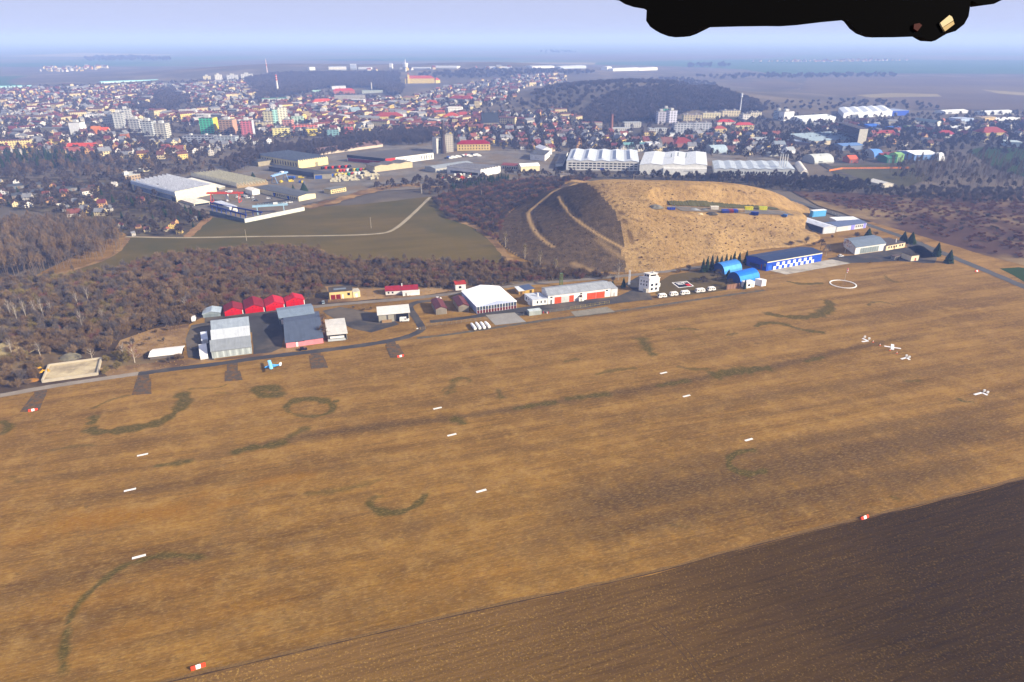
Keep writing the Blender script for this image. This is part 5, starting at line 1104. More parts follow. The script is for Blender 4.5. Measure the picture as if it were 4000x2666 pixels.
# caravans by the control tower
def caravan(label, px, L, ang):
    p = T(*px); root = empty('caravan', p, ang, label, 'caravan', 'white caravans by the control tower')
    prof = [(-L/2,.45),(-L/2-.08,1.2),(-L/2+.35,2.35),(-L/2+.7,2.55),(L/2-.7,2.55),(L/2-.25,2.3),(L/2+.12,1.3),(L/2,.45)]
    MB().prism(prof, -1.1, 1.1, 'v').obj('body', M('#e9e6df'), root)
    for x0, x1 in ((-L*.38,-L*.2), (-L*.06,L*.1), (L*.22,L*.38)): MB().box(x0, x1, -1.14, -1.05, 1.35, 2.0).obj('window', M('g#2a3036'), root)
    MB().box(L*.11, L*.2, -1.13, -1.05, .6, 2.1).obj('door', M('#cfccc4'), root)
    MB().prism([(-L/2-.12,1.35),(-L/2+.25,2.1),(-L/2+.3,2.1),(-L/2-.0,1.35)], -.8, .8, 'v').obj('end_window', M('g#2a3036'), root)
    MB().box(-.5, .5, -1.12, -1.02, .3, .8).obj('wheel_arch', M('#2a2a2a'), root)
    wheel_set(root, (0,), 1.0, .32)
    MB().prism([(L/2,.4),(L/2,.55),(L/2+1.2,.5),(L/2+1.2,.42)], -.25, .25, 'v').obj('drawbar', M('#8a8a88'), root)
for i, (x, y, L) in enumerate(((2586,1163,5.4),(2631,1156,5.2),(2675,1151,5.8),(2734,1142,6.2),(2778,1136,5.0))):
    caravan(f'white caravan on the lawn, {ORD[i]} from the control tower', (x, y), L, RUN - .02)
# glider trailers
for i, (f, b) in enumerate((((1857,1293),(1840,1269)), ((1875,1291),(1858,1265)), ((1893,1289),(1877,1264)), ((1912,1286),(1894,1263)))):
    p, q = T(*f), T(*b); L = (q-p).length; root = empty('glider_trailer', (p+q)/2, math.atan2(q.y-p.y, q.x-p.x), f'long white closed glider trailer, {ORD[i]} in the row of four', 'trailer', 'row of white glider trailers')
    rings = []
    for t, wq, hq in ((-.5,.82,1.0), (-.46,.95,1.2), (.1,.95,1.25), (.38,.75,1.0), (.5,.4,.6)):
        rings.append([(L*t, wq*math.cos(a)*.98, .55 + hq*.5 + hq*.58*math.sin(a)) for a in [math.pi*2*k/10+.31 for k in range(10)]])
    MB().loft(rings).obj('body', M('#edebe7'), root); MB().box(-L/2-.03, -L/2+.05, -.45, .45, .75, 1.5).obj('tailgate', M('#cfcdc8'), root)
    wheel_set(root, (-L*.05,), .95, .34); MB().box(L/2-.3, L/2+1, -.1, .1, .45, .6).obj('drawbar', M('#77777a'), root)
# high wing aeroplane
root = empty('aeroplane', T(1064,1441), math.atan2(G(1040,1445)[1]-G(1092,1436)[1], G(1040,1445)[0]-G(1092,1436)[0]), 'light blue and white high wing aeroplane parked on the grass', 'aeroplane')
rings = []
for x, w, h, zc in ((3.6,.12,.12,1.3), (3.3,.42,.42,1.3), (2.2,.52,.62,1.4), (.8,.55,.85,1.55), (-.8,.5,.75,1.5), (-2.5,.3,.42,1.4), (-4.4,.1,.18,1.45)):
    rings.append([(x, w*math.cos(a), zc + h*math.sin(a)) for a in [math.pi*2*k/10 for k in range(10)]])
MB().loft(rings).obj('fuselage', M('#4f9fe0'), root)
def foil(x0, c, y0, y1, z, th, tip=1.0):
    m = MB(); rr = []
    for y, cc in ((y0, c*tip), (y0*.5+y1*.5, c), (y1, c*tip)): rr.append([(x0, y, z), (x0-cc*.3, y, z+th), (x0-cc, y, z+.02), (x0-cc*.4, y, z-th*.4)])
    return m.loft(rr)
foil(1.5, 1.75, -5.4, 5.4, 2.38, .16, .92).obj('wing', M('#8fd2fa'), root)
foil(-3.4, 1.1, -1.6, 1.6, 1.5, .06, .8).obj('tailplane', M('#e6eef2'), root)
MB().loft([[(-3.3,-.05,1.5),(-4.6,-.05,1.5),(-4.6,.05,1.5),(-3.3,.05,1.5)],[(-3.9,-.04,2.7),(-4.7,-.04,2.7),(-4.7,.04,2.7),(-3.9,.04,2.7)]]).obj('fin', M('#eef2f4'), root)
MB().prism([(1.4,1.7),(1.2,2.3),(.2,2.36),(-.6,1.9),(-.6,1.6)], -.545, .545, 'v').obj('cockpit_glass', M('g#1f2a44'), root)
MB().box(3.6, 3.7, -.06, .06, .4, 2.2).obj('propeller', M('#2a2a2a'), root)
for s in (-1, 1):
    MB().tube((.9,s*.5,.95), (.4,s*2.9,2.36), .05, .05, 5).obj('wing_strut', M('#d0d8dc'), root)
    MB().tube((1.0,s*.4,.9), (1.1,s*1.0,.35), .06, .05, 5).obj('gear_leg', M('#3a3a3c'), root); MB().tube((1.1,s*1.0-.08,.3), (1.1,s*1.0+.08,.3), .3, .3, 10).obj('wheel', M('#1a1a1a'), root)
MB().tube((-4.2,0,.14), (-4.2,0,1.3), .06, .06, 5).obj('tail_wheel', M('#2a2a2a'), root)
# yellow loader
root = empty('wheel_loader', T(160,1460), .7, 'yellow wheel loader beside the walled sand pit', 'loader')
MB().prism([(-2.4,.7),(-2.4,1.7),(-.6,1.8),(1.4,1.5),(1.4,.7)], -.95, .95, 'v').obj('body', M('#e0a41c'), root); MB().box(-.8, .8, -.75, .75, 1.8, 3.1).obj('cab', M('g#262b30'), root); MB().box(-.9, .9, -.85, .85, 3.1, 3.25).obj('cab_roof', M('#e0a41c'), root)
MB().box(1.3, 3.0, -.5, .5, 1.0, 1.3).obj('lift_arm', M('#d89c18'), root); MB().prism([(2.9,.2),(2.9,1.4),(3.2,1.4),(3.9,.3)], -1.2, 1.2, 'v').obj('bucket', M('#b88a20'), root); wheel_set(root, (-1.5, 1.3), 1.0, .7)
# sand pit
c = [T(166,1496), T(382,1466), T(397,1406), T(193,1433)]
ctr = sum(c, Vector())/4; root = empty('sand_pit', ctr, 0, 'walled concrete pit filled with pale sand', 'sand pit')
q = [p-ctr for p in c]
m = MB(); m.poly([(p.x*.97, p.y*.97, .5) for p in q]); m.obj('sand', ground_mat('pale pit sand', (.80,.67,.43), (.62,.50,.30), .12, None, (.42,.34,.22), .1, .2, .7), root, fix=False)
for i in range(4):
    a, b = q[i], q[(i+1) % 4]; d = (b-a).normalized(); nn = Vector((-d.y, d.x, 0))*.35
    m = MB(); i0 = len(m.v); lo = [a-nn, b-nn, b+nn, a+nn]
    m.loft([[(p.x,p.y,-.2) for p in lo], [(p.x,p.y,1.35) for p in lo]]).obj('pit_wall', M('#b5aa94'), root)
for (px, lb, rx, ry, hh, c1) in (((275,1397),'grey gravel heap behind the sand pit',5.,3.5,2.2,'#8d8672'), ((452,1300),'orange earth heap in the scrub',5.,2.5,1.2,'#b5793e'), ((40,1365),'pale straw coloured rubble heap at the frame edge',13.,11.,2.4,'#cbb682'), ((125,1487),'small orange sand heap by the loader',3.,2.,.9,'#b5803e')):
    p = T(*px); m = MB(); rr = []
    r2 = random.Random(px[0])
    for k, (s, z) in enumerate(((1.15,0), (1.0,.25), (.75,.6), (.45,.88), (.12,1.0))): rr.append([(rx*s*math.cos(a)*(1+.16*r2.uniform(-1,1)), ry*s*math.sin(a)*(1+.16*r2.uniform(-1,1)), hh*z*(1+.1*r2.uniform(-1,1))) for a in [math.pi*2*j/14 for j in range(14)]])
    o = m.loft(rr).obj('earth_heap', ground_mat('heap '+c1, lin(c1), mul(lin(c1), .7), .5, None, None, .1, .5, 1.4), None); o.location = p; tag(o, lb, 'heap')

# ------------------------------------------------------------------ airfield markings and marker boards
for i, (px, lb) in enumerate((((557,1778),'white runway board above the brown patches'), ((508,1915),'white runway board beside the long rusty patch'), ((543,2176),'white runway board at the arc of dark grass'), ((1709,1596),'white runway board below the small green ring'), ((1765,1700),'white runway board on the dark centre stripe'), ((1880,1919),'white runway board beyond the faint ring'), ((2592,1458),'white runway board near the mossy dark stripe'), ((2682,1548),'white runway board on the reddish grass'), ((2925,1719),'white runway board above the C shaped ring'))):
    p = T(*px); o = MB().box(-1.95, 1.95, -.5, .5, .05, .13).obj('runway_board', M('#e2e0dc'), None); o.location = p; o.rotation_euler.z = RUN + .12; tag(o, lb, 'marker board', 'white boards along the runway')
for px, lb, s in (((775,2607),'red and white marker on the verge of the ploughed field corner',1.), ((3376,2024),'red and white marker beside the dark ploughed soil',1.), ((130,1605),'red and white marker on the outermost mossy pad',1.), ((1565,1394),'red and white marker on the pad by the gate',1.), ((3815,1061),'red and white marker at the country road',1.)):
    root = empty('ridge_marker', T(*px), RUN+.12, lb, 'marker', 'red and white ridge markers')
    for x0, x1, c in ((-1.75,-.55,'#e2431f'), (-.55,.6,'#efece8'), (.6,1.75,'#e2431f')): MB().prism([(-.55,0),(0,.95),(.55,0)], x0, x1, 'u').obj('stripe_panel', M(c), root)
p = T(3486,1358); root = empty('landing_cross', p, 0, 'white landing cross laid on the grass', 'marker')
for A, b, w, z in (((3454,1353),(3519,1363),1.15,.06), ((3486.5,1346.5),(3486,1367.5),1.5,.12)):
    s_, e_ = T(*A)-p, T(*b)-p; d = (e_-s_).normalized(); nn = Vector((-d.y, d.x, 0))*w/2
    MB().loft([[(v.x,v.y,z-.05) for v in (s_-nn,e_-nn,e_+nn,s_+nn)], [(v.x,v.y,z+.03) for v in (s_-nn,e_-nn,e_+nn,s_+nn)]]).obj('bar', M('#e6e6e8'), root)
for c, arms, bx, lb in (((3391,1333),((3369,1323),(3367,1336)),((3378,1320),(3395,1327)),'white V shaped corner marker nearest the landing cross'), ((3541,1398),((3520,1404),(3554,1407)),((3541,1394),(3552,1399)),'white V shaped corner marker below the landing cross'), ((3836,1535),((3806,1543),(3857,1545)),((3845,1531),(3858,1537)),'white V shaped corner marker alone on the reddish grass')):
    p = T(*c); root = empty('corner_marker', p, 0, lb, 'marker', 'white corner markers')
    for a in arms:
        e_ = T(*a)-p; d = e_.normalized(); nn = Vector((-d.y, d.x, 0))*.55
        MB().loft([[(v.x,v.y,.04) for v in (-nn,e_-nn,e_+nn,nn)], [(v.x,v.y,.12) for v in (-nn,e_-nn,e_+nn,nn)]]).obj('board', M('#e4e4e6'), root)
    for a in bx:
        e_ = T(*a)-p; MB().prism([(e_.y-.1,.0),(e_.y-.1,1.0),(e_.y+.4,1.0),(e_.y+.4,0)], e_.x-.5, e_.x+.5, 'u').obj('upright_board', M('#dcdcd8'), root)
for i, px in enumerate(((3410,1338),(3437,1351),(3476,1370),(3503,1382))):
    root = empty('traffic_cone', T(*px), 0, f'small orange and white cone, {ORD[i]} in the line by the landing cross', 'cone', 'cones by the landing cross')
    MB().box(-.4, .4, -.4, .4, 0, .1).obj('base', M('#d8602f'), root); MB().tube((0,0,.1), (0,0,.5), .36, .24, 10).obj('cone_body', M('#e0642f'), root); MB().tube((0,0,.5), (0,0,1.05), .24, .1, 10).obj('white_sleeve', M('#eee4dc'), root)
# windsock and its ring
c = T(3293,1111); rx = (T(3345,1118)-c).length
m = MB(); n = 48; pr = []
for k in range(n):
    a = 2*math.pi*k/n; pr.append([((rx+dr)*math.cos(a), (rx+dr)*math.sin(a), z) for dr, z in ((-.42,.0),(-.36,.28),(.36,.28),(.42,0))])
o = m.loft(pr + [pr[0]], 0, False).obj('landing_ring', M('#e2e0da'), None); o.location = c; tag(o, 'white painted ring around the windsock on the grass', 'ring')
root = empty('windsock', T(3300,1094), 0, 'limp pink and white windsock on a thin mast', 'windsock')
MB().tube((0,0,0), (0,0,8.2), .09, .06, 6).obj('mast', M('#d0ccc4'), root)
for z0, z1, cc, r0, r1 in ((8.1,7.3,'#d96a72',.5,.46), (7.3,6.5,'#f0e6e4',.46,.42), (6.5,5.7,'#d96a72',.42,.38), (5.7,5.0,'#f0e6e4',.38,.3)): MB().tube((.55,0,z0), (.6,0,z1), r0, r1, 9).obj('sock_band', M(cc), root)
# signal square
c4 = [T(2624,1105), T(2683,1099), T(2711,1119), T(2651,1126)]; ctr = sum(c4, Vector())/4; ctr.z = 0
root = empty('signal_square', ctr, 0, 'black signal square with white bars and a red corner', 'ground signal')
def sq(u, v):
    a = c4[0].lerp(c4[1], u); b = c4[3].lerp(c4[2], u); p = a.lerp(b, v)-ctr; return p.x, p.y
def patch(nm, u0, u1, v0, v1, z, c):
    m = MB(); q = [(u0,v0),(u1,v0),(u1,v1),(u0,v1)]
    m.loft([[(*sq(*p), z-.06) for p in q], [(*sq(*p), z) for p in q]]).obj(nm, M(c), root)
patch('frame', 0, 1, 0, 1, .07, '#e8e6e2'); patch('black_field', .06, .94, .07, .93, .1, '#15151a')
for u0, u1, v0, v1, c in ((.2,.56,.2,.3,'#e8e6e2'), (.2,.56,.42,.5,'#e8e6e2'), (.56,.9,.14,.22,'#e0deda'), (.64,.9,.5,.86,'#c62a22'), (.6,.66,.2,.5,'#e0deda')): patch('signal_panel', u0, u1, v0, v1, .13, c)
# fences and gates
def fence(label, px, hh, n, c='#8f8a7c', solid=False):
    P = [T(*p) for p in px]; P[0]; tot = [0]
    for a, b in zip(P, P[1:]): tot.append(tot[-1]+(b-a).length)
    root = empty('wire_fence', P[0], 0, label, 'fence'); rail = MB()
    for a, b in zip(P, P[1:]):
        for z in ((.3, .8, hh) if not solid else (hh,)): rail.tube(a-P[0]+Vector((0,0,z)), b-P[0]+Vector((0,0,z)), .03, .03, 4)
    rail.obj('rail', M(c), root)
    for k in range(n+1):
        d = tot[-1]*k/n
        for i in range(len(P)-1):
            if d <= tot[i+1]+1e-6: p = P[i].lerp(P[i+1], (d-tot[i])/(tot[i+1]-tot[i]))-P[0]; break
        MB().tube((p.x,p.y,0), (p.x,p.y,hh+.1), .06, .06, 5).obj('post', M(c), root)
fence('wire fence along the paved strip by the gate', [(1668,1275),(1770,1266),(1930,1243)], 1.7, 14)
fence('wire fence along the tarmac before the long hangar', [(2020,1236),(2225,1212)], 1.6, 8)
fence('yellow framed gate fence before the long hangar', [(2229,1209),(2380,1186)], 1.7, 8, '#b9a23c')
fence('wire fence behind the tent hall and sheds', [(1640,1140),(1800,1120),(2000,1112),(2240,1090),(2420,1075)], 1.6, 20, '#a19a88')
fence('pale fence posts along the company yard road', [(3250,838),(3330,866),(3400,895)], 2.2, 12, '#a9adb2')
root = empty('field_gate', T(1621,1292), RUN, 'rusty tubular double gate across the taxi road', 'gate')
for s in (0, 3.1): m = MB(); m.tube((s,0,.3),(s+3,0,.3),.05,.05,5); m.tube((s,0,1.5),(s+3,0,1.5),.05,.05,5); m.tube((s,0,.9),(s+3,0,.9),.04,.04,5); m.tube((s+.05,0,.2),(s+.05,0,1.7),.07,.07,5); m.tube((s+2.95,0,.2),(s+2.95,0,1.7),.07,.07,5); m.obj('gate_frame', M('#9a7f55'), root)
MB().box(.9, 1.9, -.06, .0, .8, 1.3).obj('notice', M('#e4e2de'), root)
for i, px in enumerate(((2122,1224),(2137,1225),(2141,1224))): 
    o = MB().tube((0,0,0),(0,0,.9),.32,.32,10).tube((0,0,.28),(0,0,.34),.34,.34,10).obj('fuel_drum', M('#b32024' if i != 1 else '#dcd8d4'), None); o.location = T(*px); tag(o, 'red fuel drum beside the silver container' if i != 1 else 'white fuel drum between red drums', 'drum', 'drums beside the silver container')
o = MB().box(-1.5,1.5,-1,1,0,1.9).box(-1.55,1.55,-1.05,1.05,1.9,2.05).obj('site_skip', M('#d9a42c'), None); o.location = T(707,1234); o.rotation_euler.z = .5; tag(o, 'small yellow container at the scrub edge', 'container')
# yard on the mound
_u = (Vector(_YB)-Vector(_YA)).normalized(); _n = Vector((-_u.y, _u.x))
def along(off): return [tuple(Vector(_YA).lerp(Vector(_YB), k/12) + _n*off) for k in range(13)]
ribbon('mound_yard', along(-2), 18, YARD, .3, 'gravel yard cut into the mound', .5, follow=True, real=True)
ribbon('mound_lawn', along(13), 6, ground_mat('mound turf', (.13,.12,.045), (.10,.09,.035), .1), .5, 'greenish turf strip above the mound yard', .4, follow=True, real=True)
def skip(label, px, ang, L, w, hh, c, c2=None, group=None, name='container', cat='container'):
    p = T(*px); p.z += .3; root = empty(name, p, ang, label, cat, group)
    MB().prism([(-L/2,0),(-L/2-.15,hh),(L/2+.15,hh),(L/2,0)], -w/2, w/2, 'v').obj('body', M('k'+c), root)
    MB().box(-L/2-.2, L/2+.2, -w/2-.06, w/2+.06, hh, hh+.14).obj('lid', M(c2 or c), root)
    for k in (-.3, 0, .3): MB().box(L*k-.08, L*k+.08, -w/2-.07, -w/2+.01, .05, hh).obj('rib', M(c2 or c), root)
skip('blue skip heaped with grey debris on the mound', (2621,820), 0, 6.2, 2.6, 2.0, '#1f3fae', '#77787a')
skip('white container on the mound yard', (2790,820), 0, 6.5, 2.5, 2.6, '#dcd4c2', '#e6e0d2')
skip('yellow container with green base nearest the white one', (2924,822), 0, 6.8, 2.5, 2.7, '#d6d321', '#c9b21c', 'yellow containers on the mound'); skip('yellow container with green base nearest the road', (2979,822), 0, 6.8, 2.5, 2.7, '#d8cf3a', '#b8c22c', 'yellow containers on the mound')
cc = ['#2b3a8e','#2f4090','#3a3f86','#7a2c3a','#8a3030','#2c3fa0','#41509c','#a98c58','#b59a68','#a58a60']
for i in range(10): skip(f'{["dark blue","blue","violet blue","maroon","red brown","bright blue","pale blue","tan","sandy","brown"][i]} skip in the tight row on the mound', (2824+i*8.6, 832-i*.3), 1.5, 5.5, 1.9, 2.0, cc[i], None, 'row of skips on the mound', 'waste_skip', 'skip')
van('blue lorry parked on the mound yard', (2944,842), 2.8, '#22409a', None, 7.5, 3.0, 'parked_lorry', 'lorry'); van('small yellow and blue loader lorry by the company hall', (3062,848), 2.6, '#3f6fb0', None, 5, 2.4, 'parked_lorry', 'lorry')
for px, lb, c, rx in (((2712,822),'flat grey stack of concrete slabs on the mound','#85888a',4.5), ((2750,822),'dark grey heap of pipes on the mound','#5d6164',3.5), ((2780,838),'dark gravel heap on the mound','#45423f',5.), ((2735,838),'small pale heap of stone on the mound','#c9b48c',2.5), ((2560,812),'steep grey spoil heap with a slide track','#6b675c',6.)):
    p = T(*px); r2 = random.Random(px[0]); m = MB(); rr = [[(rx*s*math.cos(a)*(1+.2*r2.uniform(-1,1)), rx*.5*s*math.sin(a)*(1+.2*r2.uniform(-1,1)), rx*.42*z) for a in [math.pi*2*j/12 for j in range(12)]] for s, z in ((1.1,-.15),(.95,.2),(.6,.7),(.15,1.))]
    o = m.loft(rr).obj('earth_heap', M(c), None); o.location = p; tag(o, lb, 'heap')
# orange barrier along the sports ground
for A, b, lb in (((3290,662),(3552,660),'long orange barrier along the sports ground'), ((3238,671),(3290,662),'short orange barrier at the sports ground corner')):
    p, q = T(*A), T(*b); root = empty('barrier_fence', p, math.atan2(q.y-p.y, q.x-p.x), lb, 'barrier'); L = (q-p).length
    MB().box(0, L, -.15, .15, .2, 2.4).obj('panel', M('#c8793c'), root)
    for k in range(10): MB().box(L*k/9-.1, L*k/9+.1, -.25, .25, -.3, 2.6).obj('post', M('#8a6a4a'), root)
# ------------------------------------------------------------------ vegetation
def twig_mat(name, c1, c2):
    t = NT(name)
    oi = t.n('ShaderNodeObjectInfo'); v = t.pos()
    n1 = t.noise(v, .05, 3, .6)
    f = t.math('ADD', t.math('MULTIPLY', oi.outputs['Random'], .6), t.math('MULTIPLY', n1, .5))
    t.b.inputs['Specular IOR Level'].default_value = 0
    return t.color(t.mix(t.ramp(f, .15, .95), c1, c2), .9)
TW_BROWN = twig_mat('bare twigs brown', (.100,.062,.030), (.195,.132,.070))
TW_RED = twig_mat('bare twigs reddish', (.110,.046,.032), (.185,.090,.058))
TW_OLIVE = twig_mat('budding twigs olive', (.12,.09,.03), (.19,.145,.05))
TW_GREY = twig_mat('bare twigs grey', (.065,.052,.043), (.13,.105,.083))
TW_DARK = twig_mat('bare twigs dark', (.046,.036,.032), (.088,.068,.058))
BARK = M('#5a4a3c'); BIRCH = M('#b3a898')
SPRUCE = twig_mat('spruce needles', (.014,.028,.012), (.032,.052,.02))

def blades(m, r, n, cen, rx, rz, ln, w, up=.5, mi=0, shell=.55):
    for _ in range(n):
        d = Vector((r.gauss(0,1), r.gauss(0,1), r.gauss(0,1))).normalized()
        rad_ = r.uniform(shell, 1.0)
        p = Vector((cen[0]+d.x*rx*rad_, cen[1]+d.y*rx*rad_, cen[2]+d.z*rz*rad_))
        dr = (Vector((d.x, d.y, d.z*.6+up)) + Vector((r.uniform(-.5,.5), r.uniform(-.5,.5), r.uniform(-.3,.3)))).normalized()
        l = ln*r.uniform(.6,1.3); sd = dr.cross(Vector((r.uniform(-1,1), r.uniform(-1,1), r.uniform(-1,1)))).normalized()*w*r.uniform(.6,1.3)
        a = p - dr*l*.5
        m.poly([a-sd, a+sd, p+dr*l*.5], mi)
def shrub_mesh(name, seed, hh, spread, n, mat, ln=1.2, w=.09):
    r = random.Random(seed); m = MB()
    for k in range(7):
        a = r.uniform(0, 6.28); q = r.uniform(.25,.75)*spread
        m.tube((r.uniform(-.3,.3), r.uniform(-.3,.3), -.2), (q*math.cos(a), q*math.sin(a), hh*r.uniform(.55,.95)), .07, .025, 3, 0, False)
    for k in range(5):
        a = r.uniform(0, 6.28); q = r.uniform(.2,.6)*spread
        blades(m, r, n//5, (q*math.cos(a), q*math.sin(a), hh*r.uniform(.45,.72)), spread*.55, hh*.36, ln, w, .55, 0, .3)
    return m.mesh(name, mat, None, False)
def tree_mesh(seed, hh, cr, n, slim=1., trunk_r=.22, ln=1.5, w=.07, limbs=9, base=.35):
    """returns (trunk builder, crown builder): a tapered trunk with limbs, and the fine twigs"""
    r = random.Random(seed); t = MB(); c = MB()
    t.tube((0,0,-.3), (r.uniform(-.2,.2), r.uniform(-.2,.2), hh*.55), trunk_r, trunk_r*.6, 6, 0, False)
    t.tube((0,0,hh*.55), (r.uniform(-.3,.3), r.uniform(-.3,.3), hh*.95), trunk_r*.6, trunk_r*.12, 5, 0, False)
    for k in range(limbs):
        z0 = hh*(base + (.85-base)*k/limbs); a = k*2.4 + r.uniform(-.4,.4); L = cr*(1.1-.6*k/limbs)*r.uniform(.75,1.1)
        tip = Vector((math.cos(a)*L, math.sin(a)*L, z0 + hh*.2*slim*r.uniform(.7,1.2)))
        t.tube((0,0,z0), tip, trunk_r*.38, trunk_r*.1, 4, 0, False)
        for q in range(2):
            s = Vector((0,0,z0)).lerp(tip, .5+.2*q); e = s + Vector((r.uniform(-1,1)*L*.45, r.uniform(-1,1)*L*.45, hh*.1*r.uniform(.6,1.3))); t.tube(s, e, trunk_r*.16, trunk_r*.06, 3, 0, False)
        blades(c, r, n//limbs, tip*.8+Vector((0,0,hh*.04)), L*.5, hh*.12, ln, w, .7, 0, .15)
    blades(c, r, n//6, (0,0,hh*.86), cr*.4, hh*.13, ln, w, .9, 0, .1)
    return t, c
def spruce_mesh(seed, hh, cr, n):
    r = random.Random(seed); t = MB(); c = MB()
    t.tube((0,0,-.3), (0,0,hh*.97), .22, .04, 6, 0, False)
    for k in range(n):
        f = (k/n)**.8; z = hh*(.07+.9*f); rr = cr*(1-f)**.85*r.uniform(.7,1.12)+.12
        a = r.uniform(0, 6.28); d = Vector((math.cos(a), math.sin(a), 0)); s = Vector((-d.y, d.x, 0))*(.22+rr*.22)
        c.poly([Vector((0,0,z+rr*.25)), d*rr*.75+s+Vector((0,0,z-rr*.12)), d*rr+Vector((0,0,z-rr*.35)), d*rr*.75-s+Vector((0,0,z-rr*.12))])
    return t, c
PROTO = bpy.data.collections.new('plant prototypes')       # never linked: sources for the uncountable masses
def proto_coll(name, meshes):
    c = bpy.data.collections.new(name)
    for i, me in enumerate(meshes):
        o = bpy.data.objects.new(f'{name}_{i:02d}', me); c.objects.link(o)
    return c
def merged(tc, mats, name):
    t, c = tc; i = len(t.v); t.v += c.v; t.f += [tuple(k+i for k in f) for f in c.f]; t.m += [1]*len(c.f)
    return t.mesh(name, mats, None, False)
SH_B = [shrub_mesh('shrub brown', s, 3.6+.5*s, 2.7, 620, TW_BROWN, 1.3, .06) for s in range(4)]
SH_R = [shrub_mesh('shrub red', 10+s, 3.4, 2.8, 560, TW_RED, 1.3, .065) for s in range(3)]
SH_O = [shrub_mesh('shrub olive', 20+s, 4.0, 2.6, 560, TW_OLIVE, 1.3, .06) for s in range(2)]
SH_G = [shrub_mesh('shrub grey', 30+s, 5.2, 2.6, 600, TW_GREY, 1.4, .055) for s in range(2)]
SH_D = [shrub_mesh('shrub dark', 40+s, 4.6, 2.9, 420, TW_DARK) for s in range(3)]
TR_T = [merged(tree_mesh(50+s, 15, 2.6, 330, 1.2, .2, 1.6, .075, 10, .45), [M('#6e5f50'), TW_GREY if s % 2 else TW_BROWN], 'wood tree') for s in range(4)]
TR_D = [merged(tree_mesh(60+s, 10, 3.9, 420, 1., .25, 2.1, .24, 9, .25), [BARK, TW_DARK], 'town tree') for s in range(3)]
TR_S = [merged(tree_mesh(55+s, 11, 3.2, 520, 1.1, .16, 1.5, .05, 11, .2), [BARK, TW_BROWN], 'sapling') for s in range(2)]
TR_F = [shrub_mesh('far tree clump', 70+s, 12, 8, 300, TW_DARK, 4., .55) for s in range(3)]
TR_P = [merged(tree_mesh(80+s, 20, 2.0, 260, 1.5, .25, 2., .07, 12, .3), [M('#7a6a60'), TW_GREY], 'poplar') for s in range(3)]
SPR = [merged(spruce_mesh(90+s, 11, 2.6, 330), [BARK, SPRUCE], 'spruce') for s in range(2)]
TUFT = [shrub_mesh('grass tussock', 95+s, .8, .9, 60, twig_mat('dry tussock', (.20,.125,.05), (.31,.205,.09)), .8, .08) for s in range(2)]

def mass(name, label, pts, meshes, smin, smax, seed=3, drop_z=0.0, zs=1.0):
    """an uncountable planting as ONE object: geometry nodes set a plant on every point"""
    r = np.random.RandomState(seed); n = len(pts)
    if not n: return
    me = bpy.data.meshes.new(name)
    me.from_pydata([(x, y, hz(x, y)-drop_z) for x, y in pts], [], [])
    for an, typ, arr in (('rot', 'FLOAT', r.uniform(0, 6.28, n)), ('size', 'FLOAT', smin + (smax-smin)*r.beta(2, 3, n))):
        a = me.attributes.new(an, typ, 'POINT'); a.data.foreach_set('value', arr.astype(np.float32))
    o = bpy.data.objects.new(name, me); COL.objects.link(o); tag(o, label, None, None, 'stuff')
    g = bpy.data.node_groups.new(name, 'GeometryNodeTree')
    g.interface.new_socket('Geometry', in_out='INPUT', socket_type='NodeSocketGeometry'); g.interface.new_socket('Geometry', in_out='OUTPUT', socket_type='NodeSocketGeometry')
    N = g.nodes; gi, go = N.new('NodeGroupInput'), N.new('NodeGroupOutput')
    ip = N.new('GeometryNodeInstanceOnPoints'); ci = N.new('GeometryNodeCollectionInfo'); ci.inputs['Collection'].default_value = proto_coll(name, meshes); ci.inputs['Separate Children'].default_value = True
    ip.inputs['Pick Instance'].default_value = True
    na, nb = N.new('GeometryNodeInputNamedAttribute'), N.new('GeometryNodeInputNamedAttribute'); na.inputs[0].default_value = 'rot'; nb.inputs[0].default_value = 'size'
    cx, cs = N.new('ShaderNodeCombineXYZ'), N.new('ShaderNodeCombineXYZ'); mz = N.new('ShaderNodeMath'); mz.operation = 'MULTIPLY'; mz.inputs[1].default_value = zs
    l = g.links.new
    l(gi.outputs[0], ip.inputs['Points']); l(ci.outputs[0], ip.inputs['Instance']); l(na.outputs['Attribute'], cx.inputs[2]); l(cx.outputs[0], ip.inputs['Rotation'])
    l(nb.outputs['Attribute'], cs.inputs[0]); l(nb.outputs['Attribute'], cs.inputs[1]); l(nb.outputs['Attribute'], mz.inputs[0]); l(mz.outputs[0], cs.inputs[2]); l(cs.outputs[0], ip.inputs['Scale']); l(ip.outputs[0], go.inputs[0])
    md = o.modifiers.new('scatter', 'NODES'); md.node_group = g
    return o
def individuals(name, label, cat, group, pts, meshes, smin, smax, seed=5):
    r = random.Random(seed)
    base = [bpy.data.objects.new(name, m) for m in meshes]
    for x, y in pts:
        o = base[r.randrange(len(base))].copy(); COL.objects.link(o)
        s = r.uniform(smin, smax); o.location = (x, y, hz(x, y)); o.rotation_euler.z = r.uniform(0, 6.28); o.scale = (s, s, s*r.uniform(.85, 1.15)); tag(o, label, cat, group)
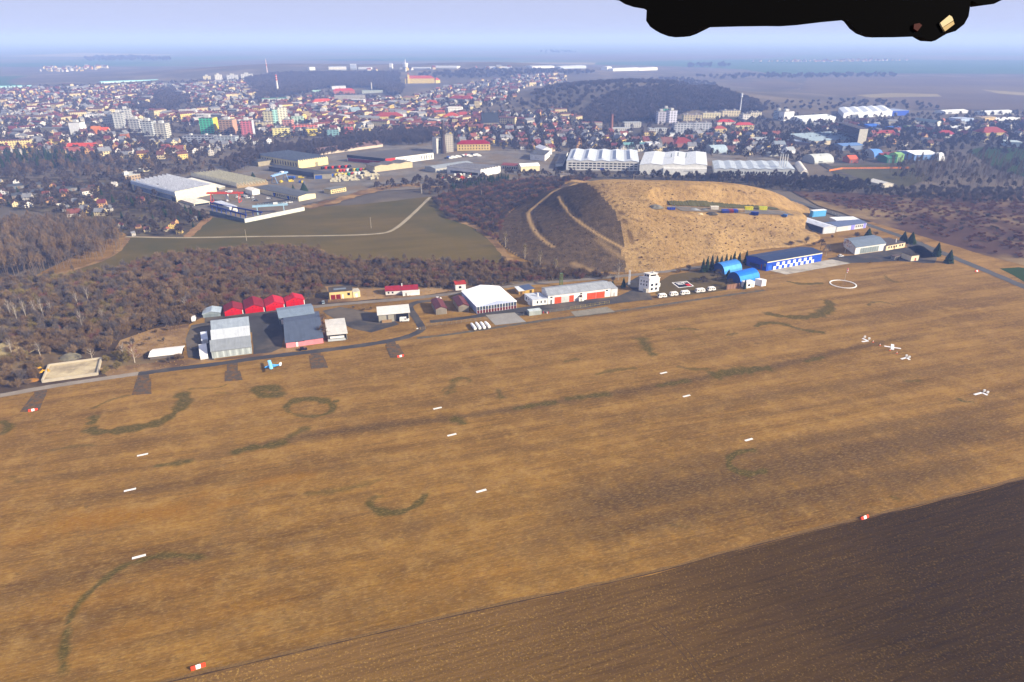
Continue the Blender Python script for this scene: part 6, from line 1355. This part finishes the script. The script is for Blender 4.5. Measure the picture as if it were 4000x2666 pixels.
# main thicket behind the airfield
P1 = [(-60,1100),(215,1088),(420,1064),(620,1005),(1050,968),(1230,980),(1320,1026),(1980,1030),(2060,1042),(2250,1068),(2400,1082),(2250,1090),(2050,1104),(1760,1128),(1500,1126),(1270,1112),(1240,1165),(1180,1178),(870,1206),(780,1232),(735,1262),(600,1284),(480,1318),(430,1370),(300,1392),(120,1380),(-60,1340)]
P2 = [(-60,1345),(120,1385),(190,1405),(170,1470),(150,1500),(0,1535),(-60,1545)]
P2b = [(400,1405),(440,1385),(520,1395),(500,1440),(410,1462)]
pts = scatter(P1, 3.3, .5, .17, 1)
pts.sort(key=lambda p: p[0]**2 + p[1]**2)
near = pts[:270]; rest = pts[270:]
near += scatter(P2, 5.5, .45, .25, 2)[:60]
RND.shuffle(near)
individuals('bare_shrub', 'leafless brown shrub in the dense thicket bordering the airfield', 'shrub', 'shrubs of the airfield thicket', near[:215], SH_B*2+SH_G, .75, 1.35)
individuals('budding_shrub', 'olive tinged budding shrub in the thicket near the sand pit', 'shrub', 'olive shrubs of the thicket', scatter(P2, 8, .5, .3, 7)[:22] + scatter(P2b, 5, .4, .2, 8)[:14], SH_O, .8, 1.3)
RND.shuffle(rest)
k = int(len(rest)*.62)
mass('thicket', 'dense mass of leafless brown scrub behind the hangars', rest[:k] + near[215:], SH_B + SH_G[:1] + SH_R[:1], .5, 1.7)
mass('thicket', 'taller bare saplings standing through the thicket', scatter(P1, 10, .5, .3, 77), TR_T[:2] + TR_S, .4, .75, 78)
mass('thicket', 'reddish leafless scrub mixed through the thicket', [p for p in rest[k:] if proj(p[0], p[1], 0)[0] > 500], SH_R[:1] + SH_B, .7, 1.5, 4)
mass('thicket', 'olive grey scrub mixed through the thicket', [p for p in rest[k:] if proj(p[0], p[1], 0)[0] <= 500], SH_O + SH_G, .8, 1.4, 6)
mass('thicket', 'sparse low dead bushes on the sunny face of the mound', scatter([(2330,725),(2700,720),(3000,760),(3060,800),(2620,800),(2600,840),(3050,860),(3150,915),(2800,1000),(2500,1050),(2470,980),(2440,860)], 8, .5, .6, 79), SH_R[:1] + SH_B[:2] + TUFT, .12, .5, 80)
mass('dry_grass', 'dry grass tussocks over the sunny face of the mound', scatter([(2330,725),(2700,720),(3000,760),(3060,800),(2620,800),(2600,840),(3050,860),(3150,915),(2800,1000),(2500,1050),(2470,980),(2440,860)], 4.2, .5, .35, 81), TUFT, .4, 1.2, 82)
for i, (px, hh, ms) in enumerate((((700,1405),1,0),((660,1418),.7,1),((610,1300),.6,0),((660,1290),.7,0),((520,1345),.8,1),((560,1350),.6,0),((470,1372),.8,0),((640,1335),.5,1),((585,1330),.45,1),((1290,1268),.9,0),((1420,1214),.6,0),((1450,1210),.55,0),((1380,1206),.4,1),((2130,1150),.5,0),((2395,1100),.8,1),((2350,1090),.9,0),((2650,1065),.8,0),((2690,1058),.9,1),((3090,958),1.,0),((3150,950),1.1,1),((3180,960),.9,0),((3345,930),1.,1),((3420,918),.9,0),((3250,930),.7,0),((3505,1022),.5,1),((3395,1030),.4,0))):
    o = bpy.data.objects.new('bare_shrub', (SH_B if ms == 0 else SH_G)[i % 2]); COL.objects.link(o); o.location = T(*px); o.scale = (hh, hh, hh); o.rotation_euler.z = i
    tag(o, f'lone leafless bush near {min(LAND, key=lambda l: (l[0].x-o.location.x)**2+(l[0].y-o.location.y)**2)[1]}', 'shrub', 'lone bushes around the airfield')
mass('rough_grass', 'rough dry grass tufts over the clearings and banks', scatter([(470,1330),(600,1285),(740,1265),(735,1340),(700,1360),(590,1368),(540,1400),(440,1380)], 2.2, .5, .3, 83) + scatter([(380,1440),(580,1420),(720,1405),(830,1405),(700,1432),(420,1470)], 2.2, .5, .3, 84) + scatter([(1270,1120),(1430,1130),(1770,1108),(1800,1130),(1640,1158),(1280,1185)], 3, .5, .5, 85), TUFT, .25, .8, 86)
# scrub bank on the left of the mound, and scrub on its flank
mass('thicket', 'dark scrub bank between olive field and mound', scatter([(1690,785),(1745,755),(1900,722),(2050,705),(2200,695),(2320,695),(2180,735),(2080,780),(1990,830),(1960,885),(1930,940),(1862,885),(1745,848)], 4.2, .5, .06, 9), SH_D + SH_R + SH_B[:1], .8, 1.5, 9)
mass('thicket', 'low dark scrub clumps on the mound flank', scatter([(1980,870),(2060,800),(2160,790),(2300,880),(2400,1000),(2430,1055),(2300,1065),(2100,1035),(1990,960)], 5.5, .6, .4, 10), SH_D[:1] + SH_R[:1] + SH_B[:1] + TUFT, .15, .4, 10)
mass('tree_belt', 'dark belt of bare trees behind the mound crest', scatter([(2200,690),(2500,692),(3000,694),(3200,700),(3440,738),(3440,765),(3060,748),(2900,720),(2500,697),(2280,700)], 6, .5, .1, 11), TR_D + SH_D, .7, 1.1, 11)
mass('thicket', 'reddish scrub heath beyond the country road', scatter([(3120,762),(3300,772),(3450,762),(3700,775),(4150,790),(4150,1020),(3990,1020),(3800,970),(3640,915),(3460,862),(3250,800)], 5.6, .5, .5, 12), SH_R*4 + SH_D[:1] + SH_B[:1], .7, 1.35, 12, 0, .7)
mass('thicket', 'grey brown scrub at the far side of the heath', scatter([(3450,745),(3600,735),(4150,745),(4150,800),(3700,790),(3460,775)], 6, .5, .3, 13), SH_D + SH_G, .8, 1.5, 13)
# the bare wood on the left
wp = scatter([(-100,905),(120,892),(250,890),(400,905),(470,925),(485,955),(470,985),(410,1010),(250,1050),(120,1080),(-100,1095)], 4.4, .45, .05, 14)
wp.sort(key=lambda p: p[0]**2 + p[1]**2)
individuals('woodland_tree', 'tall bare tree in the close grown wood beside the olive field', 'tree', 'trees of the bare wood', wp[:150], TR_T, .8, 1.15, 14)
mass('woodland', 'close grown wood of tall leafless trees', wp[150:], TR_T, .8, 1.2, 15)
# poplar rows, belts, town trees, far woods
mass('poplars', 'rows of thin bare poplars in the east', scatter([(3460,650),(3560,640),(3800,630),(4150,640),(4150,760),(3800,745),(3600,735),(3480,690)], 9, .5, .25, 16), TR_P + TR_D[:1], .6, 1.0, 16)
mass('tree_belt', 'dark bare tree belt between town and works', scatter([(860,650),(960,602),(1250,560),(1480,520),(1660,500),(1720,520),(1690,565),(1500,572),(1250,610),(1020,640),(900,685)], 8, .5, .08, 17), TR_D, .8, 1.3, 17)
mass('tree_belt', 'bare trees at the lower edge of the left suburb', scatter([(-60,615),(300,622),(560,640),(850,645),(820,690),(620,690),(560,700),(430,725),(200,700),(-60,700)], 9, .5, .3, 18), TR_D + SH_D[:1] + TR_T[:1], .7, 1.2, 18)
mass('garden_trees', 'garden trees and bushes among the allotments', scatter([(-60,705),(430,728),(560,790),(700,822),(815,845),(720,925),(500,920),(430,880),(200,830),(-60,820)], 8.5, .5, .5, 19), TR_D + SH_D + SH_G + SPR[:1], .45, .85, 19)
mass('tree_belt', 'trees along the works fence by the allotments', scatter([(430,735),(500,780),(680,812),(820,842),(815,870),(640,850),(430,800)], 7, .5, .1, 20), TR_D + SPR[:1] + SH_G, .6, .95, 20)
mass('tree_belt', 'bare trees between works yards and mound', scatter([(1440,735),(1600,712),(1740,700),(1900,700),(2200,690),(2200,675),(1980,680),(1900,705),(1760,745),(1700,772),(1620,728),(1480,745)], 7, .5, .1, 21), TR_D + SH_B, .6, 1.0, 21)
mass('pine_thicket', 'dark green young pines beside the works', scatter([(1760,735),(1800,712),(1960,692),(2000,700),(1940,722),(1850,742),(1790,752)], 4.5, .45, .1, 22), SPR, .4, .7, 22)
mass('pine_thicket', 'dark conifer stand at the left suburb edge', scatter([(0,612),(200,600),(310,625),(300,660),(0,655)], 9, .45, .25, 23), SPR, .9, 1.3, 23)
mass('woodland', 'wooded hill of dark bare trees behind the town', scatter([(2235,478),(2300,425),(2400,372),(2560,346),(2800,350),(2960,405),(2990,445),(2720,435),(2560,478),(2350,490)], 11.5, .5, .02, 24), TR_F, .7, 1.15, 24)
mass('woodland', 'dark ridge wood above the old town', scatter([(960,310),(1080,292),(1300,286),(1560,287),(1560,330),(1580,345),(1560,380),(1440,345),(1290,345),(1160,372),(1010,392),(980,360)], 13, .5, .03, 25), TR_F, .8, 1.3, 25)
mass('woodland', 'dark woods behind the castle and vineyards', scatter([(1590,296),(1800,280),(2330,284),(2300,292),(1990,300),(1850,310),(1730,308)], 26, .5, .05, 26), TR_F, 1., 1.5, 26)
mass('woodland', 'wooded slopes around the vineyards', scatter([(2180,335),(2420,320),(2640,306),(2800,330),(2600,345),(2420,372),(2300,425),(2230,440),(2010,420),(2080,375)], 24, .5, .2, 27), TR_F, .7, 1.2, 27)
mass('woodland', 'park wood in the left suburb', scatter([(480,395),(600,350),(720,350),(745,400),(650,440),(520,432)], 16, .5, .08, 28), TR_F, .7, 1.1, 28)
mass('woodland', 'dark line of woods across the eastern fields', scatter([(2700,301),(3000,294),(3500,292),(3500,303),(3100,308),(2800,312)], 40, .5, .1, 29), TR_F, 1., 1.6, 29)
mass('woodland', 'scrubby slope below the eastern fields', scatter([(2950,440),(3000,400),(3300,390),(3600,405),(3700,430),(3400,430),(3200,436)], 26, .5, .35, 30), TR_F, .5, .9, 30)
for sd, px in ((31, [(332,234),(380,226),(520,227),(670,234),(660,240),(340,241)]), (32, [(2085,209),(2160,203),(2250,204),(2255,210)]), (33, [(2690,262),(2850,258),(2852,264),(2690,267)])):
    mass('woodland', 'distant dark wood lying on the hazy plain', scatter(px, 60 if sd != 32 else 110, .5, .1, sd), TR_F, 1.4, 2.4, sd, 0, 1.2)
TOWN = {'HA': [(-60,360),(120,350),(600,332),(660,335),(560,415),(440,438),(-60,445)], 'HB': [(-60,490),(250,480),(330,505),(520,545),(700,575),(860,580),(840,625),(560,632),(300,612),(-60,600)], 'HC': [(1010,415),(1250,408),(1480,405),(1900,455),(1960,515),(1600,510),(1430,505),(1250,500),(1130,470)],
 'HD': [(1560,395),(1760,340),(2000,305),(2060,315),(2010,400),(1860,425),(1740,440)], 'HE': [(1900,450),(2220,430),(2280,500),(2500,545),(2620,560),(2640,600),(2200,578),(2010,590),(1950,545)], 'HF': [(-60,715),(200,720),(420,735),(440,800),(420,870),(200,830),(-60,815)],
 'HG': [(2640,535),(3000,525),(3080,530),(3080,625),(2700,590)], 'HH': [(650,335),(1000,316),(990,410),(860,420),(740,400)], 'HI': [(2000,300),(2210,292),(2215,330),(2000,345)], 'HJ': [(3100,480),(4100,470),(4100,545),(3400,590),(3120,540)], 'HK': [(600,455),(1010,420),(1060,470),(1020,500),(940,505),(660,480)], 'HN': [(-60,448),(440,442),(640,445),(600,460),(450,480),(300,480),(-60,480)], 'HO': [(640,560),(1000,545),(1060,560),(960,590),(860,580)], 'HP': [(960,540),(1460,530),(1640,520),(1640,500),(1450,510),(1130,500),(1000,510)], 'HQ': [(1640,530),(2000,520),(2200,580),(2150,600),(1960,575),(1700,560)], 'HR': [(1010,392),(1300,385),(1560,385),(1560,400),(1250,405),(1010,412)], 'HL': [(445,700),(560,720),(700,760),(560,800),(450,780)] , 'HM': [(720,870),(820,850),(700,925),(520,922),(470,890)]}
tt = []
for i, (k, px) in enumerate(TOWN.items()): tt += scatter(px, 17 if k in ('HA','HH','HD','HI') else 14, .5, .25, 40+i)
tt += scatter([(-60,345),(960,310),(1560,392),(2300,425),(2560,482),(3100,455),(4150,440),(4150,600),(3100,640),(2600,600),(2150,605),(1700,570),(1400,545),(900,640),(-60,620)], 21, .5, .2, 39)
mass('town_trees', 'dark bare trees scattered through the town', tt, TR_D, .65, 1.15, 50)
mass('woodland', 'dark trees filling the gaps of the eastern valley', scatter([(2000,450),(2240,440),(2300,495),(2560,520),(3000,470),(3100,540),(3060,620),(2560,600),(2000,592)], 22, .5, .3, 51) + scatter([(3060,480),(4150,480),(4150,600),(3700,640),(3060,640)], 24, .5, .4, 52), TR_D, .7, 1.2, 51)

# single trees one can point at
def single(name, label, px, seed, hh, cr, n, trunk, tw, group=None, kind='bare', **k):
    t, c = spruce_mesh(seed, hh, cr, n) if kind == 'spruce' else tree_mesh(seed, hh, cr, n, **k)
    root = empty(name, T(*px), 0, label, 'tree', group)
    t.obj('trunk', trunk, root, fix=False); c.obj('crown', tw, root, fix=False)
single('bare_tree', 'big pale leafless tree near the flag poles', (2415,1095), 1, 13, 5.5, 420, M('#a79c8c'), TW_GREY, slim=1.4, limbs=14, base=.15, ln=1.8, w=.05)
single('bare_tree', 'pale leafless birch beside the long white sheet roof', (527,1418), 2, 11, 3.2, 300, BIRCH, TW_RED, slim=1.2, limbs=12, base=.2, w=.05)
single('bare_tree', 'leafless birch behind the grey garage', (727,1215), 3, 9, 2.6, 260, BIRCH, TW_GREY, slim=1.2, w=.05)
single('bare_tree', 'white birch on the bank by the works', (1648,755), 4, 11, 2.2, 160, M('#e0d8cc'), TW_GREY, w=.06)
single('bare_tree', 'twiggy brown tree between the dark grey hangar and shelter', (1262,1275), 5, 8, 3.4, 520, BARK, TW_BROWN, w=.08)
single('bare_tree', 'twiggy brown tree leaning on the glider shelter', (1262,1320), 6, 8, 3.2, 520, BARK, TW_BROWN, w=.08)
single('bare_tree', 'leafless white barked tree by the glazed hangar', (3300,990), 7, 12, 3.6, 380, BIRCH, TW_RED, w=.06); single('bare_tree', 'leafless tree at the corner of the chequered hangar', (3226,1003), 8, 10, 3., 320, BIRCH, TW_GREY, w=.06); single('bare_tree', 'dark brown tree behind the chequered hangar', (3205,975), 9, 9, 3.2, 420, BARK, TW_DARK, w=.08)
for i, (px, hh) in enumerate((((45,1245),11),((70,1260),12),((105,1250),12),((140,1235),9),((175,1255),14),((205,1235),9),((5,1250),10),((305,1200),9),((345,1175),8),((405,1260),8),((325,1290),11),((50,1390),9),((160,1395),8),((362,1410),7),((485,1400),8))):
    single('birch_tree', f'white stemmed birch rising from the thicket, {ORD[i]} of the scattered birches', px, 20+i, hh, 2.0, 110, BIRCH, TW_GREY, 'birches in the thicket', slim=1.6, limbs=10, base=.3, w=.045, trunk_r=.19)
for i, (px, hh) in enumerate((((2660+0,1050),9),((1975,965),11),((2050,1010),11),((2110,1038),10),((2170,1062),9))):
    if i: single('bare_tree', f'pale poplar clump at the foot of the mound, {ORD[i-1]} from the olive field', px, 60+i, hh, 2.2, 300, M('#b5a78c'), TW_OLIVE, 'poplars at the mound foot', slim=2., limbs=14, base=.1, w=.05)
single('bare_shrub_tree', 'large grey leafless bush covering the faded blue shed', (2800,1100), 71, 9, 4.5, 700, BARK, TW_GREY, base=.15, w=.09)
single('bare_shrub_tree', 'dark bush beside the rusty board fence', (2848,1122), 72, 6, 3.2, 420, BARK, TW_DARK, base=.15, w=.09)
single('bare_shrub_tree', 'low dark bush on the lawn by the signal square', (2745,1105), 73, 5, 3.0, 420, BARK, TW_DARK, base=.12, w=.09)
for i, (px, yt, cr) in enumerate((((2760,1062),1000,2.4),((2778,1058),993,2.3),((2797,1056),996,2.3),((2815,1052),997,2.2),((2833,1050),990,2.3),((2850,1047),995,2.2),((2864,1045),980,2.6),((2884,1042),984,2.4),((2912,1035),977,2.6),((2744,1065),1008,2.2))):
    single('spruce_tree', f'dark green spruce in the row behind the blue sheds, {ORD[i]} from the lawn end', px, 100+i, hgt(T(*px), yt), cr, 340, BARK, SPRUCE, 'spruces behind the blue sheds', 'spruce')
for i, (px, yt, cr, lb) in enumerate((((3657,1000),946,4.2,'dark spruce at the country road beside the kiosk'), ((3705,1028),974,4.0,'outermost dark spruce at the country road'), ((3527,948),903,4.2,'dark pine behind the cream office'), ((3558,952),905,4.4,'dark pine behind the cream office chimney'), ((3391,925),890,3.8,'dark pine at the purple panelled wing'), ((2435,1124),1085,2.0,'dark clipped conifer by the flag poles'), ((2845,1080),1052,2.0,'little spruce at the faded blue shed'), ((2908,1130),1090,1.4,'little spruce before the white site cabin'), ((1188,748),712,5.5,'round dark conifer behind the dark roofed workshop'), ((1147,750),720,2.5,'narrow dark conifer beside the round one'), ((990,700),672,4.0,'dark conifer above the olive sawtooth factory'), ((2392,1124),1098,2.4,'low dark conifer hedge clump at the long hangar end'))):
    single('conifer', lb, px, 120+i, hgt(T(*px), yt), cr, 420, BARK, SPRUCE, None, 'spruce')

# ------------------------------------------------------------------ houses
def house_meshes(seed, W, D, hh, rise, wm, rm):
    e = .5
    w = MB().prism([(0-D/2,-1),(-D/2,hh),(0,hh+rise),(D/2,hh),(D/2,-1)], -W/2, W/2, 'u')
    s = rise/(D/2); t = .3
    top = [(-D/2-e, hh-e*s+.04), (0, hh+rise+.04), (D/2+e, hh-e*s+.04)]
    r = MB().prism(top + [(a, z+t) for a, z in reversed(top)], -W/2-.4, W/2+.4, 'u')
    r.box(W*.1, W*.1+.9, -D*.12-.4, -D*.12+.4, hh+rise*.6, hh+rise+1.3)
    return w, r
WALLS = [('white','f#cfcac0'),('cream','f#c9b98f'),('grey','f#a9a49c'),('yellow','f#d2b768'),('beige','f#bfa98a'),('pale grey','f#c4c4c2'),('ochre','f#c59a66')]
ROOFS = [('red','r#78463d'),('brown red','r#60413b'),('grey','r#77787c'),('orange','r#965a44'),('dark brown','r#4f403b'),('dark red','r#663539'),('pale','r#b8b4ac')]
VAR = []; BIG = []
r5 = random.Random(77)
for i in range(22):
    wl, rf = WALLS[[0,1,2,3,0,4,5,6,1,0,2][i % 11]], ROOFS[[0,1,2,2,4,5,3,1,2,6,0,4,2][i % 13]]
    W, D = r5.uniform(9, 16), r5.uniform(8, 10.5); w, r = house_meshes(i, W, D, r5.uniform(3.4, 7.2), r5.uniform(3, 4.6), None, None)
    wme, rme = w.mesh('house wall', M(wl[1])), r.mesh('house roof', M(rf[1]))
    j = len(w.v); w.v += r.v; w.f += [tuple(k+j for k in f) for f in r.f]; w.m += [1]*len(r.f)
    VAR.append((wl[0], rf[0], wme, rme, w.mesh('house', [M(wl[1]), M(rf[1])])))
for i in range(8):
    wl, rf = WALLS[[1,0,2,3,5,0,4,2][i]], ROOFS[[1,5,2,1,6,0,4,2][i]]
    w, r = house_meshes(90+i, r5.uniform(22, 40), r5.uniform(10.5, 13), r5.uniform(7.5, 13), r5.uniform(1.2, 4.2), None, None)
    j = len(w.v); w.v += r.v; w.f += [tuple(k+j for k in f) for f in r.f]; w.m += [1]*len(r.f)
    BIG.append(w.mesh('town block', [M(wl[1]), M(rf[1])]))
REDV = [i for i, v in enumerate(VAR) if 'red' in v[1] or v[1] == 'orange']
occupied = [(p[0].x, p[0].y) for p in LAND]
blocks = []
for o in COL.objects:
    if o.parent is None and o.type == 'EMPTY' and o.get('category') in ('tower block','apartment block','building','factory','hall','shed','office','castle','church','warehouse','depot','silo','workshop','store'):
        kid = [q for q in KIDS.get(o.name, [])]
        blocks.append(o)
_bb = []
for w in COL.objects:
    if w.name.startswith('wall') and w.parent is not None:
        xs = [v[0] for v in w.bound_box]; ys = [v[1] for v in w.bound_box]
        a = w.parent.rotation_euler.z; _bb.append((w.parent.location.x, w.parent.location.y, math.cos(a), math.sin(a), min(xs)-6, max(xs)+6, min(ys)-6, max(ys)+6))
def free(x, y):
    for cx, cy, c, s, x0, x1, y0, y1 in _bb:
        dx, dy = x-cx, y-cy
        if abs(dx) > 160 or abs(dy) > 160: continue
        u, v = dx*c+dy*s, -dx*s+dy*c
        if x0 < u < x1 and y0 < v < y1: return False
    return True
hp = []
for i, (k, px) in enumerate(TOWN.items()):
    sp = {'HA':26,'HB':27,'HC':15,'HD':30,'HE':22,'HF':22,'HG':26,'HH':26,'HI':24,'HJ':40,'HK':16,'HL':30,'HM':14,'HN':19,'HO':24,'HP':24,'HQ':24,'HR':26}[k]
    for x, y in scatter(px, sp, .28, .14, 60+i):
        if free(x, y): hp.append((x, y, k))
def show(p):
    q = proj(p[0], p[1], 0); return -10 < q[0] < 4010
hp = [p for p in hp if show(p)]
hp.sort(key=lambda p: p[0]**2 + p[1]**2)
r6 = random.Random(9); rel = {}
def land_of(x, y):
    b = min(LAND, key=lambda l: (l[0].x-x)**2 + (l[0].y-y)**2); dx, dy = x-b[0].x, y-b[0].y
    return ('behind ' if dy > abs(dx)*.6 else 'in front of ' if dy < -abs(dx)*.6 else 'beside ') + b[1]
def small(k, x, y):
    return (.36, .5) if k == 'HM' else (.55, .8) if k in ('HF', 'HL') else (.75, 1.1)
for x, y, k in hp[:280]:
    vi = r6.choice(REDV) if k in ('HC', 'HK') and r6.random() < .75 else r6.randrange(len(VAR))
    wl, rf, wme, rme, _ = VAR[vi]
    nm = 'garden_hut' if k == 'HM' else 'house'
    root = bpy.data.objects.new(nm, None); COL.objects.link(root)
    s = r6.uniform(*small(k, x, y)); root.location = (x, y, hz(x, y)); root.rotation_euler.z = r6.choice((.15, .3, 1.75, 1.9, .9, 2.4))+r6.uniform(-.1, .1); root.scale = (s, s, s)
    for pn, me in (('wall', wme), ('roof', rme)):
        c = bpy.data.objects.new(pn, me); COL.objects.link(c); c.parent = root
    ph = f'{wl} {"hut" if nm == "garden_hut" else "house"} with {rf} roof, %s {land_of(x, y)}'
    n = rel[ph] = rel.get(ph, -1) + 1
    tag(root, ph % ORD[min(n, 19)], 'hut' if nm == 'garden_hut' else 'house', 'small houses of the town')
lst = hp[280:]
for nm, lb, sel, vs in (('old_town_houses', 'packed red roofed houses of the old town', [p for p in lst if p[2] in ('HC','HK')], [VAR[i][4] for i in REDV]*2 + BIG), ('suburb_houses', 'countless small houses of the suburbs beyond', [p for p in lst if p[2] not in ('HC','HK')], [v[4] for v in VAR] + BIG[:3])):
    mass(nm, lb, [(p[0], p[1]) for p in sel], vs, .75, 1.2, 61)
# far villages
for sd, px, lb in ((70, [(145,280),(190,265),(300,263),(420,262),(420,268),(300,282)], 'pale village strung along the far left field'), (71, [(2930,243),(3300,236),(3560,238),(3300,244)], 'hazy red roofed village on the eastern plain'), (72, [(1400,272),(2010,268),(2010,274),(1400,278)], 'row of pale buildings along the ridge')):
    mass('village', lb, scatter(px, 45, .5, .45, sd), [v[4] for v in VAR], 1.0, 1.8, sd)

# ------------------------------------------------------------------ black fitting of the aircraft, close to the lens
ol = [(0,0),(20,0),(60,25),(110,42),(160,46),(185,60),(182,120),(205,155),(235,176),(265,193),(310,210),(350,216),(390,212),(430,198),(515,156),(700,151),(850,149),(950,150),(1050,143),(1200,125),(1330,113),(1345,120),(1380,165),(1420,195),(1480,217),(1600,216),(1720,212),(1770,214),(1800,232),(1820,241),(1845,234),(1880,212),(1910,195),(1960,180),(2010,140),(2035,95),(2042,50),(2045,8),(2060,8),(2090,25),(2135,30),(2180,24),(2230,0),(2260,-60),(0,-60)]
dist = 1.5
cam_r, cam_u, cam_f = Vector((1,0,0)), Vector((0,SP,CP)), Vector((0,CP,-SP))
org = Vector((0,0,H))
def at(px, py, d): return org + (cam_r*((px-2000)/FPX) + cam_u*((1333-py)/FPX) + cam_f)*d
pv = [at(2400+x/1.4706, y/1.4706, dist) for x, y in ol]
ctr = at(3160, -20, dist)
root = empty('aircraft_fitting', ctr, 0, 'black bulging underside fitting of the aircraft carrying the camera', 'aircraft part')
bm = bmesh.new(); f = bm.faces.new([bm.verts.new(p-ctr) for p in pv])
ex = bmesh.ops.extrude_face_region(bm, geom=[f]); bmesh.ops.translate(bm, vec=(at(3050,225,1.)-org).normalized()*.14+Vector((0,0,.004)), verts=[v for v in ex['geom'] if isinstance(v, bmesh.types.BMVert)])
bmesh.ops.triangulate(bm, faces=[q for q in bm.faces if len(q.verts) > 4]); bmesh.ops.recalc_face_normals(bm, faces=bm.faces)
me = bpy.data.meshes.new('housing'); bm.to_mesh(me); bm.free()
t = NT('black rubber'); me.materials.append(t.color((.0012,.0012,.0014), .9)); t.b.inputs['Specular IOR Level'].default_value = .02
o = bpy.data.objects.new('housing', me); COL.objects.link(o); o.parent = root
def lens(nm, pts, c):
    m = MB(); P = [at(2400+x/1.4706, y/1.4706, dist-.004)-ctr for x, y in pts]
    m.loft([[p for p in P], [p+cam_f*.006 for p in P]]).obj(nm, M(c), root)
lens('amber_glint', [(1872,132),(1925,88),(1940,98),(1948,118),(1885,158)], '#cdb888'); lens('amber_glint', [(1886,160),(1948,122),(1954,140),(1900,181)], '#b59a66'); lens('red_lens', [(1722,140),(1752,134),(1768,146),(1742,180),(1720,166)], '#3a0d06')  # amber plates are a glint put into the colour; the red one is a lens

# ------------------------------------------------------------------ air, sky, sun, camera
hb = MB().box(-24100, 24100, -350, 36100, -2.2, H+70)
t = NT('blue haze'); t.t.nodes.remove(t.b); out = [n for n in t.t.nodes if n.type == 'OUTPUT_MATERIAL'][0]
pvn = t.t.nodes.new('ShaderNodeVolumePrincipled'); t.t.links.new(pvn.outputs[0], out.inputs['Volume'])
pvn.inputs['Color'].default_value = (*HAZE_COL, 1); pvn.inputs['Absorption Color'].default_value = (HAZE_A, HAZE_A, HAZE_A, 1); pvn.inputs['Density'].default_value = HAZE_D; pvn.inputs['Anisotropy'].default_value = 0.0
haze = hb.obj('haze', t.m); tag(haze, 'pale blue haze thickening towards the horizon', None, None, 'stuff')
world = bpy.data.worlds.new('World'); SC.world = world; world.use_nodes = True
wt = world.node_tree; bg = wt.nodes['Background']; sky = wt.nodes.new('ShaderNodeTexSky'); sky.sky_type = 'NISHITA'; sky.sun_disc = False
EL, AZ = rad(26), rad(110)
sky.sun_elevation = EL; sky.sun_rotation = AZ; sky.altitude = 300; sky.air_density = 1.0; sky.dust_density = SKY_DUST; sky.ozone_density = SKY_OZ
tint = wt.nodes.new('ShaderNodeMix'); tint.data_type = 'RGBA'; tint.blend_type = 'MULTIPLY'; tint.inputs[0].default_value = 1; tint.inputs[7].default_value = (*SKY_TINT, 1)
wt.links.new(sky.outputs[0], tint.inputs[6]); veil = wt.nodes.new('ShaderNodeMix'); veil.data_type = 'RGBA'; veil.inputs[0].default_value = .92; veil.inputs[7].default_value = (*SKY_VEIL, 1)
wt.links.new(tint.outputs[2], veil.inputs[6]); wt.links.new(veil.outputs[2], bg.inputs[0]); bg.inputs[1].default_value = SKY_S
sd = bpy.data.lights.new('sun', 'SUN'); sd.energy = SUN_E; sd.angle = rad(.5); sd.color = (1., .9, .76)
so = bpy.data.objects.new('sun', sd); COL.objects.link(so)
dv = Vector((math.sin(AZ)*math.cos(EL), math.cos(AZ)*math.cos(EL), math.sin(EL))); so.rotation_euler = dv.to_track_quat('Z', 'Y').to_euler(); so.location = (200, -100, 400)
cd = bpy.data.cameras.new('camera'); cam = bpy.data.objects.new('camera', cd); COL.objects.link(cam); SC.camera = cam
cam.location = (0, 0, H); cam.rotation_euler = (math.pi/2 - PITCH, 0, 0); cd.sensor_width = 36; cd.lens = 36*FPX/4000; cd.clip_start = .1; cd.clip_end = 80000
vs = SC.view_settings; vs.view_transform = 'Standard'; vs.look = 'None'; vs.exposure = EXPO; vs.gamma = 1
cy = SC.cycles; cy.max_bounces = 5; cy.diffuse_bounces = 2; cy.glossy_bounces = 2; cy.transmission_bounces = 2; cy.volume_bounces = 0; cy.transparent_max_bounces = 6
cy.use_denoising = True

# roof fittings belong to their roof
for o in list(COL.objects):
    if o.parent is not None and o.name.split('.')[0] in ('chimney','roof_panel','vent_stack','roof_lantern','steel_stack','lift_house','stair_head','roof_hut','antenna','roof_box'):
        rf = [q for q in o.parent.children if q.name.split('.')[0] in ('cabin_roof','roof')]
        rf.sort(key=lambda q: q.name.split('.')[0] != 'cabin_roof' if o.name.startswith(('antenna','roof_box')) else q.name.split('.')[0] == 'cabin_roof')
        if rf: o.parent = rf[0]
